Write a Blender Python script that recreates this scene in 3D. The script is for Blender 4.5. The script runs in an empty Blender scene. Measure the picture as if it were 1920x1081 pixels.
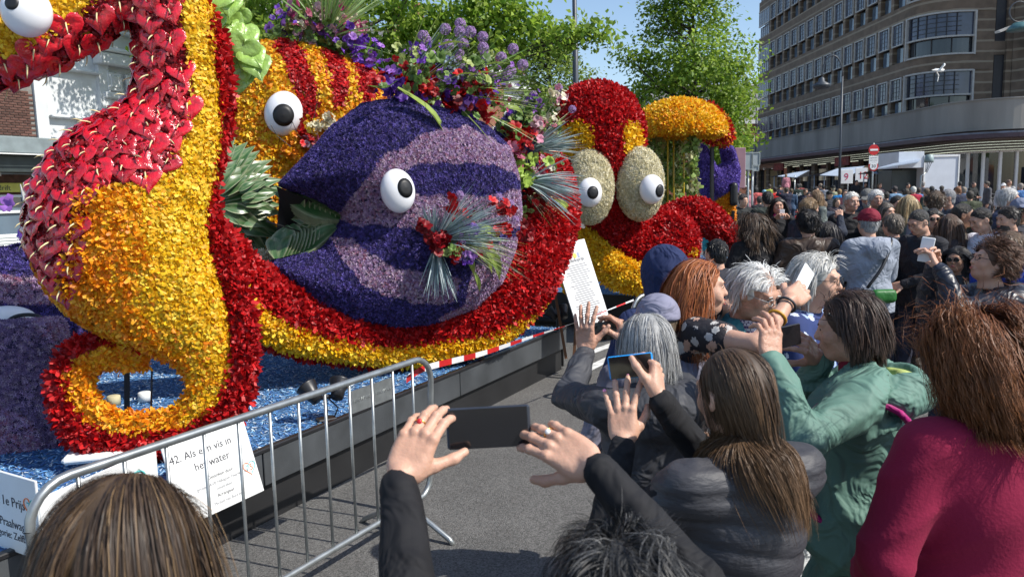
import bpy, math, random
import numpy as np
from mathutils import Vector, Matrix, Euler
rng = np.random.default_rng(7); random.seed(7)
scene = bpy.context.scene
COL = scene.collection
# ------------------------------------------------------------------ camera, light, exposure
FPX = 1430.0; PITCH = math.atan(180/1430); ROLL = 0.024; CAMP = np.array([0., 0., 2.1])
_d = np.array([0, math.cos(PITCH), -math.sin(PITCH)]); _r0 = np.array([1., 0, 0]); _u0 = np.array([0, math.sin(PITCH), math.cos(PITCH)])
_u = math.cos(ROLL)*_u0 + math.sin(ROLL)*_r0; _r = math.cos(ROLL)*_r0 - math.sin(ROLL)*_u0
cam = bpy.data.cameras.new('camera'); camo = bpy.data.objects.new('camera', cam); COL.objects.link(camo)
cam.sensor_width = 36; cam.lens = FPX/1920*36; cam.clip_start = 0.05; cam.clip_end = 3000
cam.dof.use_dof = True; cam.dof.focus_distance = 5.2; cam.dof.aperture_fstop = 8
camo.matrix_world = Matrix(((_r[0], _u[0], -_d[0], 0), (_r[1], _u[1], -_d[1], 0), (_r[2], _u[2], -_d[2], 2.1), (0, 0, 0, 1)))
scene.camera = camo
SUN = np.array([0.93, -0.37, 0.0]); SUN /= np.linalg.norm(SUN); ELEV = math.radians(47)
SUN = np.array([SUN[0]*math.cos(ELEV), SUN[1]*math.cos(ELEV), math.sin(ELEV)])
w = bpy.data.worlds.new('World'); scene.world = w; w.use_nodes = True
nt = w.node_tree; bg = nt.nodes['Background']
sky = nt.nodes.new('ShaderNodeTexSky'); sky.sky_type = 'NISHITA'; sky.sun_disc = False
sky.sun_elevation = ELEV; sky.sun_rotation = math.atan2(SUN[0], SUN[1]); sky.air_density = 1.0; sky.dust_density = 0.6; sky.ozone_density = 1.6
nt.links.new(sky.outputs[0], bg.inputs[0]); bg.inputs[1].default_value = 0.14
sl = bpy.data.lights.new('sun', 'SUN'); sl.energy = 4.6; sl.angle = math.radians(0.53); sl.color = (1, .95, .87)
so = bpy.data.objects.new('sun', sl); COL.objects.link(so); so.location = (20, -10, 30)
so.rotation_euler = Vector(tuple(SUN)).to_track_quat('Z', 'Y').to_euler()
scene.view_settings.view_transform = 'Standard'; scene.view_settings.look = 'None'
scene.view_settings.exposure = 0.35; scene.view_settings.gamma = 1; scene.view_settings.use_curve_mapping = False

def ray(px, py): return _d + (px-960)/FPX*_r + (540.5-py)/FPX*_u
def at(px, py, Y):
    v = ray(px, py); return CAMP + v*(Y/v[1])
def onplane(px, py, P0, n):
    v = ray(px, py); n = np.asarray(n, float); return CAMP + v*(np.dot(np.asarray(P0)-CAMP, n)/np.dot(v, n))
def onz(px, py, z): v = ray(px, py); return CAMP + v*((z-2.1)/v[2])
def gz(Y):   # the square rises gently away from the camera
    t = min(max((Y-10)/40., 0), 1); return 0.6*t*t*(3-2*t)

# ------------------------------------------------------------------ materials
MATS = {}
def mat(name, col, rough=.6, var=.12, scale=8, bump=0., bscale=60, metal=0., spec=.5, coat=0., attr=None, trans=0., sheen=0., stretch=None, col2=None, alpha=1, emit=0, transl=0, objvar=0):
    if name in MATS: return MATS[name]
    m = bpy.data.materials.new(name); m.use_nodes = True; MATS[name] = m
    t = m.node_tree; N = t.nodes; L = t.links; p = N['Principled BSDF']
    p.inputs['Roughness'].default_value = rough; p.inputs['Metallic'].default_value = metal
    p.inputs['Specular IOR Level'].default_value = spec; p.inputs['Coat Weight'].default_value = coat
    if sheen: p.inputs['Sheen Weight'].default_value = sheen
    if trans: p.inputs['Transmission Weight'].default_value = trans
    if alpha < 1: p.inputs['Alpha'].default_value = alpha
    tc = N.new('ShaderNodeTexCoord'); mp = N.new('ShaderNodeMapping'); L.new(tc.outputs['Object'], mp.inputs[0])
    if stretch: mp.inputs['Scale'].default_value = stretch
    nz = N.new('ShaderNodeTexNoise'); nz.inputs['Scale'].default_value = scale; nz.inputs['Detail'].default_value = 5
    L.new(mp.outputs[0], nz.inputs['Vector'])
    mx = N.new('ShaderNodeMix'); mx.data_type = 'RGBA'
    rp = N.new('ShaderNodeMapRange'); rp.inputs[1].default_value = .32; rp.inputs[2].default_value = .68
    L.new(nz.outputs['Fac'], rp.inputs[0]); L.new(rp.outputs[0], mx.inputs['Factor'])
    if attr:
        a = N.new('ShaderNodeAttribute'); a.attribute_name = attr
        h = N.new('ShaderNodeHueSaturation'); h.inputs['Value'].default_value = 1-var; L.new(a.outputs['Color'], h.inputs['Color'])
        L.new(h.outputs[0], mx.inputs['A']); L.new(a.outputs['Color'], mx.inputs['B'])
    else:
        c2 = col2 if col2 else tuple(min(1, c*(1+var)) for c in col); c1 = tuple(c*(1-var) for c in col) if not col2 else col
        mx.inputs['A'].default_value = (*c1, 1); mx.inputs['B'].default_value = (*c2, 1)
    out = mx.outputs['Result']
    if objvar:
        oi = N.new('ShaderNodeObjectInfo'); mr = N.new('ShaderNodeMapRange'); mr.inputs[3].default_value = 1-objvar; mr.inputs[4].default_value = 1+objvar
        L.new(oi.outputs['Random'], mr.inputs[0]); h2 = N.new('ShaderNodeHueSaturation'); L.new(mr.outputs[0], h2.inputs['Value']); L.new(out, h2.inputs['Color']); out = h2.outputs[0]
    L.new(out, p.inputs['Base Color'])
    if emit:
        L.new(out, p.inputs['Emission Color']); p.inputs['Emission Strength'].default_value = emit
    if bump:
        if name.startswith('cloth') or 'jacket' in name: bscale, bump = 8., .75
        n2 = N.new('ShaderNodeTexNoise'); n2.inputs['Scale'].default_value = bscale; n2.inputs['Detail'].default_value = 2.2 if bscale == 8. else 4; n2.inputs['Distortion'].default_value = 1.6 if bscale == 8. else 0; L.new(mp.outputs[0], n2.inputs['Vector'])
        b = N.new('ShaderNodeBump'); b.inputs['Strength'].default_value = min(1, bump); b.inputs['Distance'].default_value = 0.045 if bscale == 8. else 0.02
        L.new(n2.outputs['Fac'], b.inputs['Height']); L.new(b.outputs[0], p.inputs['Normal'])
    if transl:
        tb = N.new('ShaderNodeBsdfTranslucent'); L.new(out, tb.inputs[0]); ms = N.new('ShaderNodeMixShader'); ms.inputs[0].default_value = transl
        L.new(p.outputs[0], ms.inputs[1]); L.new(tb.outputs[0], ms.inputs[2]); L.new(ms.outputs[0], N['Material Output'].inputs[0])
    return m

# ------------------------------------------------------------------ mesh and object helpers
def mesh(name, V, F, m=None, smooth=False, col=None, mi=None):
    """V (n,3); F (k,3|4) array, or list of arrays / list of polygons"""
    me = bpy.data.meshes.new(name)
    V = np.asarray(V, np.float32)
    if isinstance(F, np.ndarray): Fs = [F]
    elif len(F) and isinstance(F[0], np.ndarray) and F[0].ndim == 2: Fs = [f for f in F if len(f)]
    else: Fs = None
    if Fs is None:
        me.from_pydata([tuple(map(float, v)) for v in V], [], [tuple(map(int, f)) for f in F])
    else:
        nl = sum(f.size for f in Fs); nf = sum(len(f) for f in Fs)
        me.vertices.add(len(V)); me.vertices.foreach_set('co', V.ravel())
        me.loops.add(nl); me.loops.foreach_set('vertex_index', np.concatenate([f.ravel() for f in Fs]).astype(np.int32))
        me.polygons.add(nf)
        tot = np.concatenate([np.full(len(f), f.shape[1], np.int32) for f in Fs])
        st = np.concatenate([[0], np.cumsum(tot)[:-1]]).astype(np.int32)
        me.polygons.foreach_set('loop_start', st); me.polygons.foreach_set('loop_total', tot)
        me.update(calc_edges=True); me.validate()
    if m is not None:
        for q in (m if isinstance(m, (list, tuple)) else [m]): me.materials.append(q)
    if mi is not None: me.polygons.foreach_set('material_index', np.asarray(mi, np.int32))
    if smooth: me.polygons.foreach_set('use_smooth', np.ones(len(me.polygons), bool))
    if col is not None:
        a = me.color_attributes.new('Col', 'FLOAT_COLOR', 'POINT')
        c = np.ones((len(me.vertices), 4), np.float32); c[:, :3] = col; a.data.foreach_set('color', c.ravel())
    me.update()
    return me
def link(name, me, parent=None, loc=None, M=None, kind=None):
    o = bpy.data.objects.new(name, me); COL.objects.link(o)
    if parent is not None: o.parent = parent
    if M is not None: o.matrix_local = M if isinstance(M, Matrix) else Matrix(M)
    elif loc is not None: o.location = tuple(map(float, loc))
    if kind: o['kind'] = kind
    return o
def thing(name, label, cat, loc=(0, 0, 0), rotz=0, group=None):
    o = bpy.data.objects.new(name, None); o.empty_display_size = .1; COL.objects.link(o)
    o.location = tuple(map(float, loc)); o.rotation_euler = (0, 0, rotz); tag(o, label, cat, group); return o
def tag(o, label=None, cat=None, group=None, kind=None):
    if label: o['label'] = label
    if cat: o['category'] = cat
    if group: o['group'] = group
    if kind: o['kind'] = kind
    return o
def root(o):
    while o.parent: o = o.parent
    return o
def wpart(parent, name, V, F, m, **k):
    """part whose vertices are given in world space under an unrotated thing"""
    kind = k.pop('kind', None); lab = k.pop('label', None)
    o = link(name, mesh(name, np.asarray(V, float) - np.array(root(parent).location), F, m, **k), parent, kind=kind)
    if lab: o['label'] = lab
    return o
class MB:
    def __init__(s): s.V = []; s.F = []; s.n = 0
    def add(s, V, F):
        V = np.asarray(V, float); s.V.append(V); s.F += [tuple(int(i)+s.n for i in f) for f in F]; s.n += len(V); return s
    def box(s, c, d, R=None):
        x, y, z = np.asarray(d, float)/2
        V = np.array([(a*x, b*y, e*z) for a in (-1, 1) for b in (-1, 1) for e in (-1, 1)])
        if R is not None: V = V @ np.asarray(R).T
        return s.add(V+np.asarray(c, float), [(0, 1, 3, 2), (4, 6, 7, 5), (0, 4, 5, 1), (2, 3, 7, 6), (0, 2, 6, 4), (1, 5, 7, 3)])
    def bbox(s, c, d, R=None, b=.01):
        """box with bevelled edges"""
        h = np.asarray(d, float)/2; b = min(b, h.min()*.9); V = []; 
        for a in (-1, 1):
            for e in (-1, 1):
                for g in (-1, 1):
                    sg = np.array([a, e, g])
                    for ax in range(3):
                        v = sg*(h-b); v[ax] = sg[ax]*h[ax]; V.append(v)
        V = np.array(V); idx = lambda a, e, g, ax: ((a > 0)*4+(e > 0)*2+(g > 0))*3+ax
        F = []
        for ax in range(3):
            o1, o2 = [i for i in range(3) if i != ax]
            for sg in (-1, 1):
                q = []
                for (p, r) in ((-1, -1), (1, -1), (1, 1), (-1, 1)):
                    t = [0, 0, 0]; t[ax] = sg; t[o1] = p; t[o2] = r; q.append(idx(*t, ax))
                F.append(q)
            for p in (-1, 1):
                for r in (-1, 1):
                    q = []
                    for sg in (-1, 1):
                        t = [0, 0, 0]; t[ax] = sg; t[o1] = p; t[o2] = r; q.append((idx(*t, o1), idx(*t, o2)))
                    F.append([q[0][0], q[0][1], q[1][1], q[1][0]])
        for a in (-1, 1):
            for e in (-1, 1):
                for g in (-1, 1): F.append([idx(a, e, g, 0), idx(a, e, g, 1), idx(a, e, g, 2)])
        if R is not None: V = V @ np.asarray(R).T
        return s.add(V+np.asarray(c, float), F)
    def tube(s, P, r, n=8, cap=True):
        P = np.asarray(P, float); m = len(P); r = np.broadcast_to(np.asarray(r, float), (m,))
        T = np.gradient(P, axis=0); T /= np.linalg.norm(T, axis=1)[:, None]+1e-9
        u = np.cross(T[0], (0, 0, 1)); 
        if np.linalg.norm(u) < .1: u = np.cross(T[0], (0, 1, 0))
        V = []
        for i in range(m):
            u = u - T[i]*np.dot(u, T[i]); u /= np.linalg.norm(u)+1e-9; v = np.cross(T[i], u)
            for j in range(n):
                a = 2*math.pi*j/n; V.append(P[i]+r[i]*(math.cos(a)*u+math.sin(a)*v))
        F = [(i*n+j, i*n+(j+1) % n, (i+1)*n+(j+1) % n, (i+1)*n+j) for i in range(m-1) for j in range(n)]
        if cap: F += [tuple(range(n))[::-1], tuple((m-1)*n+j for j in range(n))]
        return s.add(V, F)
    def lathe(s, prof, c=(0, 0, 0), n=20, R=None):
        V = []
        for (r, z) in prof:
            for j in range(n): a = 2*math.pi*j/n; V.append((r*math.cos(a), r*math.sin(a), z))
        V = np.array(V)
        if R is not None: V = V @ np.asarray(R).T
        m = len(prof); F = [(i*n+j, i*n+(j+1) % n, (i+1)*n+(j+1) % n, (i+1)*n+j) for i in range(m-1) for j in range(n)]
        return s.add(V+np.asarray(c, float), F)
    def prism(s, pts, a, b):
        """polygon pts (list of 3d), extruded by vector a->b offsets"""
        P = np.asarray(pts, float); n = len(P); a = np.asarray(a, float); b = np.asarray(b, float)
        return s.add(np.vstack([P+a, P+b]), [tuple(range(n))[::-1], tuple(range(n, 2*n))]+[(i, (i+1) % n, n+(i+1) % n, n+i) for i in range(n)])
    def mesh(s, name, m, smooth=False): return mesh(name, np.vstack(s.V), s.F, m, smooth)
    def part(s, parent, name, m, smooth=False, **k): return wpart(parent, name, np.vstack(s.V), s.F, m, smooth=smooth, **k)
    def top(s, name, m, label=None, cat=None, group=None, kind=None, smooth=False):
        """a top-level single-mesh thing with its origin at its base"""
        V = np.vstack(s.V); o0 = np.array([V[:, 0].mean(), V[:, 1].mean(), V[:, 2].min()])
        if kind == 'structure': o0 = np.zeros(3)
        o = link(name, mesh(name, V-o0, s.F, m, smooth), loc=o0); return tag(o, label, cat, group, kind)
def rotz(a): c, s_ = math.cos(a), math.sin(a); return np.array([[c, -s_, 0], [s_, c, 0], [0, 0, 1]])
def frame(z, up=(0, 0, 1)):
    """rotation whose local z is z, local y is as near up as it can be"""
    z = np.asarray(z, float); z = z/np.linalg.norm(z); up = np.asarray(up, float)
    x = np.cross(up, z)
    if np.linalg.norm(x) < 1e-3: x = np.cross((0, 1, 0), z)
    x /= np.linalg.norm(x); y = np.cross(z, x); return np.column_stack([x, y, z])
def m4(R, t, s=1.):
    M = np.eye(4); M[:3, :3] = np.asarray(R)*s; M[:3, 3] = t; return Matrix(M.tolist())
def smoothpath(P, n=8):
    """Catmull-Rom through the rows of P (any width)"""
    P = np.asarray(P, float); Q = np.vstack([2*P[0]-P[1], P, 2*P[-1]-P[-2]]); out = []
    for i in range(1, len(Q)-2):
        for t in np.linspace(0, 1, n, endpoint=False):
            a, b, c, d = Q[i-1], Q[i], Q[i+1], Q[i+2]
            out.append(.5*(2*b+(c-a)*t+(2*a-5*b+4*c-d)*t*t+(3*b-a-3*c+d)*t**3))
    out.append(P[-1]); return np.array(out)
def text(s, size, parent, name, m, R, loc, align='LEFT', ext=.0006, sx=1.):
    c = bpy.data.curves.new('t', 'FONT'); c.body = s; c.size = size; c.align_x = align; c.extrude = ext; c.resolution_u = 2
    o = bpy.data.objects.new('t', c); COL.objects.link(o); dg = bpy.context.evaluated_depsgraph_get()
    me = bpy.data.meshes.new_from_object(o.evaluated_get(dg)); bpy.data.objects.remove(o); me.name = name
    me.materials.clear(); me.materials.append(m)
    Rm = np.asarray(R, float).copy(); Rm[:, 0] *= sx
    return link(name, me, parent, M=m4(Rm, np.asarray(loc)-np.array(root(parent).location)))

# ------------------------------------------------------------------ implicit modelling
class SDF:
    def __init__(s, lo, hi, h):
        s.lo = np.asarray(lo, float); s.h = h; n = np.ceil((np.asarray(hi)-s.lo)/h).astype(int)+1
        s.ax = [s.lo[i]+h*np.arange(n[i]) for i in range(3)]; s.f = np.full(tuple(n), .5, np.float32)
    def _w(s, lo, hi):
        sl_ = [slice(max(0, int((lo[i]-s.lo[i])/s.h)), max(0, min(s.f.shape[i], int((hi[i]-s.lo[i])/s.h)+2))) for i in range(3)]
        X = s.ax[0][sl_[0]][:, None, None]; Y = s.ax[1][sl_[1]][None, :, None]; Z = s.ax[2][sl_[2]][None, None, :]
        return tuple(sl_), X, Y, Z
    def _comb(s, sl_, d, k, sub):
        if d.size == 0: return
        g = s.f[sl_]
        if sub: g, d = -g, d
        if k > 0:
            hh = np.clip(.5+.5*(g-d)/k, 0, 1); r = g*(1-hh)+d*hh-k*hh*(1-hh)
        else: r = np.minimum(g, d)
        s.f[sl_] = -r if sub else r
    def cone(s, a, b, ra, rb=None, k=.02, sub=False, sc=(1, 1, 1)):
        rb = ra if rb is None else rb; a = np.asarray(a, float); b = np.asarray(b, float); pad = max(ra, rb)+k+2*s.h
        sl_, X, Y, Z = s._w(np.minimum(a, b)-pad, np.maximum(a, b)+pad); ab = b-a; q = max(ab@ab, 1e-9)
        px, py, pz = X-a[0], Y-a[1], Z-a[2]; t = np.clip((px*ab[0]+py*ab[1]+pz*ab[2])/q, 0, 1)
        d = np.sqrt((px-t*ab[0])**2+(py-t*ab[1])**2+(pz-t*ab[2])**2)-(ra+t*(rb-ra)); s._comb(sl_, d, k, sub); return s
    def path(s, P, k=.02, sub=False):
        for a, b in zip(P[:-1], P[1:]): s.cone(a[:3], b[:3], a[3], b[3], k, sub)
        return s
    def ell(s, c, r, R=None, k=.02, sub=False):
        c = np.asarray(c, float); r = np.broadcast_to(np.asarray(r, float), (3,)); pad = (r.max() if R is not None else r)+k+2*s.h
        sl_, X, Y, Z = s._w(c-pad, c+pad); x, y, z = X-c[0], Y-c[1], Z-c[2]
        if R is not None:
            R = np.asarray(R); x, y, z = (R[0, i]*x+R[1, i]*y+R[2, i]*z for i in range(3))
        k0 = np.sqrt((x/r[0])**2+(y/r[1])**2+(z/r[2])**2); k1 = np.sqrt((x/r[0]**2)**2+(y/r[1]**2)**2+(z/r[2]**2)**2)+1e-9
        s._comb(sl_, k0*(k0-1)/k1, k, sub); return s
    def box(s, c, hd, R=None, rd=.01, k=.005, sub=False):
        c = np.asarray(c, float); hd = np.asarray(hd, float); pad = (np.linalg.norm(hd) if R is not None else hd)+k+2*s.h
        sl_, X, Y, Z = s._w(c-pad, c+pad); x, y, z = X-c[0], Y-c[1], Z-c[2]
        if R is not None:
            R = np.asarray(R); x, y, z = (R[0, i]*x+R[1, i]*y+R[2, i]*z for i in range(3))
        qx, qy, qz = np.broadcast_arrays(np.abs(x)-hd[0]+rd, np.abs(y)-hd[1]+rd, np.abs(z)-hd[2]+rd)
        d = np.sqrt(np.maximum(qx, 0)**2+np.maximum(qy, 0)**2+np.maximum(qz, 0)**2)+np.minimum(np.maximum(qx, np.maximum(qy, qz)), 0)-rd
        s._comb(sl_, d, k, sub); return s
    def cutz(s, z, above=False):
        Z = s.ax[2][None, None, :]; s.f = np.maximum(s.f, (Z-z) if above else (z-Z)).astype(np.float32); return s
    def apply(s, fn):
        X, Y, Z = s.ax[0][:, None, None], s.ax[1][None, :, None], s.ax[2][None, None, :]; s.f = fn(s.f, X, Y, Z).astype(np.float32); return s
    def mesh(s):
        f = s.f; f[0] = f[-1] = .5; f[:, 0] = f[:, -1] = .5; f[:, :, 0] = f[:, :, -1] = .5
        g = f < 0; c = np.zeros(tuple(np.array(f.shape)-1), np.int8)
        sh = [(a, b, e) for a in (0, 1) for b in (0, 1) for e in (0, 1)]; n = np.array(f.shape)-1
        for (a, b, e) in sh: c += g[a:a+n[0], b:b+n[1], e:e+n[2]]
        act = (c > 0) & (c < 8); I = np.argwhere(act); idx = np.full(act.shape, -1, np.int64); idx[act] = np.arange(len(I))
        S = np.zeros((len(I), 3)); C = np.zeros(len(I))
        for p in sh:
            for ax in range(3):
                if p[ax]: continue
                q = list(p); q[ax] = 1
                fa = f[I[:, 0]+p[0], I[:, 1]+p[1], I[:, 2]+p[2]]; fb = f[I[:, 0]+q[0], I[:, 1]+q[1], I[:, 2]+q[2]]
                mk = (fa < 0) != (fb < 0); t = np.where(mk, fa/np.where(mk, fa-fb, 1), 0); pt = np.zeros((len(I), 3)); pt[:] = p; pt[:, ax] += t
                S += pt*mk[:, None]; C += mk
        V = s.lo+s.h*(I+S/np.maximum(C, 1)[:, None]); Q = []
        for ax in range(3):
            o1, o2 = (ax+1) % 3, (ax+2) % 3
            sa = [slice(None)]*3; sb = [slice(None)]*3; sa[ax] = slice(0, -1); sb[ax] = slice(1, None)
            df = g[tuple(sa)] != g[tuple(sb)]; E = np.argwhere(df); ok = (E[:, o1] > 0) & (E[:, o2] > 0) & (E[:, o1] < n[o1]) & (E[:, o2] < n[o2]); E = E[ok]
            if not len(E): continue
            def cell(d1, d2):
                q = E.copy(); q[:, o1] -= d1; q[:, o2] -= d2; return idx[q[:, 0], q[:, 1], q[:, 2]]
            q = np.column_stack([cell(1, 1), cell(0, 1), cell(0, 0), cell(1, 0)])
            inside = g[E[:, 0], E[:, 1], E[:, 2]]; q[~inside] = q[~inside][:, ::-1]; Q.append(q)
        return V, (np.vstack(Q) if Q else np.zeros((0, 4), int))
def vn(V, Q):
    n = np.cross(V[Q[:, 2]]-V[Q[:, 0]], V[Q[:, 3 % Q.shape[1]]]-V[Q[:, 1]]) if Q.shape[1] == 4 else np.cross(V[Q[:, 1]]-V[Q[:, 0]], V[Q[:, 2]]-V[Q[:, 0]])
    N = np.zeros_like(V)
    for i in range(Q.shape[1]): np.add.at(N, Q[:, i], n)
    return N/(np.linalg.norm(N, axis=1)[:, None]+1e-12)
def inpoly(P, poly):
    poly = np.asarray(poly, float); x, y = P[:, 0], P[:, 1]; r = np.zeros(len(P), bool); j = len(poly)-1
    for i in range(len(poly)):
        (xi, yi), (xj, yj) = poly[i], poly[j]
        r ^= ((yi > y) != (yj > y)) & (x < (xj-xi)*(y-yi)/(yj-yi+1e-12)+xi); j = i
    return r
def polysdf(X, Z, poly):
    poly = np.asarray(poly, float); d = np.full(X.shape, 1e9); j = len(poly)-1
    for i in range(len(poly)):
        a, b = poly[j], poly[i]; e = b-a; t = np.clip(((X-a[0])*e[0]+(Z-a[1])*e[1])/(e@e), 0, 1)
        d = np.minimum(d, np.hypot(X-a[0]-t*e[0], Z-a[1]-t*e[1])); j = i
    ins = inpoly(np.column_stack([X.ravel(), Z.ravel()]), poly).reshape(X.shape); return np.where(ins, -d, d)
def project(P):
    v = np.asarray(P)-CAMP; z = v @ _d; return np.column_stack([960+FPX*(v @ _r)/z, 540.5-FPX*(v @ _u)/z])

# ------------------------------------------------------------------ scattering of petals and leaves
def sample(V, Q, n, cull=None, Nv=None):
    T = np.vstack([Q[:, [0, 1, 2]], Q[:, [0, 2, 3]]]) if Q.shape[1] == 4 else Q
    A, B, C = V[T[:, 0]], V[T[:, 1]], V[T[:, 2]]; cr = np.cross(B-A, C-A); ar = np.linalg.norm(cr, axis=1)/2
    if cull is not None:      # leave out the side that no step to the side could show
        ctr = (A+B+C)/3; vd = ctr-CAMP; vd /= np.linalg.norm(vd, axis=1)[:, None]; nn = cr/(ar[:, None]*2+1e-12); ar = np.where((nn*vd).sum(1) < cull, ar, 0)
    i = rng.choice(len(T), n, p=ar/ar.sum()); a, b = rng.random(n), rng.random(n); f = a+b > 1; a[f] = 1-a[f]; b[f] = 1-b[f]
    P = A[i]+a[:, None]*(B[i]-A[i])+b[:, None]*(C[i]-A[i])
    if Nv is None: Nv = vn(V, Q)
    N = Nv[T[i, 0]]*(1-a-b)[:, None]+Nv[T[i, 1]]*a[:, None]+Nv[T[i, 2]]*b[:, None]; N /= np.linalg.norm(N, axis=1)[:, None]+1e-9
    return P, N
def area(V, Q): 
    return (np.linalg.norm(np.cross(V[Q[:, 2]]-V[Q[:, 0]], V[Q[:, 3]]-V[Q[:, 1]]), axis=1)/2).sum()
def petals3(n=3, L=1., wd=.45, curl=.6, seed=0):
    """n curling petals rising from one point, two quads each"""
    r = np.random.default_rng(seed); V = []; F = []
    for i in range(n):
        a = 2*math.pi*i/n+r.uniform(-.4, .4); c, s_ = math.cos(a), math.sin(a); k = len(V); l = L*r.uniform(.8, 1.2)
        for (t, z, w_) in ((.05, 0, .35), (.5*r.uniform(.8, 1.2), .45*r.uniform(.7, 1.3), 1.), (1.0*r.uniform(.7, 1.2), .6*curl*r.uniform(.2, 1.4), .5)):
            for sg in (-1, 1):
                V.append((c*t*l-s_*sg*w_*wd*l, s_*t*l+c*sg*w_*wd*l, z*l+(.3*l*r.uniform(.3, 1) if sg > 0 else 0)*t))
        F += [(k, k+1, k+3, k+2), (k+2, k+3, k+5, k+4)]
    return np.array(V), np.array(F)
def star(n=5, z=.35):
    V = []; F = []
    for i in range(n):
        a = 2*math.pi*i/n; V += [(.3*math.cos(a-1.), .3*math.sin(a-1.), z*.2), (math.cos(a), math.sin(a), z*(.7+.3*(i % 2))), (.3*math.cos(a+1.), .3*math.sin(a+1.), z*.5)]; F.append((3*i, 3*i+1, 3*i+2))
    return np.array(V), np.array(F)
def scatter(P, N, tmpl, size, tilt=.5, jit=.3):
    """stamp one template at every point; returns V, F and the index of the point of each vertex"""
    tv, tf = tmpl; n = len(P); m = len(tv)
    N = N+rng.normal(0, tilt, N.shape)*.5; N /= np.linalg.norm(N, axis=1)[:, None]
    r = rng.normal(size=(n, 3)); X = np.cross(r, N); X /= np.linalg.norm(X, axis=1)[:, None]; Y = np.cross(N, X)
    s_ = np.asarray(size)*(1+rng.uniform(-jit, jit, n)); s_ = s_[:, None, None]
    V = P[:, None, :]+s_*(tv[None, :, 0, None]*X[:, None]+tv[None, :, 1, None]*Y[:, None]+tv[None, :, 2, None]*N[:, None])
    F = (tf[None]+(np.arange(n)*m)[:, None, None]).reshape(-1, tf.shape[1])
    return V.reshape(-1, 3), F, np.repeat(np.arange(n), m)
def pal(cols, n, jit=.12):
    c = np.asarray(cols, float)[rng.integers(0, len(cols), n)]; return np.clip(c*(1+rng.uniform(-jit, jit, (n, 1))), 0, 1)
def noise3(P, s, seed=0):
    r = np.random.default_rng(seed); out = 0
    for i in range(5):
        k = r.normal(size=3)*s*(1+.35*i); out = out+np.sin(P @ k+r.uniform(0, 6.28))/(1+.3*i)
    return out/3
def floral(parent, name, V, Q, dens, size, tmpl, colfn, base, formmat=None, cull=.22, tilt=.5, sink=0.0, base_name=None, basemat=None, keep=None):
    """a padded form covered in cut blooms: the form is one part, the blooms are one countless part"""
    if basemat is not None: wpart(parent, base_name or name+'_form', V, Q, basemat, smooth=True)
    n = int(area(V, Q)*.62*dens); P, N = sample(V, Q, n, cull)
    if keep is not None: k = keep(P); P, N = P[k], N[k]
    V2, F2, ix = scatter(P-N*sink, N, tmpl, size, tilt); C = colfn(P)
    return wpart(parent, name, V2, F2, base, col=C[ix], kind='stuff')
# ------------------------------------------------------------------ ground and road
def banded(name, c1, c2, period, duty, rough=.8, noise=.25):
    """stone with courses: colour follows the height, as laid"""
    if name in MATS: return MATS[name]
    m = mat(name, c1, rough, noise, 1.5, bump=.3, bscale=30); t = m.node_tree; N = t.nodes; L = t.links; p = N['Principled BSDF']
    g = N.new('ShaderNodeNewGeometry'); sp = N.new('ShaderNodeSeparateXYZ'); L.new(g.outputs['Position'], sp.inputs[0])
    def mm(op, a, b=None):
        q = N.new('ShaderNodeMath'); q.operation = op
        for i, v in enumerate((a, b)):
            if v is None: continue
            if isinstance(v, (int, float)): q.inputs[i].default_value = v
            else: L.new(v, q.inputs[i])
        return q.outputs[0]
    nz = N.new('ShaderNodeTexNoise'); nz.inputs['Scale'].default_value = 1.1; L.new(g.outputs['Position'], nz.inputs['Vector'])
    fr = mm('FRACT', mm('DIVIDE', sp.outputs['Z'], period)); msk = mm('LESS_THAN', fr, mm('MULTIPLY', mm('ADD', nz.outputs['Fac'], .5), duty))
    mx = N.new('ShaderNodeMix'); mx.data_type = 'RGBA'; L.new(mm('MULTIPLY', msk, .8), mx.inputs['Factor'])
    src = p.inputs['Base Color'].links[0].from_socket; L.new(src, mx.inputs['A']); mx.inputs['B'].default_value = (*c2, 1); L.new(mx.outputs['Result'], p.inputs['Base Color'])
    return m
m_asph = mat('asphalt', (.135, .132, .126), .88, .12, 2, bump=.9, bscale=140)
# fine aggregate speckle on the asphalt
def speckle(m, sc, amt):
    t = m.node_tree; N = t.nodes; L = t.links; p = N['Principled BSDF']; src = p.inputs['Base Color'].links[0].from_socket
    v = N.new('ShaderNodeTexVoronoi'); v.inputs['Scale'].default_value = sc; g = N.new('ShaderNodeNewGeometry'); L.new(g.outputs['Position'], v.inputs['Vector'])
    bw = N.new('ShaderNodeRGBToBW'); L.new(v.outputs['Color'], bw.inputs[0]); r = N.new('ShaderNodeMapRange'); r.inputs[3].default_value = 1-amt; r.inputs[4].default_value = 1+amt; L.new(bw.outputs[0], r.inputs[0])
    h = N.new('ShaderNodeHueSaturation'); L.new(r.outputs[0], h.inputs['Value']); L.new(src, h.inputs['Color']); L.new(h.outputs[0], p.inputs['Base Color'])
speckle(m_asph, 110, .55)
m_pave = mat('paving_brick', (.19, .13, .11), .85, .3, 4, bump=.6, bscale=40); speckle(m_pave, 9, .35)
xs = np.concatenate([np.linspace(-400, -30, 6), np.linspace(-25, 45, 36), np.linspace(60, 500, 6)]); ys = np.concatenate([[-60], np.linspace(-6, 60, 67), [90, 150, 300, 900]])
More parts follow.
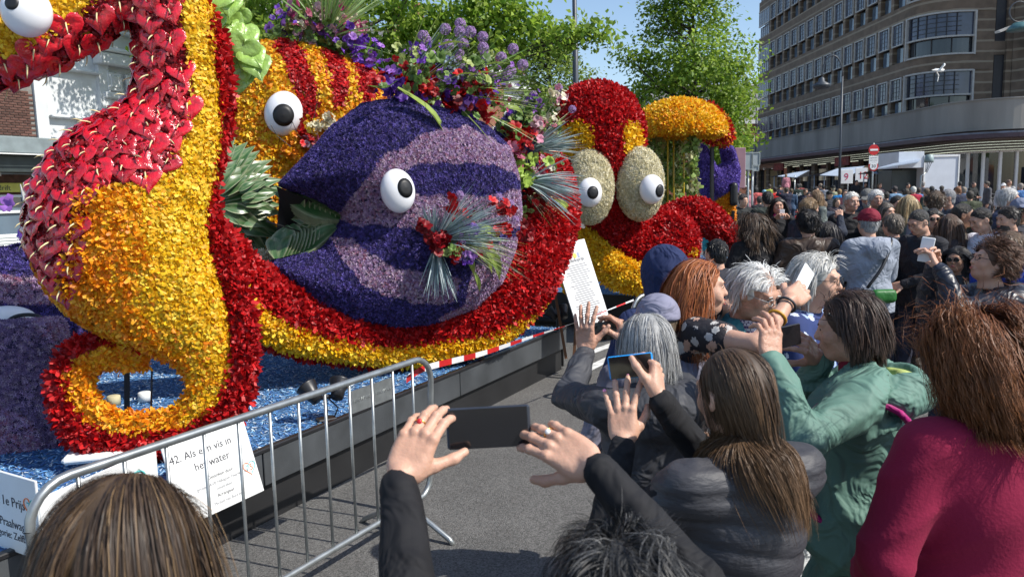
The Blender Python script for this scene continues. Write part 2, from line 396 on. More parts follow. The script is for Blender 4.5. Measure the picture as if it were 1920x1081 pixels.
def sheet(name, xs, ys, dz, m, fn=None):
    X, Y = np.meshgrid(xs, ys); Z = np.vectorize(gz)(Y)+dz; V = np.column_stack([X.ravel(), Y.ravel(), Z.ravel()])
    if fn: V = fn(V)
    nx = len(xs); F = np.array([(j*nx+i, j*nx+i+1, (j+1)*nx+i+1, (j+1)*nx+i) for j in range(len(ys)-1) for i in range(nx-1)])
    return tag(link(name, mesh(name, V, F, m)), kind='structure')
sheet('ground', xs, ys, 0, m_asph)
sheet('pavement', np.linspace(14, 60, 24), np.linspace(24, 85, 50), .05, m_pave)
# white road markings by the trailer end, worn
m_line = mat('road_paint', (.62, .62, .6), .7, .3, 12, bump=.2)
mk = MB()
for (a, b) in (((1085, 668), (1185, 632)), ((1060, 712), (1190, 648))):
    p, q = onz(*a, .004), onz(*b, .004); t = (q-p)/np.linalg.norm(q-p); nn = np.cross((0, 0, 1), t)*.07
    mk.add([p-nn, q-nn, q+nn, p+nn], [(0, 1, 2, 3)])
mk.top('road_marking', m_line, kind='structure')
# kerb and cobbled tram strip under the far crowd
m_kerb = mat('kerb_stone', (.3, .29, .27), .8, .2, 4)
k = MB()
for i in range(22): k.bbox((13.9, 25+i*2.6, gz(25+i*2.6)+.03), (.2, 2.56, .16), b=.015)
k.top('kerb', m_kerb, kind='structure')

# ------------------------------------------------------------------ houses on the left
SD = np.array([.44, .898, 0.]); SN = np.array([.898, -.44, 0.])     # along the street, and out of the left facades
H0 = np.array([-12.9, 22., 0.])
def hp(t, z, o=0.): return H0+SD*t+SN*o+np.array([0, 0, z])
RH = np.column_stack([SD, -SN, (0, 0, 1)])                          # x along the street, y into the wall
m_brick = mat('dark_brick', (.105, .05, .038), .85, .35, 6, bump=.4, objvar=.35)
m_mort = mat('mortar', (.2, .19, .175), .9, .2, 10, bump=.3)
m_stucco = mat('white_stucco', (.62, .64, .65), .7, .08, 3, bump=.1)
m_dkmetal = mat('dark_shopfront', (.035, .045, .045), .4, .2, 4)
m_grey = mat('grey_fascia', (.2, .24, .25), .5, .15, 4)
m_glass = mat('window_glass', (.1, .14, .18), .06, .3, .6, spec=.9)
m_glassdk = mat('dark_glass', (.02, .024, .03), .05, .3, .7, spec=.8)
m_white = mat('white_paint', (.75, .76, .75), .45, .05, 5)
hs = thing('brick_house', 'dark brick house with grey shop canopy at the far left behind the seahorse', 'house', hp(-4.4, 0))
b = MB(); b.box(hp(-4.45, 6.2, -2.03), (8, 4, 4.6), RH); b.part(hs, 'wall', m_mort)
me = MB().bbox((0, 0, 0), (.212, .03, .056), b=.006).mesh('brick', m_brick); cnt = 0
for r in range(18):
    for c in range(16):
        if cnt >= 300: break
        z = 3.95+r*.068; t = -.56-c*.224-(.112 if r % 2 else 0)
        o = link('brick', me, hs, M=m4(RH, hp(t, z+.03, -.02+rng.uniform(-.002, .003))-np.array(hs.location))); cnt += 1
b = MB(); b.bbox(hp(-4.6, 3.62, .45), (8.2, 1.2, .42), RH, b=.02); b.part(hs, 'canopy', m_grey)
b = MB(); b.box(hp(-4.6, 3.39, 1.06), (8.2, .03, .03), RH); b.part(hs, 'canopy_strip', m_white)
b = MB(); b.box(hp(-4.6, 3.15, .3), (8.1, .9, .42), RH); b.part(hs, 'awning_box', m_dkmetal)
b = MB(); b.box(hp(-4.6, 1.46, -1.), (8, 1.6, 2.9), RH); b.part(hs, 'shop_wall', m_brick)
b = MB(); b.box(hp(-2.2, 1.35, -.15), (2.6, .06, 1.9), RH); w_ = b.part(hs, 'shop_window', m_glass)
b = MB(); [b.box(hp(-2.2, z, -.1), (2.7, .1, .07), RH) for z in (.4, 1.9, 2.32)]; [b.box(hp(t, 1.35, -.1), (.07, .1, 1.9), RH) for t in (-3.5, -2.2, -.92)]; b.part(hs, 'shop_frame', m_white)
m_yel = mat('yellow_sign', (.65, .6, .12), .6, .1, 5)
s_ = MB().bbox(hp(-1.35, 2.55, -.12), (1.0, .06, .25), RH).part(hs, 'shop_sign', m_yel)
text('drift', .2, s_, 'lettering', m_dkmetal, np.column_stack([SD, (0, 0, 1), SN]), hp(-1.6, 2.48, -.08))
s_ = MB().bbox(hp(-1.5, .95, -.1), (1.2, .02, .7), RH).part(hs, 'paper_notice', m_white)
b = MB(); [b.box(hp(-1.5+.0, 1.2-i*.08, -.087), (.9-.1*(i % 3), .004, .02), RH) for i in range(6)]; b.part(hs, 'notice_lines', m_grey, kind='stuff')
b = MB(); b.bbox(hp(-1.75, 2.95, .1), (.3, .1, .2), RH); b.part(hs, 'alarm_box', m_white)

def window(parent, c, w_, h_, R, fm, gm, nx=2, ny=2, fr=.07, dep=.12, name='window'):
    f = MB()
    for sx in (-1, 1): f.box((sx*(w_/2-fr/2), 0, 0), (fr, dep, h_))
    for sz in (-1, 1): f.box((0, -.003, sz*(h_/2-fr/2)), (w_-2*fr, dep, fr))
    for i in range(1, nx): f.box((-w_/2+w_*i/nx, .012, 0), (fr*.5, dep*.5, h_-2*fr))
    for i in range(1, ny): f.box((0, .014, -h_/2+h_*i/ny), (w_-2*fr, dep*.5, fr*.4))
    o = link(name, f.mesh(name, fm), parent, M=m4(R, np.asarray(c)-np.array(root(parent).location)))
    g = MB(); g.box((0, dep*.32, 0), (w_-2*fr, .01, h_-2*fr)); link('pane', g.mesh('pane', gm), o); return o
wh = thing('white_house', 'white stucco house with pilasters and cornices seen through the seahorse neck', 'house', hp(4, 0))
b = MB(); b.box(hp(4.2, 6, -2.1), (9.2, 4, 12), RH); b.part(wh, 'wall', m_stucco)
b = MB()
for t in (-.25, 1.75, 4.2, 6.6, 8.6): b.box(hp(t, 6, -.03), (.34, .14, 12), RH)
b.part(wh, 'pilaster_row', m_stucco)
for (z, d, h_, t0, t1) in ((4.55, .1, .1, .0, 1.6), (3.9, .14, .16, .0, 9), (5.9, .12, .08, 0, 1.6), (6.35, .3, .34, 1.5, 4), (6.6, .38, .12, 1.4, 4.1), (7.2, .16, .1, -.4, 9), (5.3, .15, .18, 1.7, 3.9)):
    b = MB(); b.bbox(hp((t0+t1)/2, z, d/2-.04), (t1-t0, d+.1, h_), RH, b=.03); b.part(wh, 'cornice', m_stucco)
for i, t in enumerate((2.1, 2.75, 3.4)):
    b = MB(); b.bbox(hp(t, 5.72, .0), (.5, .12, .55), RH, b=.03); b.bbox(hp(t, 5.72, .045), (.32, .1, .38), RH, b=.03); b.part(wh, 'carved_panel', m_stucco)
for t in (1.0, 3.1, 5.4, 7.6):
    window(wh, hp(t, 8.3, -.02), 1.5, 1.9, RH, m_white, m_glass, 2, 2)
    window(wh, hp(t, 2.2, -.02), 1.6, 2.4, RH, m_white, m_glass, 2, 1)
m_redbr = mat('red_brick', (.24, .1, .065), .85, .3, 9, bump=.3)
m_slate = mat('slate_roof', (.1, .1, .11), .7, .2, 5)
def rowhouse(t0, t1, H, wall, label, nw, roof=2.2, chim=True):
    c = (t0+t1)/2; r = thing('row_house', label, 'house', hp(c, 0)); L_ = t1-t0-.05
    MB().box(hp(c, H/2, -3.1), (L_, 6, H), RH).part(r, 'wall', wall)
    b = MB(); b.add([hp(t0-.1, H, .25), hp(t1+.1, H, .25), hp(t1+.1, H+roof, -3), hp(t0-.1, H+roof, -3), hp(t1+.1, H, -6), hp(t0-.1, H, -6)], [(0, 1, 2, 3), (3, 2, 4, 5), (0, 3, 5), (1, 4, 2)]); rf = b.part(r, 'roof', m_slate)
    if chim: MB().bbox(hp(t1-1, H+roof+.2, -2.4), (.7, .7, 1.9), RH).part(r, 'chimney', m_redbr) ; MB().bbox(hp(t0+1, H+roof+.2, -2.4), (.6, .6, 1.5), RH).part(r, 'chimney', m_redbr)
    b = MB(); b.bbox(hp(c, H-.15, .1), (L_+.05, .4, .3), RH, b=.03); b.part(r, 'cornice', m_white)
    for fl in range(int(H//3.2)):
        for i in range(nw):
            window(r, hp(t0+(i+.5)*L_/nw, 1.9+fl*3.2, -.04), L_/nw*.5, 1.9, RH, m_white, m_glass, 2, 2)
    return r
rowhouse(8.9, 15, 8.6, m_stucco, 'pale stucco row house behind the orange fish and the big tree', 3)
rowhouse(15.05, 22, 8.6, mat('cream_render', (.55, .52, .45), .8, .1, 3), 'cream row house with white window frames behind the purple fish crest', 3)
rowhouse(22.05, 29, 9.4, m_redbr, 'red brick row house with chimneys behind the trees left of the lamp post', 3)
rowhouse(29.05, 37, 8.8, m_stucco, 'pale row house behind the octopus head', 3)
# brick house with arched windows at the end of the square, grey roofed hall behind it
fh = thing('gabled_brick_house', 'red brick house with white sash windows left of the office block, below the grey roof', 'house', (27, 92, gz(90)))
def bx(c, d, parent, name, m, **k): return MB().box(c, d).part(parent, name, m, **k)
bx((25.5, 95, 5), (14, 5, 9.2), fh, 'wall', m_redbr)
bx((25.5, 92.4, 9.7), (14.4, .4, .4), fh, 'cornice', m_white)
for i in range(6):
    for z in (3.2, 7.0): window(fh, (20+i*2.2, 92.44, z), 1.1, 2.2, np.eye(3), m_white, m_glassdk, 2, 2, .12)
m_roofg = mat('grey_cladding', (.42, .42, .4), .6, .1, 2)
gh = thing('grey_hall', 'pale grey clad hall roof rising behind the brick house beside the tree', 'building', (27, 110, .6)); bx((28, 110, 8), (18, 10, 15), gh, 'wall', m_roofg); bx((28, 110, 15.7), (18.4, 10.4, .3), gh, 'roof_edge', m_white)
far_t = thing('terrace_row', 'distant low brick terrace behind the jellyfish and the crowd', 'building', (4, 88, .6)); bx((4, 90, 4), (28, 6, 7), far_t, 'wall', m_redbr)
b = MB(); b.add([(-10, 86.6, 7.5), (18, 86.6, 7.5), (18, 90, 10.2), (-10, 90, 10.2), (18, 93, 7.5), (-10, 93, 7.5)], [(0, 1, 2, 3), (3, 2, 4, 5), (0, 3, 5), (1, 4, 2)]); b.part(far_t, 'roof', m_slate)
for i in range(9):
    for z in (2.4, 5.6): window(far_t, (-8.5+i*3.0, 86.94, z), 1.3, 1.7, np.eye(3), m_white, m_glassdk, 2, 1, .12)

# ------------------------------------------------------------------ the office block on the right
FX = 25.6
ob = thing('office_block', 'large brown striped brick office block with rows of blue-grey windows and rounded corner', 'office building', (32, 60, .6))
m_wall = banded('striped_brick', (.15, .108, .076), (.3, .25, .185), .62, .2)
m_conc = mat('weathered_concrete', (.25, .235, .21), .85, .22, .6, bump=.25, bscale=12, stretch=(1, 1, .25))
m_frame = mat('grey_window_frame', (.42, .41, .39), .5, .1, 5)
m_blue = mat('blue_leaded_glass', (.045, .055, .1), .15, .35, 1.2, spec=.7, objvar=.25)
m_pane = mat('sky_pane', (.1, .14, .19), .08, .4, .8, spec=.9, objvar=.4)
m_munt = mat('dark_muntin', (.02, .02, .025), .5)
# plan outline of the upper wall, far end to near end: straight, rounded, then facing us
R0 = 2.2; Yc = 50.2
def plan(off=0., x=FX, yc=Yc, R=R0, far=79.7, end=29.6, n=12):
    P = [(x-off, far), (x-off, yc)]
    for i in range(1, n+1): a = math.pi/2*i/n; P.append((x+R-(R+off)*math.cos(a), yc-(R+off)*math.sin(a)))
    P.append((end, yc-R-off)); return np.array(P)
def strip(b, P, z0, z1, th=.3):
    """upright band following plan points P, thickness th inward"""
    T = np.gradient(P, axis=0); T /= np.linalg.norm(T, axis=1)[:, None]; Nn = np.column_stack([T[:, 1], -T[:, 0]]); Q = P-Nn*th  # inward = away from street
    n = len(P); V = [(p[0], p[1], z) for z in (z0, z1) for p in P]+[(p[0], p[1], z) for z in (z0, z1) for p in Q]; F = []
    for i in range(n-1):
        F += [(i, i+1, n+i+1, n+i), (2*n+i+1, 2*n+i, 3*n+i, 3*n+i+1), (n+i, n+i+1, 3*n+i+1, 3*n+i), (i+1, i, 2*n+i, 2*n+i+1)]
    F += [(0, n, 3*n, 2*n), (n-1, 3*n-1, 4*n-1, 2*n-1)]; return b.add(V, F)
ROWS = [6.35+3.5*i for i in range(6)]
for zb in ROWS: MB_ = MB(); strip(MB_, plan(), zb+2.55, zb+3.5, .5); MB_.part(ob, 'spandrel', m_wall)
b = MB(); b.box((FX+6, 65, 16), (11, 29, 20)); b.part(ob, 'core_wall', m_glassdk)     # dark interior behind the glass
BAY = 1.85; Y0 = 50.4
PIER = MB().box((0, 0, 0), (.5, .42, 2.545)).mesh('pier', m_wall)
for zb in ROWS:
    for i in range(15): link('pier', PIER, ob, loc=np.array((FX+.25, Y0+i*BAY+.02, zb+1.275))-np.array(ob.location))
f = MB(); w_, h_ = 1.46, 1.45                                  # projecting upper light
for s_ in (-1, 1): f.bbox((0, s_*(w_/2-.04), 0), (.16, .08, h_), b=.01); f.bbox((0.002, 0, s_*(h_/2-.04)), (.157, w_-.16, .08), b=.01)
f_up = f.mesh('window', m_frame)
g = MB(); g.box((.03, 0, 0), (.02, w_-.16, h_-.16)); g_up = g.mesh('leaded_pane', m_blue)
g = MB(); [g.box((.01, -w_/2+w_*i/4, 0), (.02, .05 if i == 2 else .03, h_-.17)) for i in (1, 2, 3)]; [g.box((.012, 0, -h_/2+h_*i/5), (.018, w_-.17, .025)) for i in range(1, 5)]; g_mu = g.mesh('muntins', m_munt)
g = MB(); g.box((.3, .13, 0), (.02, 1.02, .98)); g_lo = g.mesh('lower_pane', m_pane)
for ri, zb in enumerate(ROWS[:5]):
    for i in range(14):
        o = link('window', f_up, ob, loc=np.array((FX-.02, Y0+(i+.5)*BAY+.02, zb+1.8))-np.array(ob.location))
        link('leaded_pane', g_up, o); link('muntins', g_mu, o); link('lower_pane', g_lo, o, loc=(0, 0, -1.26))
    # glazed far corner
    o = link('corner_window', MB().bbox((0, 0, 1.8), (.1, 3.1, 1.45)).bbox((.2, 0, .55), (.1, 3.1, 1.0)).mesh('corner_window', m_blue), ob, loc=np.array((FX+.02, 78.05, zb))-np.array(ob.location))
    g = MB(); [g.box((-.06, -1.5+i*.5, 1.8), (.03, .06, 1.45)) for i in range(7)]; [g.box((.13, -1.5+i*.6, .55), (.03, .06, 1)) for i in range(6)]; [g.box((-.07, 0, z), (.06, 3.1, .09)) for z in (1.1, 2.5)]; link('corner_frame', g.mesh('corner_frame', m_frame), o)
    # the wide curved window at the rounded corner
    if ri < 4:
        P = plan(-.08)[1:-1]; P = np.vstack([P, [(FX+R0+.75, Yc-R0+.08)]]); b = MB(); strip(b, P, zb+1.08, zb+2.47, .05); cw = b.part(ob, 'curved_window', m_blue)
        b = MB(); strip(b, P+np.array([.12, .12]), zb+.05, zb+1.02, .05); b.part(cw, 'lower_pane', m_glassdk)
        P2 = plan(.06)[1:-1]; P2 = np.vstack([P2, [(FX+R0+.8, Yc-R0-.06)]]); b = MB(); [strip(b, P2, z, z+.1, .2) for z in (zb+1.02, zb+2.47, zb-.03)]
        b.box((FX+R0+.8, Yc-R0+.02, zb+1.25), (.12, .2, 2.6)); b.box((FX-.02, Yc, zb+1.25), (.2, .1, 2.6)); b.part(cw, 'frame', m_frame)
        P3 = plan(-.04); b = MB(); [strip(b, P3[1:-1], zb+1.1+j*.28, zb+1.125+j*.28, .04) for j in range(1, 5)]
        for q in P3[2:-1:2]: b.box((q[0], q[1], zb+1.75), (.05, .05, 1.4))
        for q in P3[3:-1:4]: b.box((q[0]+.1, q[1]+.1, zb+.55), (.05, .05, 1.0))
        b.part(cw, 'muntins', m_munt)
yw = Yc-R0
b = MB(); b.box((FX+R0+1.45, yw+.3, 17), (1.2, .5, 22)); b.part(ob, 'corner_pier', m_wall)
for z in (12.0, 8.3): MB().box((FX+R0+2.45, yw+.3, z), (.62, .3, 2.9)).part(ob, 'slit_window', m_munt)
b = MB(); b.box((FX+R0+2.95, yw+.25, 17), (.4, .6, 22)); [b.box((FX+R0+2.4, yw+.31, z), (.7, .45, h2)) for z, h2 in ((6.5, .7), (10.15, .8), (14.6, 2.3))]; b.part(ob, 'stair_wall', m_wall)
q0, q1 = np.array([FX+R0+3.1, yw-.1, 0]), np.array([41., 36.5, 0]); dq = (q1-q0)/np.linalg.norm(q1-q0); RQ = np.column_stack([dq, np.cross((0, 0, 1), dq), (0, 0, 1)])
MB().box((q0+q1)/2+RQ[:, 1]*2+np.array([0, 0, 17]), (np.linalg.norm(q1-q0), 4, 24), RQ).part(ob, 'side_wing', m_wall)
MB().bbox(q0+dq*3.4-RQ[:, 1]*.35+np.array([0, 0, 11.1]), (5, 1.0, 2.2), RQ).part(ob, 'balcony', m_conc)
MB().box(q0+dq*3.6-RQ[:, 1]*.15+np.array([0, 0, 13.6]), (4.2, .8, 1.4), RQ).part(ob, 'balcony_opening', m_munt)
# parapet band over the shops, canopy, shop fronts
P = plan(0, 24.0, 43.2, 3.2, 79.9, 34.5, 14); b = MB(); strip(b, P, 4.75, 6.3, 2.2); b.part(ob, 'parapet_band', m_conc)
b = MB(); strip(b, plan(.06, 24.0, 43.2, 3.2, 79.9, 34.5, 14), 6.3, 6.37, .5); b.part(ob, 'coping', m_conc)
m_can = mat('maroon_canopy_edge', (.06, .035, .05), .4, .2, 3); m_lead = mat('lead_flashing', (.2, .22, .26), .45, .3, 2)
b = MB(); strip(b, plan(1.3, 24.0, 43.2, 3.2, 80, 34.5, 14), 4.28, 4.5, 2.6); b.part(ob, 'canopy', m_can)
b = MB(); strip(b, plan(1.05, 24.0, 43.2, 3.2, 80, 34.5, 14), 4.5, 4.6, 2.2); b.part(ob, 'canopy_roof', m_lead)
m_lf = mat('louvre_fascia', (.13, .12, .1), .6, .1, 4); b = MB(); [strip(b, plan(-.2-.03*j, 24.0, 43.2, 3.2, 79.9, 34.5, 14), 4.28-.14*(j+1), 4.26-.14*j, .1) for j in range(4)]; b.part(ob, 'louvre_fascia', m_lf)
P = plan(-.9, 24.0, 43.2, 3.2, 79.9, 34.5, 14); b = MB(); strip(b, P, .62, 3.72, .06); b.part(ob, 'shop_glass', m_glassdk)
m_tan = mat('tan_panel', (.3, .2, .09), .7, .1, 3)
for i, yy in enumerate(np.arange(46, 79, 2.75)):
    MB().bbox((24.75, yy, 2.2), (.25, .3 if i % 2 else .7, 3.2)).part(ob, 'shop_pier', m_wall)
MB().box((24.82, 72.6, 2.1), (.06, 4.5, 3.0)).part(ob, 'tan_panel', m_tan)
for q in P[2::3]: MB().bbox((q[0]-.03, q[1]-.03, 2.15), (.14, .14, 3.1)).part(ob, 'shop_mullion', m_white)
b = MB(); strip(b, plan(-.85, 24.0, 43.2, 3.2, 46, 34.5, 14), 3.6, 3.7, .12); b.part(ob, 'shop_head', m_white)
for yy in (45.2, 48.5, 51, 54, 58, 61, 65, 68): MB().bbox((24.85, yy, 2.9), (.05, 1.5, .9)).part(ob, 'lit_shop_window', mat('shop_interior', (.5, .42, .3), .6, .6, 1.2, emit=.12))
MB().box((28.6, 39.8, 1.75), (1.6, .05, 2.1)).part(ob, 'blue_poster', mat('blue_poster', (.03, .06, .25), .5, .2, 2))
m_sgn = mat('dark_red_sign', (.16, .012, .012), .5, .1, 3); m_let = mat('red_letter', (.42, .07, .05), .5)
RF = np.column_stack([(0, -1, 0), (0, 0, 1), (-1, 0, 0)])       # text frame on the street face
for yy in (54.2, 66.9):
    s_ = MB().bbox((23.4, yy, 3.72), (.12, 2.3, .62)).part(ob, 'shop_sign', m_sgn)
    t = text('HEMA', .58, s_, 'lettering', m_let, RF, (23.33, yy+.85, 3.52), sx=1.05)

# ------------------------------------------------------------------ trees
def leaf_t():
    return np.array([(0, 0, 0), (.32, .42, .10), (0, 1, -.05), (-.32, .42, .10)]), np.array([(0, 1, 2, 3)])
def leafmat(name, c): return mat(name, c, .45, .12, 5, spec=.4, attr='Col', transl=.55)
m_leaf = leafmat('lime_leaf', (.1, .2, .03)); m_bark = mat('bark', (.06, .05, .04), .9, .3, 12, bump=.8, bscale=40)
def tree(name, label, base, ztop, zlow, rad, nclu, nleaf, lsize, spread, cols, extra=(), shape=.7, group=None, seed=3):
    r = np.random.default_rng(seed); base = np.asarray(base, float); t = thing(name, label, 'tree', base, group=group)
    tr = MB(); tr.tube([base, base+(0.05, 0, (zlow-base[2])*.6), (base[0], base[1], zlow+.3), (base[0]+.1, base[1], (zlow+ztop)/2), (base[0], base[1], ztop-.5)], [rad*.06+.05, rad*.05+.04, rad*.045+.03, rad*.025+.02, .02], 8)
    tr.part(t, 'trunk', m_bark, smooth=True); C = []; br = MB()
    for i in range(nclu):
        a = r.uniform(0, 6.283); u = r.random(); z = zlow+(ztop-zlow)*u
        env = rad*math.sin(math.pi*min(1, (u*.93+.07))**shape)**.8*(1+.18*math.sin(3*a+seed)+.12*math.sin(5*a+7*u)); q = r.uniform(.25, 1)**.55*env*r.uniform(.85, 1.08)
        C.append((base[0]+q*math.cos(a), base[1]+q*math.sin(a), z))
    C += [tuple(e) for e in extra]
    for c in C[::3]+list(extra):
        z0 = max(zlow, c[2]-abs(c[0]-base[0])*.6-.4); p0 = np.array([base[0], base[1], z0]); c = np.array(c); mid = (p0+c)/2+(0, 0, -.12*rad+.1); br.tube([p0, mid, c], [.035+.01*rad, .022, .008], 4, False)
    br.part(t, 'branches', m_bark, smooth=True, kind='stuff')
    C = np.array(C); k = r.integers(0, len(C), nleaf); P = C[k]+r.normal(0, spread, (nleaf, 3))*np.array([1, 1, .62]); N = P-np.array([base[0], base[1], (zlow+ztop)/2]); N /= np.linalg.norm(N, axis=1)[:, None]+1e-6; N = N*.5+np.array([0, 0, .6])
    V, F, ix = scatter(P, N, leaf_t(), lsize, 1.2, .35); cc = pal(cols, nleaf, .2)*(1+.25*noise3(P, 2.2/rad, seed))[:, None]
    wpart(t, 'crown', V, F, m_leaf, col=np.clip(cc, 0, 1)[ix], kind='stuff'); return t
G1 = [(.27, .4, .045), (.21, .34, .035), (.34, .46, .07), (.14, .26, .03)]
tree('lime_tree', 'tall fresh green lime tree standing behind the yellow jellyfish', (6.6, 28, gz(28)), 10.2, 2.2, 2.3, 190, 26000, .15, .34, G1, [at(1170, 100, 27.5), at(1185, 112, 27.6), at(1205, 120, 27.8), at(1225, 30, 28), at(1195, 175, 27.7), at(1405, 95, 28), at(1408, 150, 28)], seed=5)
ex = [at(x, y, 13.6) for x, y in ((1125, 67), (1100, 62), (1075, 60), (1050, 75), (990, 45), (960, 70), (930, 90), (900, 60), (960, 20), (940, 30), (860, 60), (820, 30), (780, 60), (700, 90), (640, 60), (560, 30), (480, 20), (500, 50), (740, 20), (900, 10), (680, 10), (620, 5), (560, 60), (460, 30), (860, 100), (760, 90), (950, 110))]
tree('plane_tree', 'large leafy tree overhanging the floats from above, its branch crossing the lamp post', (-2.9, 14.6, 0), 9.0, 4.2, 2.7, 110, 24000, .115, .21, G1, [e for e in ex if project([e])[0, 0] < 1000]+ex, seed=9)
tree('birch_tree', 'rounded yellow-green tree behind the red octopus head left of the lamp post', (1.75, 33, gz(33)), 8.9, 2.4, 2.1, 110, 15000, .15, .33, [(.24, .34, .06), (.18, .28, .05), (.3, .38, .09)], [at(1060, 110, 33), at(1104, 140, 33), at(1000, 95, 33)], seed=11)
tree('street_tree', 'green tree partly hidden behind the purple fish crest', (-2.6, 27, .2), 7.5, 2.4, 2.4, 90, 12000, .15, .35, G1, seed=14)

# ------------------------------------------------------------------ lamp posts and road signs
m_pole = mat('slate_grey_pole', (.04, .05, .065), .45, .1, 4); m_galv = mat('galvanised_steel', (.36, .38, .38), .38, .18, 14, metal=.75)
m_blk = mat('black_metal', (.015, .015, .017), .4, .2, 6)
p0 = at(1080, 200, 20.); l = thing('lamp_post', 'tall slate grey mast rising behind the red octopus head', 'lamp post', (p0[0], p0[1], gz(20)))
b = MB(); x, y = p0[0], p0[1]; b.tube([(x, y, .0), (x, y, 5.9), (x, y, 5.92), (x-.03, y, 11.5)], [.085, .075, .058, .05], 12); b.part(l, 'mast', m_pole, True)
MB().lathe([(.15, 0), (.15, .25), (.09, .3)], (x, y, gz(20)), 12).part(l, 'base_collar', m_pole, True)
MB().tube([(x-.03, y, 11.4), (x-.2, y, 11.7), (x-.9, y, 11.8)], .035, 8).part(l, 'bracket', m_pole, True)
MB().bbox((x-1.1, y, 11.78), (.6, .25, .12), b=.04).part(l, 'lantern', m_pole)
def gooseneck(px, Y, ztop, reach, label):
    p = at(px, 330, Y); x, y = p[0], p[1]; l = thing('street_lamp', label, 'street lamp', (x, y, gz(Y)), group='gooseneck street lamps')
    b = MB(); b.tube([(x, y, gz(Y)), (x, y, ztop-1.1)], [.07, .045], 10); b.part(l, 'post', m_pole, True)
    b = MB(); A = [(x-reach/2+reach/2*math.cos(a), y, ztop-1.1+1.0*math.sin(a)) for a in np.linspace(0, math.pi, 13)]; b.tube(A, .035, 8); b.part(l, 'arched_arm', m_pole, True)
    b = MB(); b.lathe([(.02, .25), (.12, .18), (.16, .02), (.42, -.12), (.44, -.2), (.3, -.3), (.001, -.36)], (x-reach, y, ztop-1.35), 16); b.part(l, 'lamp_shade', m_pole, True)
    MB().lathe([(.18, 0), (.18, .7), (.12, .75)], (x, y, gz(Y)), 12).part(l, 'base_collar', m_pole, True); return l
gooseneck(1574, 38, 8.4, 1.0, 'gooseneck street lamp in front of the office block, left of the no entry sign')
gooseneck(1416, 62, 9.9, 1.1, 'far gooseneck street lamp between the green tree and the office block edge')
m_red = mat('sign_red', (.5, .015, .02), .4, .05, 5); m_sw = mat('sign_white', (.72, .74, .75), .4, .05, 5); m_bk = mat('print_black', (.02, .02, .03), .5)
RC = np.column_stack([(1, 0, 0), (0, 0, 1), (0, -1, 0)])     # things that face the camera side: local z towards us
Ysg = 33.; x = at(1637, 300, Ysg)[0]; zs = lambda py: at(1637, py, Ysg)[2]
sg = thing('sign_post', 'post with red no entry sign, white plate and round 30 sign before the shops', 'road sign', (x, Ysg, gz(Ysg)))
MB().tube([(x, Ysg, gz(Ysg)), (x, Ysg, zs(268))], .035, 8).part(sg, 'post', m_galv, True)
def disc(c, r, m, name, parent, dy=-.04, r0=0, th=.01):
    b = MB(); n = 32; b.lathe([(r0+1e-4, 0), (r, 0), (r, th), (r0+1e-4, th)], (c[0], c[1]+dy, c[2]), n, RC); return b.part(parent, name, m)
z1 = zs(281); a_ = disc((x, Ysg, z1), .225, m_red, 'no_entry_disc', sg); MB().box((x, Ysg-.056, z1), (.33, .012, .075)).part(a_, 'white_bar', m_sw)
z2 = zs(300); a_ = MB().bbox((x, Ysg-.045, z2), (.4, .02, .34), b=.008).part(sg, 'white_plate', m_sw)
for i, s_ in enumerate(('uitgezonderd', 'laden lossen', '7-11 h')): text(s_, .062, a_, 'lettering', m_bk, RC, (x, Ysg-.058, z2+.07-i*.1), 'CENTER')
z3 = zs(309.5+1); a_ = disc((x, Ysg, z3-.02), .21, m_red, 'speed_limit_disc', sg); disc((x, Ysg, z3-.02), .155, m_sw, 'white_field', a_, -.055); text('30', .2, a_, 'numerals', m_bk, RC, (x, Ysg-.07, z3-.09), 'CENTER')
sb = thing('traffic_sign', 'grey backs of two rectangular road signs on thin posts left of the office block', 'road sign', (at(1400, 380, 24)[0], 24, gz(24)))
m_sback = mat('sign_back_grey', (.3, .33, .34), .5, .1, 3)
for (xa, xb, ya, yb) in ((1380, 1410, 286, 318), (1411, 1424, 286, 310), (1411, 1422, 311, 320)):
    p, q = at(xa, ya, 24), at(xb, yb, 24); o = MB().bbox((p+q)/2, (abs(q[0]-p[0])*.93, .02, abs(p[2]-q[2])*.93), b=.005).part(sb, 'sign_panel', m_sback)
    b = MB(); c = (p+q)/2; d = abs(q[0]-p[0]); h2 = abs(p[2]-q[2]); [b.box((c[0], c[1]-.02, c[2]+s_*h2*.48), (d*1.02, .02, .03)) for s_ in (-1, 1)]; [b.box((c[0]+s_*d*.49, c[1]-.021, c[2]), (.03, .02, h2*.93)) for s_ in (-1, 1)]; b.part(o, 'rim', m_galv)
for xa in (1404, 1412): q = at(xa, 290, 24.05); MB().tube([(q[0], 24.08, gz(24)), (q[0], 24.08, q[2])], .035, 8).part(sb, 'post', m_galv, True)

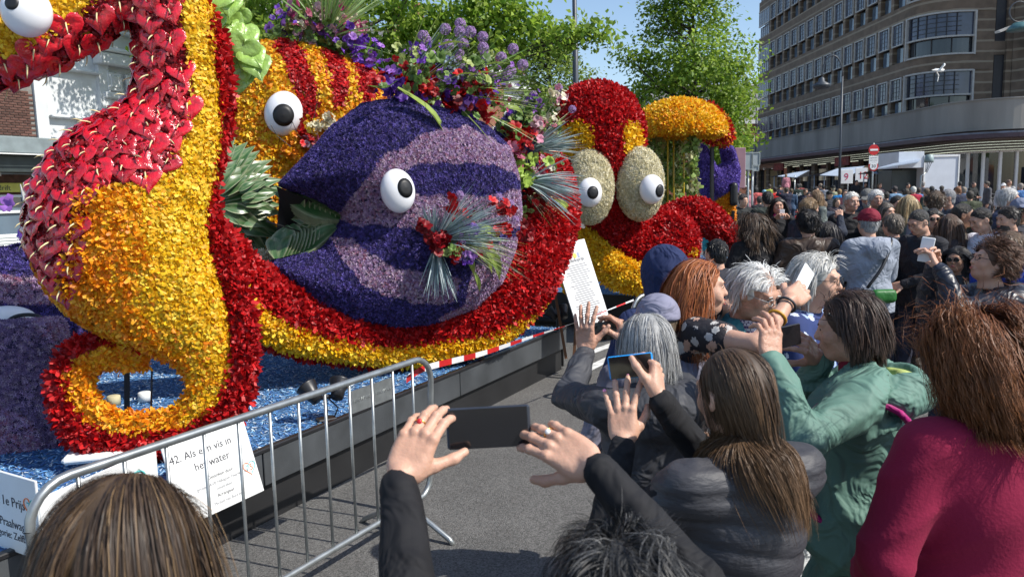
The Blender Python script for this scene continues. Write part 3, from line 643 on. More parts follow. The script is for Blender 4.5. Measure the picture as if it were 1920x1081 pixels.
# ------------------------------------------------------------------ market stalls, trailer, bicycles, wall lantern, gull
m_canv = mat('blue_grey_canvas', (.3, .36, .45), .8, .1, 3, bump=.15); m_canvd = mat('dark_grey_canvas', (.05, .055, .065), .85, .1, 3)
def stall(px0, px1, pxt, yt, yb, Y, label):
    """gabled awning on four poles over a table: px0..px1 eaves, (pxt, yt) the right end of the ridge"""
    a, c, e = at(px0, yb, Y), at(px1, yb-1, Y), at(pxt, yt, Y+.9); g0 = gz(Y)
    s_ = thing('market_stall', label, 'market stall', ((a[0]+c[0])/2, Y+.9, g0), group='market stalls before the shops')
    L0 = a; L1 = np.array([c[0]-.9, c[1]-.2, c[2]-.08]); r0 = np.array([a[0]+1.35, Y+.9, e[2]-.1]); r1 = e
    def slab(q, name, m):
        q = np.array(q); MB().prism(q, (0, 0, 0), (0, 0, -.03)).part(s_, name, m)
    slab([L0, L1, r1, r0], 'awning_front', m_canv)
    e2 = np.array([c[0]+.5, Y+1.6, c[2]]); slab([r1+(0, 0, .002), L1+(.0, -.001, .0), e2], 'awning_side', m_canvd)
    slab([r0+(0, .002, 0), r1+(0, .002, 0), (e2[0], Y+2.2, a[2]), (a[0]+.3, Y+2.2, a[2])], 'awning_back', m_canvd)
    for x, y in ((a[0]+.3, Y+.1), (L1[0]-.05, Y-.05), (a[0]+.5, Y+2), (L1[0], Y+2)): MB().tube([(x, y, g0), (x, y, a[2]+.02)], .03, 6).part(s_, 'pole', m_galv, True)
    xc = (a[0]+L1[0])/2; MB().bbox((xc, Y+1, g0+.85), (abs(L1[0]-a[0])*.9, 1.1, .06)).part(s_, 'table_top', m_white)
    MB().bbox((xc, Y+1, g0+.4), (abs(L1[0]-a[0])*.88, 1.04, .78)).part(s_, 'table_skirt', mat('navy_skirt', (.02, .03, .07), .9, .1, 4)); return s_
stall(1458, 1521, 1518, 319, 330, 44, 'leftmost market stall with grey-blue awning below the shop canopy')
stall(1537, 1622, 1622, 311, 328, 42, 'middle market stall with long grey-blue awning left of the round 30 sign')
stall(1636, 1700, 1708, 306, 324, 38, 'market stall awning right of the round 30 sign, joined to the white trailer')
for (px, py, s_, c_) in ((1588, 331, '9', (.5, .02, .1)), (1615, 328, '12', (.5, .02, .03))):
    q = at(px, py, 41.5); o = MB().bbox((0, 0, .35), (.65, .02, .75)).mesh('stall_banner', m_sw); o = tag(link('stall_banner', o, loc=q-(0, 0, .35)), 'white hanging banner with %s mark at the middle stall' % ('a purple round' if s_ == '9' else 'a red square'), 'banner')
    text(s_, .55, o, 'print', mat('print_%s' % s_, c_, .6), RC, q+np.array([-.18, -.02, -.2])-0*q)
tr = thing('market_trailer', 'white box market trailer with raised flap at the right, before the shop windows', 'trailer', (at(1745, 370, 36)[0], 37, gz(36)))
p, q = at(1733, 291, 36), at(1795, 372, 36); zt, zb = p[2], q[2]; xc = (p[0]+q[0])/2; wd = q[0]-p[0]; m_trl = mat('white_trailer_panel', (.6, .64, .7), .4, .06, 2)
MB().bbox((xc, 37.2, (zt+zb)/2), (wd, 2.4, zt-zb), b=.03).part(tr, 'body', m_trl)
b = MB(); [b.box((xc+s_*wd*.49, 35.98, (zt+zb)/2), (.06, .05, zt-zb)) for s_ in (-1, 1)]; [b.box((xc, 35.985, z), (wd*.97, .045, .08)) for z in (zt-.05, zb+.03)]; b.part(tr, 'edge_trim', m_white)
a = at(1673, 301, 36.6); MB().bbox(((a[0]+p[0])/2, 37, (zt+a[2])/2-.1), (p[0]-a[0], 2.0, .75)).part(tr, 'counter_header', m_trl)
MB().bbox(((a[0]+p[0])/2, 37.4, (zb+.9)), (p[0]-a[0], 1.6, 1.0)).part(tr, 'counter', m_dkmetal)
MB().bbox(((a[0]+p[0])/2, 38, zt-.9), (p[0]-a[0], .1, 1.4)).part(tr, 'back_panel', m_glassdk)
a0, a1, a2, a3 = at(1640, 316, 34.6), at(1722, 303, 34.6), at(1726, 298, 36.), at(1676, 306, 36.); MB().prism([a0, a1, a2, a3], (0, 0, 0), (0, 0, -.04)).part(tr, 'raised_flap', m_canv)
for sx in (-.6, .9): MB().lathe([(.1, -.1), (.32, -.1), (.34, 0), (.32, .1), (.1, .1)], (xc+sx, 36.05, gz(36)+.34), 20, RC).part(tr, 'wheel', m_blk, True)
for s_ in (-.4, .0): MB().tube([(xc-wd*.3+s_, 35.9, gz(36)), (xc-wd*.3+s_, 35.9, zb+.6)], .03, 6).part(tr, 'prop_leg', m_galv, True)
lp = at(1742, 300, 30); ml = thing('mast_lantern', 'grey domed street lantern on a short mast in front of the white trailer', 'street lamp', (lp[0]-.3, 30, gz(30)))
MB().lathe([(.001, .32), (.14, .3), (.17, .1), (.16, .0), (.001, 0)], (lp[0], 30, lp[2]-.1), 18).part(ml, 'dome', mat('verdigris_grey', (.25, .33, .33), .5, .1, 4), True)
b = MB(); [b.tube([(lp[0]+.1*math.cos(a), 30+.1*math.sin(a), lp[2]-.1), (lp[0]-.1+.03*math.cos(a), 30, lp[2]-.5)], .012, 4) for a in (0, 1.5, 3, 4.5)]; b.part(ml, 'cage', m_blk)
MB().tube([(lp[0]-.1, 30, lp[2]-.48), (lp[0]-.28, 30, lp[2]-.6), (lp[0]-.3, 30, gz(30))], [.03, .03, .04], 8).part(ml, 'mast', m_galv, True)
def bicycle(px, Y, rot, label):
    g = at(px, 360, Y); t = thing('bicycle', label, 'bicycle', (g[0], Y, gz(Y)), rot, group='parked bicycles by the shop window'); R = np.column_stack([(1, 0, 0), (0, 0, 1), (0, -1, 0)])
    for sx in (-.53, .53):
        tor = MB(); n = 28; tor.tube([(sx+.34*math.cos(a), 0, .34+.34*math.sin(a)) for a in np.linspace(0, 2*math.pi, n)], .022, 6, False); o = link('wheel', tor.mesh('wheel', m_blk, True), t)
        s_ = MB(); [s_.tube([(sx, 0, .34), (sx+.33*math.cos(a), 0, .34+.33*math.sin(a))], .004, 3, False) for a in np.linspace(0, 6.28, 14)[:-1]]; s_.tube([(sx, -.05, .34), (sx, .05, .34)], .03, 8); link('spokes', s_.mesh('spokes', m_galv), o)
    f = MB(); bb = (-.05, 0, .3); st = (-.22, 0, .85); hd = (.36, 0, .9)
    for a, b_ in ((bb, st), (bb, (.38, 0, .8)), ((-.18, 0, .72), hd), (bb, (-.53, 0, .34)), ((-.18, 0, .7), (-.53, 0, .34)), ((.36, 0, .95), (.53, 0, .34))): f.tube([a, b_], .018, 6)
    link('frame', f.mesh('frame', m_blk, True), t)
    h = MB(); h.tube([(.2, -.3, 1.02), (.32, -.22, 1.08), (.35, 0, 1.05), (.32, .22, 1.08), (.2, .3, 1.02)], .014, 6); link('handlebar', h.mesh('handlebar', m_galv, True), t)
    s_ = SDF((-.4, -.15, .8), (-.05, .15, 1.), .02).cone((-.33, 0, .9), (-.1, 0, .89), .07, .03).mesh(); link('saddle', mesh('saddle', *s_, m_blk, True), t)
    link('rack', MB().box((-.55, 0, .74), (.38, .13, .02)).tube([(-.5, .06, .74), (-.53, .06, .34)], .008, 4).mesh('rack', m_blk), t); link('mudguard', MB().tube([(-.53+.38*math.cos(a), 0, .34+.38*math.sin(a)) for a in np.linspace(.3, 3., 10)], .02, 5).mesh('mudguard', m_blk), t); return t
bicycle(1869, 35, .25, 'black city bicycle parked nearest the white shop mullion, whole rear wheel in view'); bicycle(1856, 35.8, .5, 'black bicycle parked behind another, its handlebar raised, beside the man with dark glasses')
# round-headed wall lantern at the very top right
lp = at(1905, 45, 37.); wl = thing('wall_lantern', 'teal domed lantern with a metal ring above, at the top right corner of the square', 'lantern', (lp[0], 37, lp[2]-.5))
MB().lathe([(.001, .4), (.3, .34), (.52, .12), (.55, 0), (.001, -.03)], (lp[0]+.2, 37, lp[2]-.3), 20).part(wl, 'dome', mat('teal_enamel', (.06, .14, .15), .35, .1, 4), True)
MB().tube([(lp[0]+.12+.46*math.cos(a), 37, lp[2]+.55+.46*math.sin(a)) for a in np.linspace(0, 6.283, 30)], .03, 6, False).part(wl, 'ring', m_pole, True)
MB().prism([at(1872, 58, 37.2), at(1930, 36, 37.2), at(1930, 40, 37.2), at(1873, 62, 37.2)], (0, 0, 0), (0, .3, .02)).part(wl, 'bracket', m_frame); MB().tube([lp+(.2, 0, 0), lp+(2.5, .6, .6)], .06, 6).part(wl, 'wall_arm', m_pole)
gl = at(1760, 132, 24.); gu = thing('gull', 'white gull gliding in front of the office block corner window', 'bird', gl, rotz=.3)
s_ = SDF((-.6, -.25, -.4), (.6, .25, .3), .012)
s_.cone((-.14, 0, .0), (.1, 0, .0), .035, .055, .02).cone((.1, 0, 0), (.18, 0, .02), .04, .03, .02).cone((.2, 0, .02), (.25, 0, .005), .014, .006, .005).cone((-.14, 0, 0), (-.26, 0, 0), .03, .012, .02)
for sg in (-1, 1): s_.path(np.array([(0.02, sg*.04, .03, .03), (.04, sg*.16, .16 if sg < 0 else .06, .022), (-.02 if sg < 0 else .25, sg*.24, .12 if sg < 0 else -.12, .018), (-.12 if sg < 0 else .22, sg*.24, .02 if sg < 0 else -.3, .012)]), .02)
link('body', mesh('body', *s_.mesh(), mat('gull_white', (.85, .85, .83), .7, .05, 8), True), gu)
# ------------------------------------------------------------------ floats: decks
FD = np.array([.474, .8805, 0.]); FN = np.array([-.8805, .474, 0.]); E0 = np.array([.62, 8.9, 0.]); RFD = np.column_stack([FD, FN, (0, 0, 1)])
def fp(t, u=0., z=0.): return E0+FD*t+FN*u+np.array([0, 0, z])
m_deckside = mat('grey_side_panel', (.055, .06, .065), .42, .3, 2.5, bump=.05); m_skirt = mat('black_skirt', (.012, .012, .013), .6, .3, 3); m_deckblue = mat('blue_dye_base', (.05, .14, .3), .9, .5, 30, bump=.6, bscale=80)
m_petal = mat('petal', (1, 1, 1), .5, .1, 30, attr='Col', spec=.45, transl=.3)
m_floret = mat('floret', (1, 1, 1), .6, .1, 30, attr='Col', spec=.3, transl=.12)
m_gloss = mat('glossy_flower', (1, 1, 1), .3, .1, 20, attr='Col', spec=.6)
m_chip = mat('dyed_wood_chip', (1, 1, 1), .7, .1, 20, attr='Col')
def deck(label, t0, t1, wd, n, dz=0.):
    d = thing('float_deck', label, 'parade float', fp((t0+t1)/2, wd/2)); tc, L = (t0+t1)/2, t1-t0
    MB().box(fp(tc, wd/2, .44+dz), (L, wd-.04, .1), RFD).part(d, 'deck_bed', m_deckblue)
    n_pan = max(1, round(L/2.4))
    for i in range(n_pan): MB().bbox(fp(t0+(i+.5)*L/n_pan, -.0, .375+dz), (L/n_pan-.012, .03, .22), RFD, b=.004).part(d, 'side_panel', m_deckside)
    MB().bbox(fp(tc, -.0, .5+dz), (L, .05, .028), RFD, b=.006).part(d, 'edge_trim', m_blk)
    for (t, s_) in ((t0, -1), (t1, 1)): MB().box(fp(t, wd/2, .26+dz), (.03, wd-.06, .46), RFD).part(d, 'end_panel', m_skirt)
    MB().box(fp(tc, .05, .13), (L-.1, .03, .27), RFD).part(d, 'skirt', m_skirt)
    MB().box(fp(tc, .02, .262+dz), (L-.02, .02, .02), RFD).part(d, 'lower_trim', m_blk)
    P = np.array([fp(a, b, .492+dz) for a, b in zip(rng.uniform(t0+.03, t1-.03, n), rng.uniform(.03, wd-.05, n)**1)]); P[:, 2] += rng.uniform(0, .012, n)
    tv = np.array([(-1, -.22, 0), (1, -.25, .1), (1, .2, 0), (-1, .22, .12)]); tf = np.array([(0, 1, 2, 3)])
    V, F, ix = scatter(P, np.tile((0, 0, 1.), (n, 1)), (tv, tf), .0145, .5, .5); C = pal([(.06, .2, .5), (.12, .33, .62), (.03, .1, .3), (.3, .5, .7), (.6, .68, .74), (.1, .27, .55)], n)
    wpart(d, 'blue_shavings', V, F, m_chip, col=C[ix], kind='stuff'); return d
deck1 = deck('long float deck of blue wood shavings with grey side panels under the seahorse and fishes', -9.5, 0, 3.6, 70000)
deck2 = deck('second float deck of pale blue shavings under the red octopus', 2.5, 9.5, 3.4, 9000, .06)
# ------------------------------------------------------------------ sculpture planes
class Plane:
    def __init__(s, px, py, Y, ang):
        s.P0 = at(px, py, Y); a = math.radians(ang); s.t = np.array([math.cos(a), math.sin(a), 0]); s.n = np.array([math.sin(a), -math.cos(a), 0]); s.R = np.column_stack([s.t, -s.n, (0, 0, 1)])
    def __call__(s, px, py):
        p = onplane(px, py, s.P0, s.n)-s.P0; return np.array([p @ s.t, p[2]])
    def sc(s, px, py): return (onplane(px, py, s.P0, s.n)-CAMP) @ _d/FPX
    def w(s, V): return np.asarray(V) @ s.R.T+s.P0
    def W(s, px, py, y=0.): return onplane(px, py, s.P0-s.n*y, s.n)
    def px(s, P):            # sculpture-plane pixel coordinates of world points (depth dropped)
        q = np.asarray(P)-s.P0; q = q-np.outer(q @ s.n, s.n); return project(q+s.P0)
    def path(s, pts, yoff=0.): return np.array([(*s(x, y)[:1], yoff+(pts_[0] if (pts_ := rest) else 0) if rest else yoff, s(x, y)[1], r*s.sc(x, y)) for x, y, r, *rest in pts])
def inflate(pl, poly, T, Rr, h, yoff=0., extra=None, sub=None, pw=2.):
    P = np.array([pl(*p) for p in poly]); lo = (P[:, 0].min()-.08, yoff-T-.06, P[:, 1].min()-.08); hi = (P[:, 0].max()+.08, yoff+T+.06, P[:, 1].max()+.08)
    S = SDF(lo, hi, h); X, Z = np.meshgrid(S.ax[0], S.ax[2], indexing='ij'); d2 = polysdf(X, Z, P)
    e = np.clip(-d2/Rr, 0, 1); wd = T*np.sqrt(np.clip(1-(1-e)**pw, 0, 1)); yy = np.abs(S.ax[1]-yoff)[None, :, None]; d2b = d2[:, None, :]
    S.f = np.where(d2b < 0, np.maximum((yy-wd[:, None, :])*.7, d2b), np.hypot(np.maximum(d2b, 0), np.maximum(yy-.0, 0))).astype(np.float32)
    if extra: extra(S)
    V, Q = S.mesh(); return pl.w(V), Q
YEL = [(.88, .52, .008), (.92, .6, .015), (.85, .45, .006), (.95, .68, .05)]; ORA = [(.88, .32, .006), (.92, .42, .01), (.8, .24, .006), (.95, .5, .03)]
RED = [(.56, .008, .01), (.44, .005, .008), (.66, .016, .018), (.34, .003, .006)]; BLU = [(.075, .055, .25), (.05, .04, .18), (.13, .1, .4), (.025, .02, .08), (.08, .05, .22), (.03, .025, .1)]
LIL = [(.4, .26, .46), (.3, .18, .34), (.52, .38, .56), (.34, .14, .22), (.55, .42, .5)]; CRM = [(.78, .72, .5), (.85, .8, .62), (.66, .6, .38)]; BRG = [(.26, .003, .008), (.34, .005, .012), (.18, .002, .006)]
m_fred = mat('red_form', (.2, .005, .006), .9); m_fyel = mat('yellow_form', (.5, .24, .008), .9); m_fpur = mat('purple_form', (.025, .018, .06), .9); m_fcrm = mat('cream_form', (.5, .45, .28), .9)
T_CURL = petals3(4, 1, .4, .9, 1); T_LONG = petals3(4, 1, .24, 1.1, 2); T_STAR = star(5, .6); T_FRILL = petals3(3, 1, .42, 1.2, 4)
m_eye = mat('white_ball', (.8, .8, .82), .35, .03, 4, coat=.3); m_pupil = mat('black_disc', (.012, .012, .013), .5, .2, 6)
def eyeball(parent, pl, cx, cy, wpx, hpx, pcx, pcy, prx, pry, y, depth=.7, name='eye', tilt=0.):
    c = pl.W(cx, cy, y); s_ = pl.sc(cx, cy); r = np.array([wpx/2*s_, wpx/2*s_*depth, hpx/2*s_]); Rt = np.array(Matrix.Rotation(tilt, 3, 'Y')); R = pl.R @ Rt
    b = MB(); b.lathe([(math.sin(a), math.cos(a)) for a in np.linspace(.001, math.pi-.001, 20)], n=32); V = (b.V[0]*r) @ R.T+c
    e = wpart(parent, name, V, b.F, m_eye, smooth=True)
    d = np.array([(pcx-cx)/(wpx/2), 0, -(pcy-cy)/(hpx/2)]); d[1] = -math.sqrt(max(.05, 1-d[0]**2-d[2]**2)); b = MB(); k = []
    a1 = prx/(wpx/2); n = 30; R2 = frame(d, (0, 0, 1)); V = []
    for rr in (0.001, .5, 1.):
        for j in range(n):
            a = 2*math.pi*j/n; q = R2 @ np.array([rr*a1*math.cos(a), rr*a1*(pry/prx)*(wpx/hpx)*math.sin(a), 0])+d; q = q/np.linalg.norm(q)*1.012; V.append(q)
    F = [(i*n+j, i*n+(j+1) % n, (i+1)*n+(j+1) % n, (i+1)*n+j) for i in range(2) for j in range(n)]; rim = len(V)
    V += [v/1.012*.97 for v in V[2*n:3*n]]; F += [(2*n+j, 2*n+(j+1) % n, rim+(j+1) % n, rim+j) for j in range(n)]
    wpart(e, 'pupil', (np.array(V)*r) @ R.T+c, F, m_pupil, smooth=True); return e
# ---- flower head meshes
def anthurium_mesh(seed=0, col=(.42, .004, .01)):
    r = np.random.default_rng(seed); n = 22; V = [(0, .12, -.02)]; t = np.linspace(0, 2*math.pi, n, endpoint=False)
    hx = 16*np.sin(t)**3/16; hy = (13*np.cos(t)-5*np.cos(2*t)-2*np.cos(3*t)-np.cos(4*t))/15
    for s_, z in ((.3, .03), (.62, .1), (.88, .12), (1., .05)):
        for j in range(n): V.append((hx[j]*s_, .12+(hy[j]-.12)*s_, z+(.055*math.sin(4.5*t[j]*2+seed)+r.normal(0, .012))*s_*(1 if s_ > .5 else .5)-.22*(hy[j]*s_ < -.5)*s_*abs(hy[j])))
    F = [(0, 1+j, 1+(j+1) % n) for j in range(n)]+[(1+i*n+j, 1+(i+1)*n+j, 1+(i+1)*n+(j+1) % n, 1+i*n+(j+1) % n) for i in range(3) for j in range(n)]
    return np.array(V), F
m_anth = mat('glossy_red_spathe', (.52, .005, .016), .2, .25, 3, bump=.25, bscale=7, spec=.7, coat=.5, objvar=.25); m_spad = mat('cream_spadix', (.66, .56, .3), .5, .1, 20, objvar=.15)
m_anthg = mat('lime_spathe', (.3, .47, .1), .25, .2, 3, bump=.25, bscale=7, spec=.6, coat=.4, objvar=.2, transl=.25)
AN = [mesh('anthurium', *anthurium_mesh(i), m_anth, True) for i in range(4)]; ANG = [mesh('green_anthurium', *anthurium_mesh(i+9), m_anthg, True) for i in range(3)]
_b = MB(); _b.tube([(0, .25, .02), (0, .1, .22), (0, -.12, .42), (.0, -.38, .52)], [.05, .05, .042, .015], 6); SPD = mesh('spadix', _b.V[0], _b.F, m_spad, True)
def place_anth(parent, P, N, size, meshes, spad=True, name='anthurium', down=(0, 0, -1)):
    o0 = np.array(root(parent).location)
    for p, n in zip(P, N):
        nn = n+rng.normal(0, .1, 3)+np.array([0, -.1, .22]); R = frame(nn, (0, 0, 1)); a = rng.normal(0, .3); R = R @ rotz(a)
        s_ = size*rng.uniform(.85, 1.18); o = link(name, meshes[rng.integers(len(meshes))], parent, M=m4(R, p+n*.02-o0, s_))
        if spad: link('spadix', SPD, o)
def poisson(P, N, d, maxn=400):
    keep = []; 
    for i in range(len(P)):
        if all(np.linalg.norm(P[i]-P[j]) > d for j in keep): keep.append(i)
        if len(keep) >= maxn: break
    return P[keep], N[keep]
# ------------------------------------------------------------------ seahorse
sp = Plane(250, 420, 4.62, 14)
sea = thing('seahorse_sculpture', 'giant yellow flower seahorse with red anthurium belly, red ridge and curled tail', 'flower sculpture', sp.W(250, 850)*np.array([1, 1, 0])+np.array([0, 0, .5]))
body = [(-90, 95, 72), (-20, 75, 78), (60, 42, 80), (140, 5, 74), (215, -45, 70), (290, -30, 66), (328, 50, 66), (334, 120, 66), (334, 195, 72), (322, 250, 84), (280, 312, 112), (240, 372, 138), (226, 430, 148), (240, 485, 138), (285, 535, 112), (330, 582, 84), (372, 634, 54), (393, 690, 37), (393, 735, 31), (366, 777, 28), (312, 802, 25), (255, 805, 24), (200, 794, 22), (163, 762, 20), (146, 722, 18), (153, 690, 17), (182, 671, 18), (222, 667, 17), (262, 672, 15)]
def tubes(pl, pts, h, sq=.62, k=.03, pad=.06, y=0., post=None):
    P = pl.path(smoothpath(pts, 5)); P[:, 1] = 0; lo = P[:, :3].min(0)-P[:, 3].max()-pad; hi = P[:, :3].max(0)+P[:, 3].max()+pad
    S = SDF(lo, hi, h); S.path(P, k)
    if post: post(S)
    V, Q = S.mesh(); V[:, 1] = V[:, 1]*sq+y; return pl.w(V), Q
VB, QB = tubes(sp, body, .022)
ANTH = [(205, 25), (240, -60), (345, -60), (345, 60), (364, 130), (362, 230), (352, 262), (325, 325), (272, 342), (235, 350), (190, 365), (190, 425), (170, 450), (172, 500), (155, 560), (110, 520), (20, 430), (30, 300), (100, 230), (180, 190), (225, 150), (215, 80)]
CHIN = [(-140, 260), (-140, 110), (-30, 118), (60, 108), (125, 62), (205, 5), (240, 60), (225, 110), (180, 150), (90, 210)]
def sea_col(P):
    q = sp.px(P); n = len(P); C = pal(YEL, n); o = pal(ORA, n); x, y = q[:, 0], q[:, 1]
    pr = np.clip((330-x)/170+.25*(noise3(P, 5, 3)), 0, 1)*(y > 330)+np.clip((y-560)/150, 0, 1)*.35; pr = np.where((y > 640) & (x < 330), .45+.4*(y < 700), pr); pr = np.where((x > 380) & (y > 300) & (y < 620), 0.02, pr)
    C = np.where((rng.random(n) < pr)[:, None], o, C); r = inpoly(q, ANTH) | inpoly(q, CHIN); return np.where(r[:, None], pal(BRG, n), C)
floral(sea, 'yellow_petals', VB, QB, 3300, .026, T_CURL, sea_col, m_petal, m_fyel, base_name='body_form', basemat=m_fyel)
# long tulip petals on the lower belly
floral(sea, 'orange_tulip_petals', VB, QB, 1500, .042, T_LONG, lambda P: pal(ORA, len(P)), m_petal, m_fyel, keep=lambda P: inpoly(sp.px(P), [(175, 360), (280, 360), (290, 470), (260, 560), (330, 640), (380, 720), (330, 800), (150, 800), (120, 700), (200, 640), (300, 690), (330, 690), (230, 600), (130, 560)]), tilt=.9)
ridge = [(285, -60, 15), (350, -10, 15), (392, 60, 15), (411, 140, 15), (414, 220, 14), (397, 300, 14), (384, 370, 14), (400, 430, 14), (430, 510, 15), (450, 580, 16), (456, 650, 18), (446, 720, 22), (415, 775, 26), (365, 812, 28), (300, 828, 28), (230, 832, 27), (165, 815, 25), (127, 765, 20), (116, 710, 15), (138, 660, 12), (185, 640, 9), (240, 638, 8), (266, 650, 7)]
VR, QR = tubes(sp, ridge, .02, .8)
floral(sea, 'red_ridge_petals', VR, QR, 3000, .03, T_FRILL, lambda P: pal(RED, len(P)), m_petal, m_fred, base_name='ridge_form', basemat=m_fred, tilt=.9)
P_, N_ = sample(VB, QB, 9000, .12); q = sp.px(P_); k_ = inpoly(q, ANTH) | (inpoly(q, CHIN) & (q[:, 1] < 200)); P_, N_ = poisson(P_[k_], N_[k_], .094, 290); o_ = np.argsort(-P_[:, 2]); place_anth(sea, P_[o_], N_[o_], .084, AN)
eyeball(sea, sp, 50, 22, 82, 88, 37, 14, 13, 13, -.30, .8)
# light green spathes of the crest behind the ridge
cp = [(350, -20), (375, 5), (400, 20), (372, 30), (395, 45), (425, 40), (410, 70), (440, 62), (430, 90), (455, 90), (425, 110), (450, 118), (475, 108), (440, 140), (466, 138), (482, 128), (435, 160), (418, 88), (405, 0), (385, -15), (445, 30), (430, 10), (462, 72), (448, 155)]
place_anth(sea, np.array([sp.W(x, y, .10+.05*(i % 3)) for i, (x, y) in enumerate(cp)]), np.array([(.25+.25*math.sin(i*2.1), -1, .25+.3*math.cos(i*1.7)) for i in range(len(cp))]), .095, ANG, False, 'green_anthurium')
MB().bbox(sp.W(185, 846, .0), (.34, .3, .05), sp.R, b=.02).part(sea, 'foot_plate', m_white)
b = MB(); b.tube([sp.W(420, 600, .1), sp.W(430, 880, .15)], .03, 8); b.tube([sp.W(250, 830, .05), sp.W(250, 870, .1)], .03, 8); b.tube([sp.W(285, 690, .05), sp.W(283, 780, .05)], .006, 6); b.part(sea, 'support_rod', m_blk, True)
# ------------------------------------------------------------------ variegated leaves
def leafmesh(seed, L=1., W=.19, fold=.35, bend=.3):
    r = np.random.default_rng(seed); n = 8; V = []; C = []
    for i in range(n+1):
        t = i/n; w_ = W*math.sin(math.pi*min(1, t*.9+.08))**.75*(1-t**6)+.004; z = bend*t*t*-.6+.12*math.sin(t*3.0)*bend
        for j, u in enumerate((-1, -.7, -.35, 0, .35, .7, 1)):
            V.append((u*w_, t*L, z+abs(u)*w_*fold+.012*math.sin(9*t+seed)*abs(u)))
            g = np.array([.05, .15, .045])*r.uniform(.7, 1.3); cr = np.array([.55, .56, .36]); m_ = (.7 if abs(u) == 1 else .22 if (abs(u) == .7 and seed % 2) else .06 if j != 3 else .25); m_ = min(1, max(0, m_+r.uniform(-.12, .12))); C.append(g*(1-m_)+cr*m_)
    F = np.array([(i*7+j, i*7+j+1, (i+1)*7+j+1, (i+1)*7+j) for i in range(n) for j in range(6)]); return np.array(V), F, np.array(C)
m_vleaf = mat('variegated_leaf', (1, 1, 1), .32, .35, 9, attr='Col', spec=.5, stretch=(9, 1, 1), transl=.12)
LM = []
for i in range(5):
    v, f_, c = leafmesh(i, bend=.3+.1*i); LM.append(mesh('striped_leaf', v, f_, m_vleaf, True, col=c))
def put_leaf(parent, a, b, out, name='striped_leaf', wf=1.):
    a, b = np.asarray(a), np.asarray(b); y = b-a; L = np.linalg.norm(y); y /= L; out = np.asarray(out, float); z = out-y*(out @ y); z /= np.linalg.norm(z); x = np.cross(y, z)
    M = np.column_stack([x*wf, y, z])*L; return link(name, LM[rng.integers(5)], parent, M=m4(M, a-np.array(root(parent).location)))
# ------------------------------------------------------------------ orange clownfish
cf = Plane(560, 300, 7.95, 12)
clown = thing('orange_fish_sculpture', 'orange flower fish with red stripes and leaf-lined mouth between seahorse and purple fish', 'flower sculpture', cf.W(560, 640)*np.array([1, 1, 0])+np.array([0, 0, .5]))
pol = [(395, 260), (410, 180), (440, 115), (480, 84), (530, 77), (600, 92), (660, 118), (705, 138), (760, 210), (740, 300), (660, 430), (560, 515), (480, 520), (420, 500), (390, 400)]
VC, QC = inflate(cf, pol, .48, .62, .03)
ST = [[(498, 60), (545, 70), (578, 120), (597, 170), (600, 228), (566, 232), (556, 180), (538, 130)], [(598, 80), (636, 90), (652, 150), (652, 205), (628, 218), (620, 160)], [(656, 100), (692, 110), (705, 190), (676, 205), (668, 160)]]
def cf_col(P):
    q = cf.px(P); n = len(P); r = np.zeros(n, bool)
    for s_ in ST: r |= inpoly(q, s_)
    C = np.where((rng.random(n) < .45)[:, None], pal(YEL, n), pal(ORA, n)); return np.where(r[:, None], pal(RED, n), C)
floral(clown, 'orange_petals', VC, QC, 1500, .036, T_CURL, cf_col, m_petal, m_fyel, base_name='body_form', basemat=m_fyel, tilt=.7)
eyeball(clown, cf, 532, 213, 66, 78, 534, 218, 21, 22, -.5, .7, tilt=.2)
fl = Plane(450, 380, 6.9, 0); ctr = (392, 382)
for lay, (nl, L0, y0) in enumerate(((17, 132, .12), (15, 118, .06), (12, 100, .0), (9, 84, -.06))):
    for i in range(nl):
        a = math.radians(84-138*(i+.5*(lay % 2))/(nl-1)+rng.uniform(-4, 4)); r0 = 24+lay*2 if abs(a) < .9 else 40; ex = L0*(1+.06*math.sin(i*3.1))*(1.12 if a < -.3 else 1)
        if lay >= 2 and -.05 < a < .5: r0, ex = 62, L0*1.12
        put_leaf(clown, fl.W(ctr[0]+r0*math.cos(a), ctr[1]-r0*math.sin(a)*.95, y0), fl.W(ctr[0]+ex*math.cos(a), ctr[1]-ex*math.sin(a)-6, y0+.05), (.15*math.cos(a), -1, .3*math.sin(a)+.25))
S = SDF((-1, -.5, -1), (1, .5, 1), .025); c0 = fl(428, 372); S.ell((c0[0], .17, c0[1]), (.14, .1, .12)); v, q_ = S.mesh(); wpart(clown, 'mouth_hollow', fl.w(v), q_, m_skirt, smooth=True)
VL, QL = tubes(fl, [(395, 440, 20), (425, 478, 22), (465, 494, 20), (500, 490, 14)], .02, 1.0, y=.1)
floral(clown, 'lip_blooms', VL, QL, 5200, .018, T_FRILL, lambda P: np.where((fl.px(P)[:, 1] > 488-(450-fl.px(P)[:, 0])*.7)[:, None], pal(YEL, len(P)), pal(CRM, len(P))), m_petal, m_fyel, base_name='lower_lip', basemat=m_fcrm)
MB().tube([cf.W(560, 480, .1), cf.W(560, 640, .1)], .05, 8).part(clown, 'support_rod', m_blk, True)
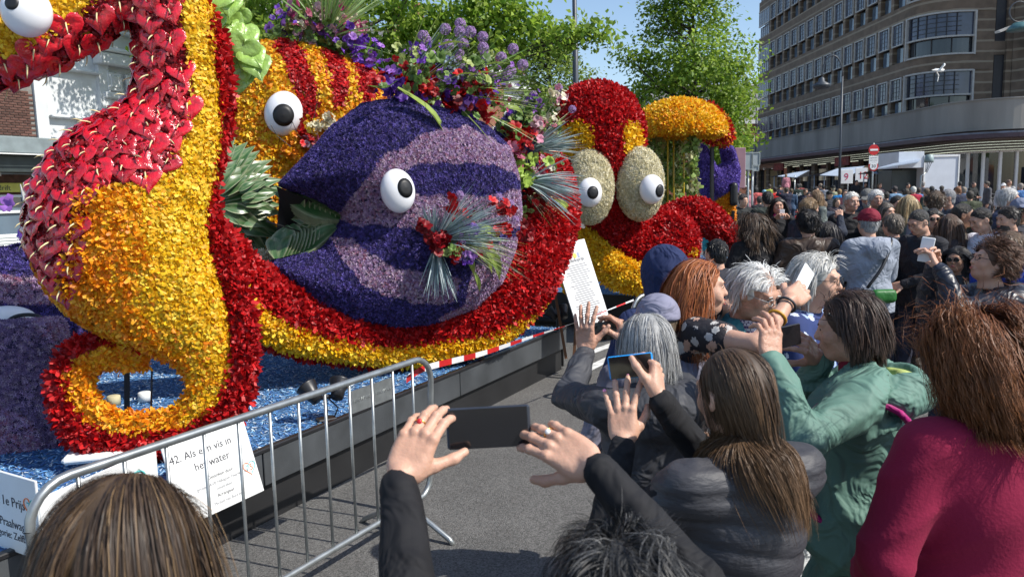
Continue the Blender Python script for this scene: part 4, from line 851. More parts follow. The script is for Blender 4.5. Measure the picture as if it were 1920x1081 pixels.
# ------------------------------------------------------------------ purple fish
pf = Plane(750, 400, 7.0, 24)
pur = thing('purple_fish_sculpture', 'huge purple and lilac striped flower fish with open leaf-lined mouth', 'flower sculpture', pf.W(750, 620)*np.array([1, 1, 0])+np.array([0, 0, .5]))
pol = [(520, 347), (575, 290), (625, 235), (680, 195), (740, 185), (830, 205), (900, 232), (945, 275), (962, 330), (968, 400), (955, 470), (930, 530), (880, 580), (800, 610), (730, 618), (640, 612), (565, 582), (514, 522), (508, 490), (600, 463), (636, 420), (645, 402), (590, 370)]
VP, QP = inflate(pf, pol, .55, .62, .026, pw=2.2)
L1 = [(632, 415), (640, 372), (662, 330), (700, 292), (760, 262), (850, 246), (930, 285), (975, 330), (975, 350), (900, 315), (830, 308), (760, 312), (710, 330), (690, 352), (720, 362), (860, 364), (905, 356), (985, 350), (985, 420), (880, 420), (800, 430), (720, 420), (660, 420), (640, 410)]
L2 = [(612, 448), (640, 440), (670, 470), (720, 500), (790, 500), (830, 520), (820, 560), (760, 560), (700, 545), (660, 525), (625, 485)]
L3 = [(850, 500), (900, 440), (975, 430), (975, 520), (900, 590), (830, 605), (800, 590), (850, 560)]
def pf_col(P):
    q = pf.px(P)+np.column_stack([8*noise3(P, 9, 1), 8*noise3(P, 9, 2)]); n = len(P); r = inpoly(q, L1) | inpoly(q, L2) | inpoly(q, L3); return np.where(r[:, None], pal(LIL, n, .25), pal(BLU, n, .3))
T_HY = star(5, .8)
floral(pur, 'hyacinth_florets', VP, QP, 7400, .0165, T_HY, pf_col, m_floret, m_fpur, base_name='body_form', basemat=m_fpur, tilt=1.0)
eyeball(pur, pf, 746, 358, 60, 76, 756, 354, 17, 19, -.57, .7, tilt=-.15)
# mouth: dark hollow, leaves on palate and lower jaw
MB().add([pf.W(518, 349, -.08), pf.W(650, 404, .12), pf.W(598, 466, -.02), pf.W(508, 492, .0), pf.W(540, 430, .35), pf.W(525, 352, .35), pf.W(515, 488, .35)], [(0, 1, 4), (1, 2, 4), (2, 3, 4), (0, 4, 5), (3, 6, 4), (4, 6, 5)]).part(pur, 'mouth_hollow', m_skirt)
for i in range(15):
    u = i/14; put_leaf(pur, pf.W(642-4*u, 404+8*u, .06), pf.W(528+70*u**2*.9-6, 352+138*u-20*math.sin(3.1*u), .18-.25*abs(u-.5)), (.1, -1, .4-.8*u), wf=1.2)
for i in range(12):
    u = i/11; put_leaf(pur, pf.W(630-22*u, 425+32*u, -.02), pf.W(560-45*u, 470+16*u, -.06), (-.1, -1, .8), wf=1.1)
for i in range(12):
    u = i/11; put_leaf(pur, pf.W(608-85*u, 462+22*u, -.05), pf.W(590-62*u, 398+16*u, .2), (-.1, -1, .5), wf=1.5)
for i in range(8):
    u = i/7; put_leaf(pur, pf.W(636-70*u, 400-32*u, .02), pf.W(600-60*u, 430-20*u, .28), (-.1, -1, -.3), wf=1.5)
MB().tube([pf.W(500, 415, -.3), pf.W(570, 436, .1)], .006, 5).part(pur, 'thin_rod', m_blk)
b = MB(); [b.tube([pf.W(x, 590, .1), pf.W(x, 690, .1)], .06, 8) for x in (700, 800)]; b.part(pur, 'support_rod', m_blk, True)
tail = Plane(985, 300, 8.1, 35); VT, QT = inflate(tail, [(925, 250), (960, 205), (1010, 195), (1030, 240), (1000, 290), (1005, 350), (1030, 400), (1000, 440), (960, 430), (935, 380)], .22, .3, .03)
floral(pur, 'tail_florets', VT, QT, 4200, .02, T_HY, lambda P: pal(BLU, len(P), .3), m_floret, m_fpur, base_name='tail_form', basemat=m_fpur, tilt=1.)
# ------------------------------------------------------------------ octopus, its long arm under the fish
octo = thing('octopus_sculpture', 'red flower octopus with cream goggle eyes, its long arm sweeping under the purple fish', 'flower sculpture', (1.2, 11.5, .56))
def wtube(pts, h, k=.05, sqz=None):
    P = smoothpath(pts, 5); W_ = np.array([(*at(x, y, Y), r*Y/FPX) for x, y, Y, r in P]); lo = W_[:, :3].min(0)-W_[:, 3].max()-.1; hi = W_[:, :3].max(0)+W_[:, 3].max()+.1
    S = SDF(lo, hi, h); S.path(W_, k); return S
arm = [(395, 470, 6.1, 50), (445, 545, 6.25, 58), (540, 590, 6.45, 62), (640, 615, 6.7, 58), (740, 628, 7.0, 52), (830, 615, 7.2, 54), (905, 585, 7.4, 60), (963, 530, 7.6, 63), (1000, 460, 7.9, 60), (1020, 400, 8.2, 54), (1020, 340, 8.5, 45), (1000, 300, 8.8, 32), (975, 290, 9., 20)]
V, Q = wtube(arm, .03).mesh(); floral(octo, 'arm_red_petals', V, Q, 2000, .036, T_FRILL, lambda P: pal(RED, len(P)), m_petal, m_fred, base_name='long_arm', basemat=m_fred, tilt=.9)
armu = [(400, 505, 5.9, 26), (450, 575, 6.05, 25), (540, 625, 6.25, 24), (640, 648, 6.5, 22), (740, 661, 6.8, 20), (830, 652, 7.0, 22), (910, 628, 7.2, 22), (968, 590, 7.4, 21), (1008, 545, 7.7, 19), (1026, 500, 8.0, 16)]
V, Q = wtube(armu, .022).mesh(); floral(octo, 'arm_yellow_petals', V, Q, 3000, .028, T_FRILL, lambda P: pal(YEL, len(P)), m_petal, m_fyel, base_name='arm_underside', basemat=m_fyel, tilt=.9)
Yo = 11.
S = wtube([(1118, 240, Yo, 80), (1120, 300, Yo, 72), (1140, 370, Yo, 48), (1160, 425, Yo, 40), (1180, 465, Yo-.1, 42), (1215, 487, Yo-.2, 40), (1255, 470, Yo-.2, 40), (1265, 440, Yo-.1, 34)], .035, .12); V, Q = S.mesh()
PT = [[(1045, 240), (1085, 226), (1110, 238), (1116, 300), (1045, 300)], [(1166, 240), (1176, 226), (1196, 232), (1202, 262), (1196, 290), (1170, 285)]]
def oc_col(P):
    q = project(P); n = len(P); r = inpoly(q, PT[0]) | inpoly(q, PT[1]); return np.where(r[:, None], pal(YEL, n), pal(RED, n))
floral(octo, 'head_petals', V, Q, 2200, .036, T_FRILL, oc_col, m_petal, m_fred, base_name='head_form', basemat=m_fred, tilt=.9)
for pts, nm in (([(1240, 425, 12., 24), (1275, 408, 12., 26), (1310, 402, 12., 26), (1345, 425, 12.4, 22), (1380, 455, 12.8, 16)], 'rear_arm'), ([(1205, 440, 11.4, 24), (1232, 420, 11.6, 24), (1262, 418, 11.8, 24)], 'coiled_arm')):
    V, Q = wtube(pts, .035).mesh(); floral(octo, nm+'_petals', V, Q, 1900, .036, T_FRILL, lambda P: pal(RED, len(P)), m_petal, m_fred, base_name=nm, basemat=m_fred, tilt=.9)
for pts, nm in (([(1080, 530, 10.9, 22), (1078, 480, 10.9, 22), (1100, 455, 10.9, 20), (1126, 466, 10.85, 22), (1142, 498, 10.6, 26), (1175, 518, 10.4, 24), (1222, 524, 10.4, 20)], 'yellow_underarm'), ([(1255, 480, 10.6, 12), (1290, 470, 10.6, 12)], 'yellow_underarm')):
    V, Q = wtube(pts, .03).mesh(); floral(octo, 'underarm_petals', V, Q, 1800, .036, T_FRILL, lambda P: pal(YEL, len(P)), m_petal, m_fyel, base_name=nm, basemat=m_fyel, tilt=.9)
op = Plane(1150, 350, Yo-.55, 8)
for cx, cy, rx, ry, ex, ey, pcx, pcy in ((1106, 350, 44, 70, 1106, 361, 1108, 361), (1200, 345, 44, 68, 1222, 355, 1234, 358)):
    c = op.W(cx, cy); s_ = op.sc(cx, cy); S = SDF(c-.7, c+.7, .03); S.ell(c, (rx*s_, rx*s_*.8, ry*s_)); V, Q = S.mesh()
    floral(octo, 'cream_florets', V, Q, 3200, .026, T_STAR, lambda P: pal(CRM, len(P)), m_petal, m_fcrm, base_name='eye_stalk', basemat=m_fcrm, tilt=1.)
    eyeball(octo, op, ex, ey, 45, 54, pcx, pcy, 12, 13, -.30, .75)
# ------------------------------------------------------------------ jellyfish canopy with garlands
jf = thing('jellyfish_sculpture', 'yellow domed flower jellyfish on thin yellow poles with hanging green garlands', 'flower sculpture', at(1270, 430, 12.9)*np.array([1, 1, 0])+np.array([0, 0, .56]))
jc = at(1272, 250, 12.9); js = 12.9/FPX; S = SDF(jc-np.array([1, 1, .3]), jc+np.array([1, 1, .9]), .035); S.ell(jc, (84*js, 78*js, 60*js)); S.cutz(jc[2]-.02)
S.f = np.maximum(S.f, -(S.ax[2][None, None, :]-(jc[2]-.02))).astype(np.float32); S.cone(jc+(-.62, 0, .02), jc+(.62, 0, .0), .06, .06, .1); V, Q = S.mesh()
floral(jf, 'dome_petals', V, Q, 2600, .032, T_FRILL, lambda P: pal(YEL+ORA[:1], len(P)), m_petal, m_fyel, base_name='dome_form', basemat=m_fyel, tilt=.8, cull=.6)
m_ypole = mat('yellow_pole', (.55, .38, .03), .4, .1, 5)
for x, y1, dy in ((1263, 430, 0), (1282, 430, .3), (1212, 455, -.5), (1228, 415, .3), (1252, 425, -.2)): MB().tube([at(x, 250, 12.9+dy), at(x, y1, 12.9+dy)], .014, 6).part(jf, 'pole', m_ypole, True)
def garland(x, y0, y1, Y, wd):
    n = 130; t = rng.random(n); P = np.array([at(x+rng.normal(0, wd*.35), y0+(y1-y0)*u, Y+rng.normal(0, .05)) for u in t]); N = rng.normal(size=(n, 3))+(0, -.8, .3)
    V, F, ix = scatter(P, N, petals3(3, 1, .5, .6, 5), .06, .8); C = pal([(.3, .42, .1), (.2, .32, .06), (.5, .5, .25), (.4, .36, .12), (.12, .2, .04)], n); wpart(jf, 'garland', V, F, m_petal, col=C[ix], kind='stuff')
for x, y1, dy in ((1300, 475, -.4), (1298, 400, -.38), (1270, 405, .2), (1248, 395, .3), (1222, 440, 0), (1210, 460, -.3), (1235, 425, -.1)): garland(x, 256, y1, 12.9+dy, 13)
# red flower mound just behind the dome
m_ = thing('coral_sculpture', 'red and orange flower mound showing just behind the right rim of the yellow dome', 'flower sculpture', (at(1335, 300, 14.2)[0], 14.2, .56))
V, Q = wtube([(1320, 215, 14.2, 20), (1345, 245, 14.2, 20), (1360, 256, 14.2, 10)], .035).mesh(); floral(m_, 'red_blooms', V, Q, 1200, .05, T_FRILL, lambda P: pal(RED+ORA[:2], len(P)), m_petal, m_fred, base_name='form', basemat=m_fred, tilt=1.)
MB().tube([at(1335, 240, 14.3), at(1335, 420, 14.3)], .04, 6).part(m_, 'pole', m_blk)
# purple sea snail on yellow leg
sn = thing('violet_sculpture', 'violet flower creature on a yellow flower leg, rearmost on the float before the crowd', 'flower sculpture', (at(1350, 400, 14.6)[0], 14.6, .56))
vp = Plane(1345, 320, 14.6, 10); V, Q = inflate(vp, [(1303, 268), (1322, 275), (1338, 310), (1345, 315), (1358, 305), (1352, 272), (1372, 275), (1384, 320), (1380, 360), (1350, 378), (1318, 365), (1310, 330), (1305, 300)], .3, .3, .03)
floral(sn, 'violet_florets', V, Q, 3500, .028, T_HY, lambda P: pal([(.16, .1, .45), (.1, .06, .32), (.22, .15, .55)], len(P), .3), m_floret, m_fpur, base_name='body_form', basemat=m_fpur, tilt=1.)
V, Q = wtube([(1362, 365, 14.5, 12), (1360, 400, 14.5, 13), (1366, 440, 14.5, 12), (1370, 470, 14.5, 8)], .03).mesh(); floral(sn, 'yellow_leg_petals', V, Q, 1800, .035, T_FRILL, lambda P: pal(ORA, len(P)), m_petal, m_fyel, base_name='leg', basemat=m_fyel)
S = SDF(at(1376, 365, 14.3)-.4, at(1376, 365, 14.3)+.4, .02); c = at(1376, 365, 14.3); S.cone(c+(0, 0, .16), c+(0, 0, -.14), .07, .075); V, Q = S.mesh(); wpart(sn, 'black_shoe', V, Q, m_blk, smooth=True); MB().tube([at(1375, 395, 14.3), at(1372, 430, 14.35)], .035, 6).part(sn, 'black_strap', m_blk)
MB().bbox(at(1387, 315, 15.4), (.22, .04, .8)).part(sn, 'pink_back_board', mat('dusky_pink', (.3, .17, .2), .8, .1, 3))
# ------------------------------------------------------------------ lilac fish at the left edge and its flower block
lf_ = Plane(90, 580, 5.9, 22)
lil = thing('lilac_fish_sculpture', 'striped lilac and violet flower fish lying low at the left edge behind the seahorse', 'flower sculpture', lf_.W(90, 800)*np.array([1, 1, 0])+np.array([0, 0, .5]))
V, Q = inflate(lf_, [(-160, 520), (-60, 475), (40, 458), (80, 462), (130, 510), (180, 560), (222, 600), (220, 660), (150, 740), (-160, 760)], .5, .6, .03)
def lc(P):
    q = lf_.px(P); v = q[:, 1]+.35*q[:, 0]*0+8*noise3(P, 6, 4)-.45*(100-q[:, 0])*-.35; n = len(P); s_ = ((v-470)/46).astype(int) % 2; return np.where((s_ == 1)[:, None], pal(LIL, n, .25), pal(BLU, n, .3))
floral(lil, 'hyacinth_florets', V, Q, 6500, .019, T_HY, lc, m_floret, m_fpur, base_name='body_form', basemat=m_fpur, tilt=1.)
eyeball(lil, lf_, 12, 603, 95, 56, 18, 610, 20, 12, -.52, .5); b = MB(); c = lf_.W(48, 604, -.62); b.tube([c+lf_.R @ np.array([.11*math.cos(a), 0, .055*math.sin(a)]) for a in np.linspace(0, 6.283, 24)], .014, 6, False); b.part(lil, 'black_ring', m_blk, True)
bp = Plane(60, 740, 5.05, 20); c0, c1 = bp(-140, 618), bp(138, 835)
S = SDF((c0[0]-.1, -.4, c1[1]-.1), (c1[0]+.1, .4, c0[1]+.1), .022); S.box(((c0[0]+c1[0])/2, 0, (c0[1]+c1[1])/2), (abs(c1[0]-c0[0])/2, .22, abs(c1[1]-c0[1])/2), rd=.07); V, Q = S.mesh(); V = bp.w(V)
blk = thing('flower_block', 'low block clad in dusky lilac florets at the lower left', 'flower sculpture', bp.W(60, 868)*np.array([1, 1, 0])+np.array([0, 0, .5]))
floral(blk, 'hyacinth_florets', V, Q, 7000, .018, T_HY, lambda P: np.where((noise3(P, 4, 8) > -.35)[:, None], pal([(.2, .13, .28), (.14, .09, .2), (.3, .2, .36), (.4, .3, .4)], len(P), .3), pal(LIL, len(P))), m_floret, m_fpur, base_name='form', basemat=m_fpur, tilt=1.)
# orchids and twigs above the lilac fish
m_pansy = mat('pansy_petal', (.12, .03, .3), .5, .4, 6, objvar=.4)
def bloomcluster(parent, name, centre, spread, n, size, cols, mat_=None, tm=None):
    P = np.asarray(centre)+rng.normal(0, 1, (n, 3))*np.asarray(spread); N = rng.normal(size=(n, 3))+np.array([.3, -1, .4]); V, F, ix = scatter(P, N, tm or petals3(5, 1, .5, .5, 6), size, .6); C = pal(cols, n, .2); return wpart(parent, name, V, F, mat_ or m_petal, col=C[ix], kind='stuff')
VIO = [(.18, .05, .5), (.28, .1, .6), (.1, .03, .3), (.35, .15, .55)]; PNK = [(.5, .12, .2), (.6, .25, .35), (.4, .04, .15), (.62, .4, .45)]; GRN = [(.12, .22, .04), (.2, .32, .07), (.08, .14, .03), (.35, .42, .12)]
bloomcluster(lil, 'orchid_blooms', lf_.W(48, 435, -.1), (.03, .05, .09), 12, .06, VIO); bloomcluster(lil, 'mixed_blooms', lf_.W(198, 610, -.35), (.07, .08, .06), 60, .03, VIO+PNK+GRN+CRM)
b = MB(); [b.tube([lf_.W(45, 375, 0), lf_.W(38+i*6, 345-3*(i % 3), 0)], [.012, .004], 4) for i in range(4)]; b.part(lil, 'grey_twig', mat('silver_twig', (.5, .5, .48), .6), kind='stuff')
# ------------------------------------------------------------------ bouquets
m_blade = mat('blue_grey_blade', (1, 1, 1), .45, .1, 10, attr='Col', transl=.15)
def blades(parent, name, c, dirs, L, wd, cols, droop=.15):
    n = len(dirs); V = []; F = []; C = []; cc = pal(cols, n, .25)
    for i, d in enumerate(dirs):
        d = d/np.linalg.norm(d); l = L*rng.uniform(.65, 1.1); s_ = np.cross(d, rng.normal(size=3)); s_ /= np.linalg.norm(s_); k = len(V); o_ = rng.normal(0, .012, 3)
        for j, t in enumerate((0, .35, .7, 1)):
            p = np.asarray(c)+o_+d*l*t+np.array([0, 0, -droop*l*t*t]); w_ = wd*(1, .9, .6, .08)[j]; V += [p-s_*w_, p+s_*w_]; C += [cc[i], cc[i]]
        F += [(k+2*j, k+2*j+1, k+2*j+3, k+2*j+2) for j in range(3)]
    return wpart(parent, name, V, np.array(F), m_blade, col=np.array(C), kind='stuff')
def fan(n, main, spread): return np.asarray(main)+rng.normal(0, 1, (n, 3))*spread
T_AL = star(5, .5)
def allium_mesh(cols=[(.42, .26, .52), (.5, .35, .6), (.32, .18, .42)]):
    n = 150; N = rng.normal(size=(n, 3)); N /= np.linalg.norm(N, axis=1)[:, None]; V, F, ix = scatter(N*.82, N, T_AL, .24, .3, .2); return mesh('allium', V, F, m_floret, col=pal(cols, n, .25)[ix])
ALM = allium_mesh()
def allium(parent, p, r, root_p=None):
    o = link('allium', ALM, parent, M=m4(np.eye(3), np.asarray(p)-np.array(root(parent).location), r))
    if root_p is not None:
        v = (np.asarray(root_p)-np.asarray(p))/r; b = MB(); b.tube([(0, 0, 0), v*.5+np.array([0, 0, .3]), v], .07, 4, False); link('stem', b.mesh('stem', m_stem), o)
m_stem = mat('stem_green', (.12, .2, .05), .5, .2, 8)
SPK = [(.3, .4, .42), (.44, .55, .56), (.2, .3, .3), (.6, .68, .66)]
# crest of the purple fish
cr = thing('crest_bouquet', 'wild crest bouquet of mauve alliums, purple orchids and red lilies on the purple fish', 'bouquet', pf.W(830, 200, -.05))
c = pf.W(800, 200, -.1)
for x, y in ((794, 68), (800, 78), (863, 45), (862, 60), (868, 82), (882, 60), (905, 70), (906, 90), (911, 104), (835, 55), (862, 102), (940, 108), (950, 140), (962, 92), (980, 122), (958, 133), (922, 145), (908, 150), (855, 110), (840, 85), (870, 130)): allium(cr, pf.W(x, y, rng.uniform(-.25, .1)), .056, pf.W(790, 190, -.05))
for x, y, n, sp_, s_, co in ((735, 160, 26, .06, .055, VIO), (790, 185, 14, .06, .05, VIO), (840, 165, 16, .07, .05, VIO), (875, 205, 24, .07, .05, VIO), (820, 130, 22, .1, .04, VIO), (900, 160, 20, .08, .04, VIO), (780, 110, 16, .08, .035, VIO), (715, 150, 14, .04, .05, RED), (765, 150, 26, .06, .05, RED), (800, 165, 26, .07, .055, RED), (860, 190, 30, .08, .055, BRG+RED), (905, 190, 26, .07, .055, BRG+RED), (880, 170, 26, .08, .05, RED), (930, 160, 40, .1, .03, PNK+VIO), (845, 125, 30, .06, .025, [(.4, .5, .6)]), (780, 140, 60, .14, .05, GRN), (880, 150, 60, .14, .05, GRN)):
    bloomcluster(cr, 'blooms', pf.W(x, y, -.15), sp_, n, s_, co)
blades(cr, 'grass_stems', pf.W(740, 190, 0), fan(110, (.9, .1, .75), .3), .95, .006, GRN+SPK[:1], .1); blades(cr, 'grass_stems', pf.W(840, 180, 0), fan(80, (.9, .1, .35), .35), .95, .006, GRN, .1)
for a, b_ in (((745, 165), (880, 265)), ((900, 130), (955, 105)), ((880, 145), (935, 125)), ((840, 150), (905, 125)), ((900, 165), (960, 170)), ((745, 150), (700, 175)), ((800, 100), (880, 60))):
    v, f_, cc_ = leafmesh(3, W=.07, bend=.5); me = mesh('long_leaf', v, f_, mat('yellow_green_leaf', (.3, .4, .08), .4, .3, 4, transl=.3), True); A, B = pf.W(*a, -.4), pf.W(*b_, -.5); y = B-A; L = np.linalg.norm(y); y /= L; z = np.cross(y, (0.3, 1, .2)); z /= np.linalg.norm(z); link('long_leaf', me, cr, M=m4(np.column_stack([np.cross(y, z), y, z]), A-np.array(cr.location), L))
# crest of the orange fish
cc = thing('reed_bouquet', 'bouquet of pink and purple flowers with upright green reeds on the orange fish', 'bouquet', cf.W(600, 110, 0))
for x, y, n, co in ((530, 38, 16, VIO), (560, 25, 20, PNK), (570, 50, 40, PNK+CRM), (600, 55, 22, VIO), (630, 45, 40, PNK), (650, 70, 20, VIO), (610, 80, 40, GRN), (660, 60, 30, PNK+CRM), (680, 90, 24, VIO), (540, 60, 30, GRN), (650, 95, 30, GRN), (690, 118, 14, VIO), (600, 30, 30, GRN+PNK)): bloomcluster(cc, 'blooms', cf.W(x, y, -.1), (.09, .09, .07), n, .05, co)
blades(cc, 'green_reeds', cf.W(610, 75, -.05), fan(170, (.4, -.2, .9), .36), 1.05, .009, [(.3, .46, .14), (.42, .56, .24), (.2, .34, .1)], .15)
ck = thing('cheek_posy', 'small posy of red, yellow and white blooms below the orange fish eye', 'bouquet', cf.W(590, 260, -.5))
for x, y, co in ((566, 245, RED), (585, 240, CRM+YEL), (600, 232, CRM), (575, 262, PNK+RED), (552, 285, ORA), (560, 300, ORA), (615, 225, CRM), (548, 262, ORA), (590, 270, CRM+PNK)): bloomcluster(ck, 'blooms', cf.W(x, y, -.55), .035, 16, .035, co)
b = MB(); [b.tube([cf.W(*p, -.6) for p in pp], .003, 4) for pp in (((540, 210), (560, 255), (590, 270)), ((600, 165), (590, 215), (580, 250)), ((508, 235), (520, 255), (545, 275)))]; b.part(ck, 'dark_twigs', m_blk, kind='stuff')
# side bouquet of the purple fish
sb_ = thing('side_bouquet', 'spiky blue-grey side bouquet with mauve alliums and red flowers on the purple fish flank', 'bouquet', pf.W(840, 440, -.5))
c = pf.W(818, 452, -.55)
for x, y in ((862, 365), (935, 370), (957, 382), (966, 412), (915, 450), (866, 455), (870, 478), (858, 485)): allium(sb_, pf.W(x, y, -.75), .038, c)
blades(sb_, 'grey_spikes', c, fan(230, (.9, -.25, .42), .28), .66, .0065, SPK, .1); blades(sb_, 'grey_spikes', c+(-.03, 0, .0), fan(90, (-.05, -.3, .9), .28), .36, .008, SPK[:3], .1)
blades(sb_, 'grey_spikes', c+(.0, 0, -.05), fan(80, (.05, -.35, -.95), .26), .42, .008, SPK, .1); blades(sb_, 'white_stems', c+(.1, 0, 0), fan(50, (1.2, -.35, -.12), .25), .68, .004, CRM+GRN, .2)
for x, y, n, co, s_ in ((825, 450, 18, BRG, .04), (855, 395, 10, RED, .045), (872, 400, 8, BRG, .04), (935, 388, 10, RED, .045), (952, 395, 8, RED, .04), (940, 425, 10, RED, .045), (985, 435, 10, BRG, .04), (880, 430, 22, VIO, .05), (910, 465, 10, RED, .04), (860, 475, 16, RED+BRG, .045), (845, 470, 14, GRN, .04), (880, 480, 14, VIO, .04), (800, 425, 14, BRG, .04), (815, 460, 20, BRG, .045)): bloomcluster(sb_, 'blooms', pf.W(x, y, -.72), .035, n, s_, co)
m_cyl = mat('yellow_green_leaf', (.3, .4, .08)); v, f_, _c = leafmesh(3, W=.09, bend=.9); LGM = mesh('curling_leaf', v, f_, m_cyl, True)
for a, b_ in (((860, 430), (950, 460)), ((880, 425), (960, 440)), ((860, 460), (905, 520)), ((880, 460), (945, 510)), ((900, 450), (960, 530)), ((870, 440), (925, 450)), ((850, 470), (900, 480)), ((890, 510), (905, 550))):
    A, B = pf.W(*a, -.74), pf.W(*b_, -.74); y = B-A; L = np.linalg.norm(y); y /= L; z = np.array([.1, -1, .5]); z -= y*(z @ y); z /= np.linalg.norm(z); link('curling_leaf', LGM, sb_, M=m4(np.column_stack([np.cross(y, z), y, z]), A-np.array(sb_.location), L))
# tail bouquet
tb = thing('tail_bouquet', 'loose bouquet of lilies, thistles and grey blades between the purple fish and the red octopus', 'bouquet', tail.W(990, 300, -.2))
for x, y in ((1048, 165), (1073, 205), (985, 195), (1000, 178)): allium(tb, tail.W(x, y, -.25), .045, tail.W(990, 290, -.1))
blades(tb, 'grey_spikes', tail.W(1000, 280, -.2), fan(80, (.85, -.3, .35), .22), .5, .008, SPK, .1); blades(tb, 'grey_spikes', tail.W(985, 340, -.3), fan(110, (.9, -.3, -.1), .25), .6, .008, SPK, .15)
blades(tb, 'pale_stems', tail.W(985, 280, -.1), fan(90, (.5, -.2, .6), .5), .62, .004, GRN+CRM, .1); blades(tb, 'pale_stems', tail.W(985, 360, -.2), fan(60, (.7, -.2, -.6), .4), .5, .004, GRN+CRM, .1)
for x, y, n, co, s_ in ((1000, 240, 30, PNK, .05), (1030, 210, 40, GRN+CRM, .035), (975, 255, 20, RED, .06), (970, 275, 14, RED, .06), (965, 290, 18, PNK, .06), (985, 305, 12, [(.35, .5, .08)], .075), (978, 335, 12, [(.35, .5, .08)], .075), (960, 240, 14, GRN, .06), (1020, 230, 30, CRM+GRN, .03), (1050, 240, 12, CRM+GRN, .03), (990, 215, 40, GRN, .04), (1005, 320, 30, PNK, .035), (1030, 310, 16, GRN+CRM, .03), (1000, 370, 26, BRG+RED, .04), (1000, 195, 30, GRN+VIO, .035), (1040, 180, 16, PNK+CRM, .04), (985, 395, 14, GRN, .05)): bloomcluster(tb, 'blooms', tail.W(x, y, -.3), (.07, .07, .06), n, s_, co)
for a, b_ in (((1035, 375), (1090, 400)), ((945, 200), (1000, 210)), ((1010, 340), (1055, 352))):
    A, B = tail.W(*a, -.4), tail.W(*b_, -.45); y = B-A; L = np.linalg.norm(y); y /= L; z = np.array([.1, -1, .5]); z -= y*(z @ y); z /= np.linalg.norm(z); link('curling_leaf', LGM, tb, M=m4(np.column_stack([np.cross(y, z), y, z]), A-np.array(tb.location), L))
# ------------------------------------------------------------------ things on and at the floats
def spot(p, yaw, label):
    t = thing('spotlight', label, 'spotlight', p, yaw, 'black spotlights along the float edge')
    link('stand', MB().tube([(0, 0, 0), (0, 0, .16)], .014, 6).bbox((0, 0, .17), (.26, .03, .03)).mesh('stand', m_blk), t); link('base', MB().bbox((0, 0, .01), (.14, .1, .02)).mesh('base', m_blk), t)
    for sx in (-.1, .1):
        b = MB(); b.lathe([(.001, -.08), (.045, -.08), (.05, -.02), (.075, .05), (.08, .06), (.07, .062), (.055, .035), (.001, .035)], (sx, 0, .22), 16, frame((0.3*np.sign(sx), -.2, 1.) if False else (sx*3, .5, .5))); o = link('lamp_head', b.mesh('lamp_head', m_blk, True), t)
    c = MB(); c.tube([(.02, 0, .16), (.09, 0, .08), (.05, 0, .0)], .006, 5); link('cable', c.mesh('cable', m_blk, True), t); return t
_q = onz(612, 782, .52); spot((_q[0], _q[1], .5), .5, 'black twin spotlight on the blue deck edge behind the barrier'); q = onz(1045, 612, .56); spot((q[0], q[1], .5), .8, 'black spotlight at the far end of the first deck beside the poster easel')
q = onz(220, 655, .52); fl_ = thing('floodlight', 'black ribbed floodlight housing behind the curl of the seahorse tail', 'spotlight', sp.W(250, 770, .5)*np.array([1, 1, 0])+np.array([0, 0, .5]))
MB().bbox(sp.W(238, 628, .45), (.22, .2, .14), sp.R, b=.02).part(fl_, 'housing', m_blk); b = MB(); [b.box(sp.W(222+i*9, 622, .36), (.008, .05, .11), sp.R) for i in range(5)]; b.part(fl_, 'cooling_fins', m_blk); MB().tube([sp.W(238, 650, .45), sp.W(238, 775, .45)], .02, 6).part(fl_, 'stand', m_blk)
for i, (x, y, lb) in enumerate(((214, 752, 'cream plastic bottle cap jar on the deck inside the tail curl'), (272, 745, 'pale cup on the blue deck inside the tail curl'))):
    q = onz(x, y+6, .5); o = MB().lathe([(.001, 0), (.05, 0), (.05, .07), (.04, .075), (.001, .075)], q, 16).top('plastic_jar', m_fcrm if i == 0 else m_white, lb, 'jar', smooth=True)
# poster on an easel
pa, pb, pc, pd = (1063, 455), (1092, 452), (1138, 603), (1083, 618); Yp = 8.2
ps = thing('poster_easel', 'tall white information poster leaning on a wooden easel at the float end', 'poster', (at(1090, 620, Yp)[0], Yp+.1, 0))
crn = [at(1045, 458, Yp+.1), at(1094, 449, Yp+.5), at(1138, 600, Yp+.25), at(1078, 620, Yp-.1)]
u_ = (crn[2]-crn[3]); u_ /= np.linalg.norm(u_); v_ = ((crn[1]-crn[2])+(crn[0]-crn[3])); v_ -= u_*(v_ @ u_); v_ /= np.linalg.norm(v_); n_ = np.cross(u_, v_); RP = np.column_stack([u_, v_, n_]); pw_, ph_ = np.linalg.norm(crn[2]-crn[3]), np.linalg.norm(crn[1]-crn[2]); pc_ = sum(crn)/4
MB().box(pc_, (pw_, ph_, .012), RP).part(ps, 'poster_board', m_white); b = MB(); m_print = mat('grey_print', (.2, .2, .22), .7)
for i in range(26):
    w_ = pw_*rng.uniform(.35, .75); b.box(pc_+v_*(ph_*.22-i*ph_*.026)+n_*.0075, (w_, .009, .002), RP)
b.part(ps, 'small_print', m_print, kind='stuff'); text('Publieksprijs', .06, ps, 'heading', m_print, RP, pc_+v_*ph_*.26-u_*.14+n_*.009); MB().lathe([(.001, 0), (.03, 0), (.03, .003), (.001, .003)], pc_+v_*ph_*.33+u_*.03+n_*.007, 14, RP).part(ps, 'yellow_emblem', m_yel); MB().box(pc_+v_*ph_*.33+u_*.09+n_*.008, (.03, .06, .003), RP).part(ps, 'blue_emblem', mat('pale_blue_print', (.3, .35, .6)))
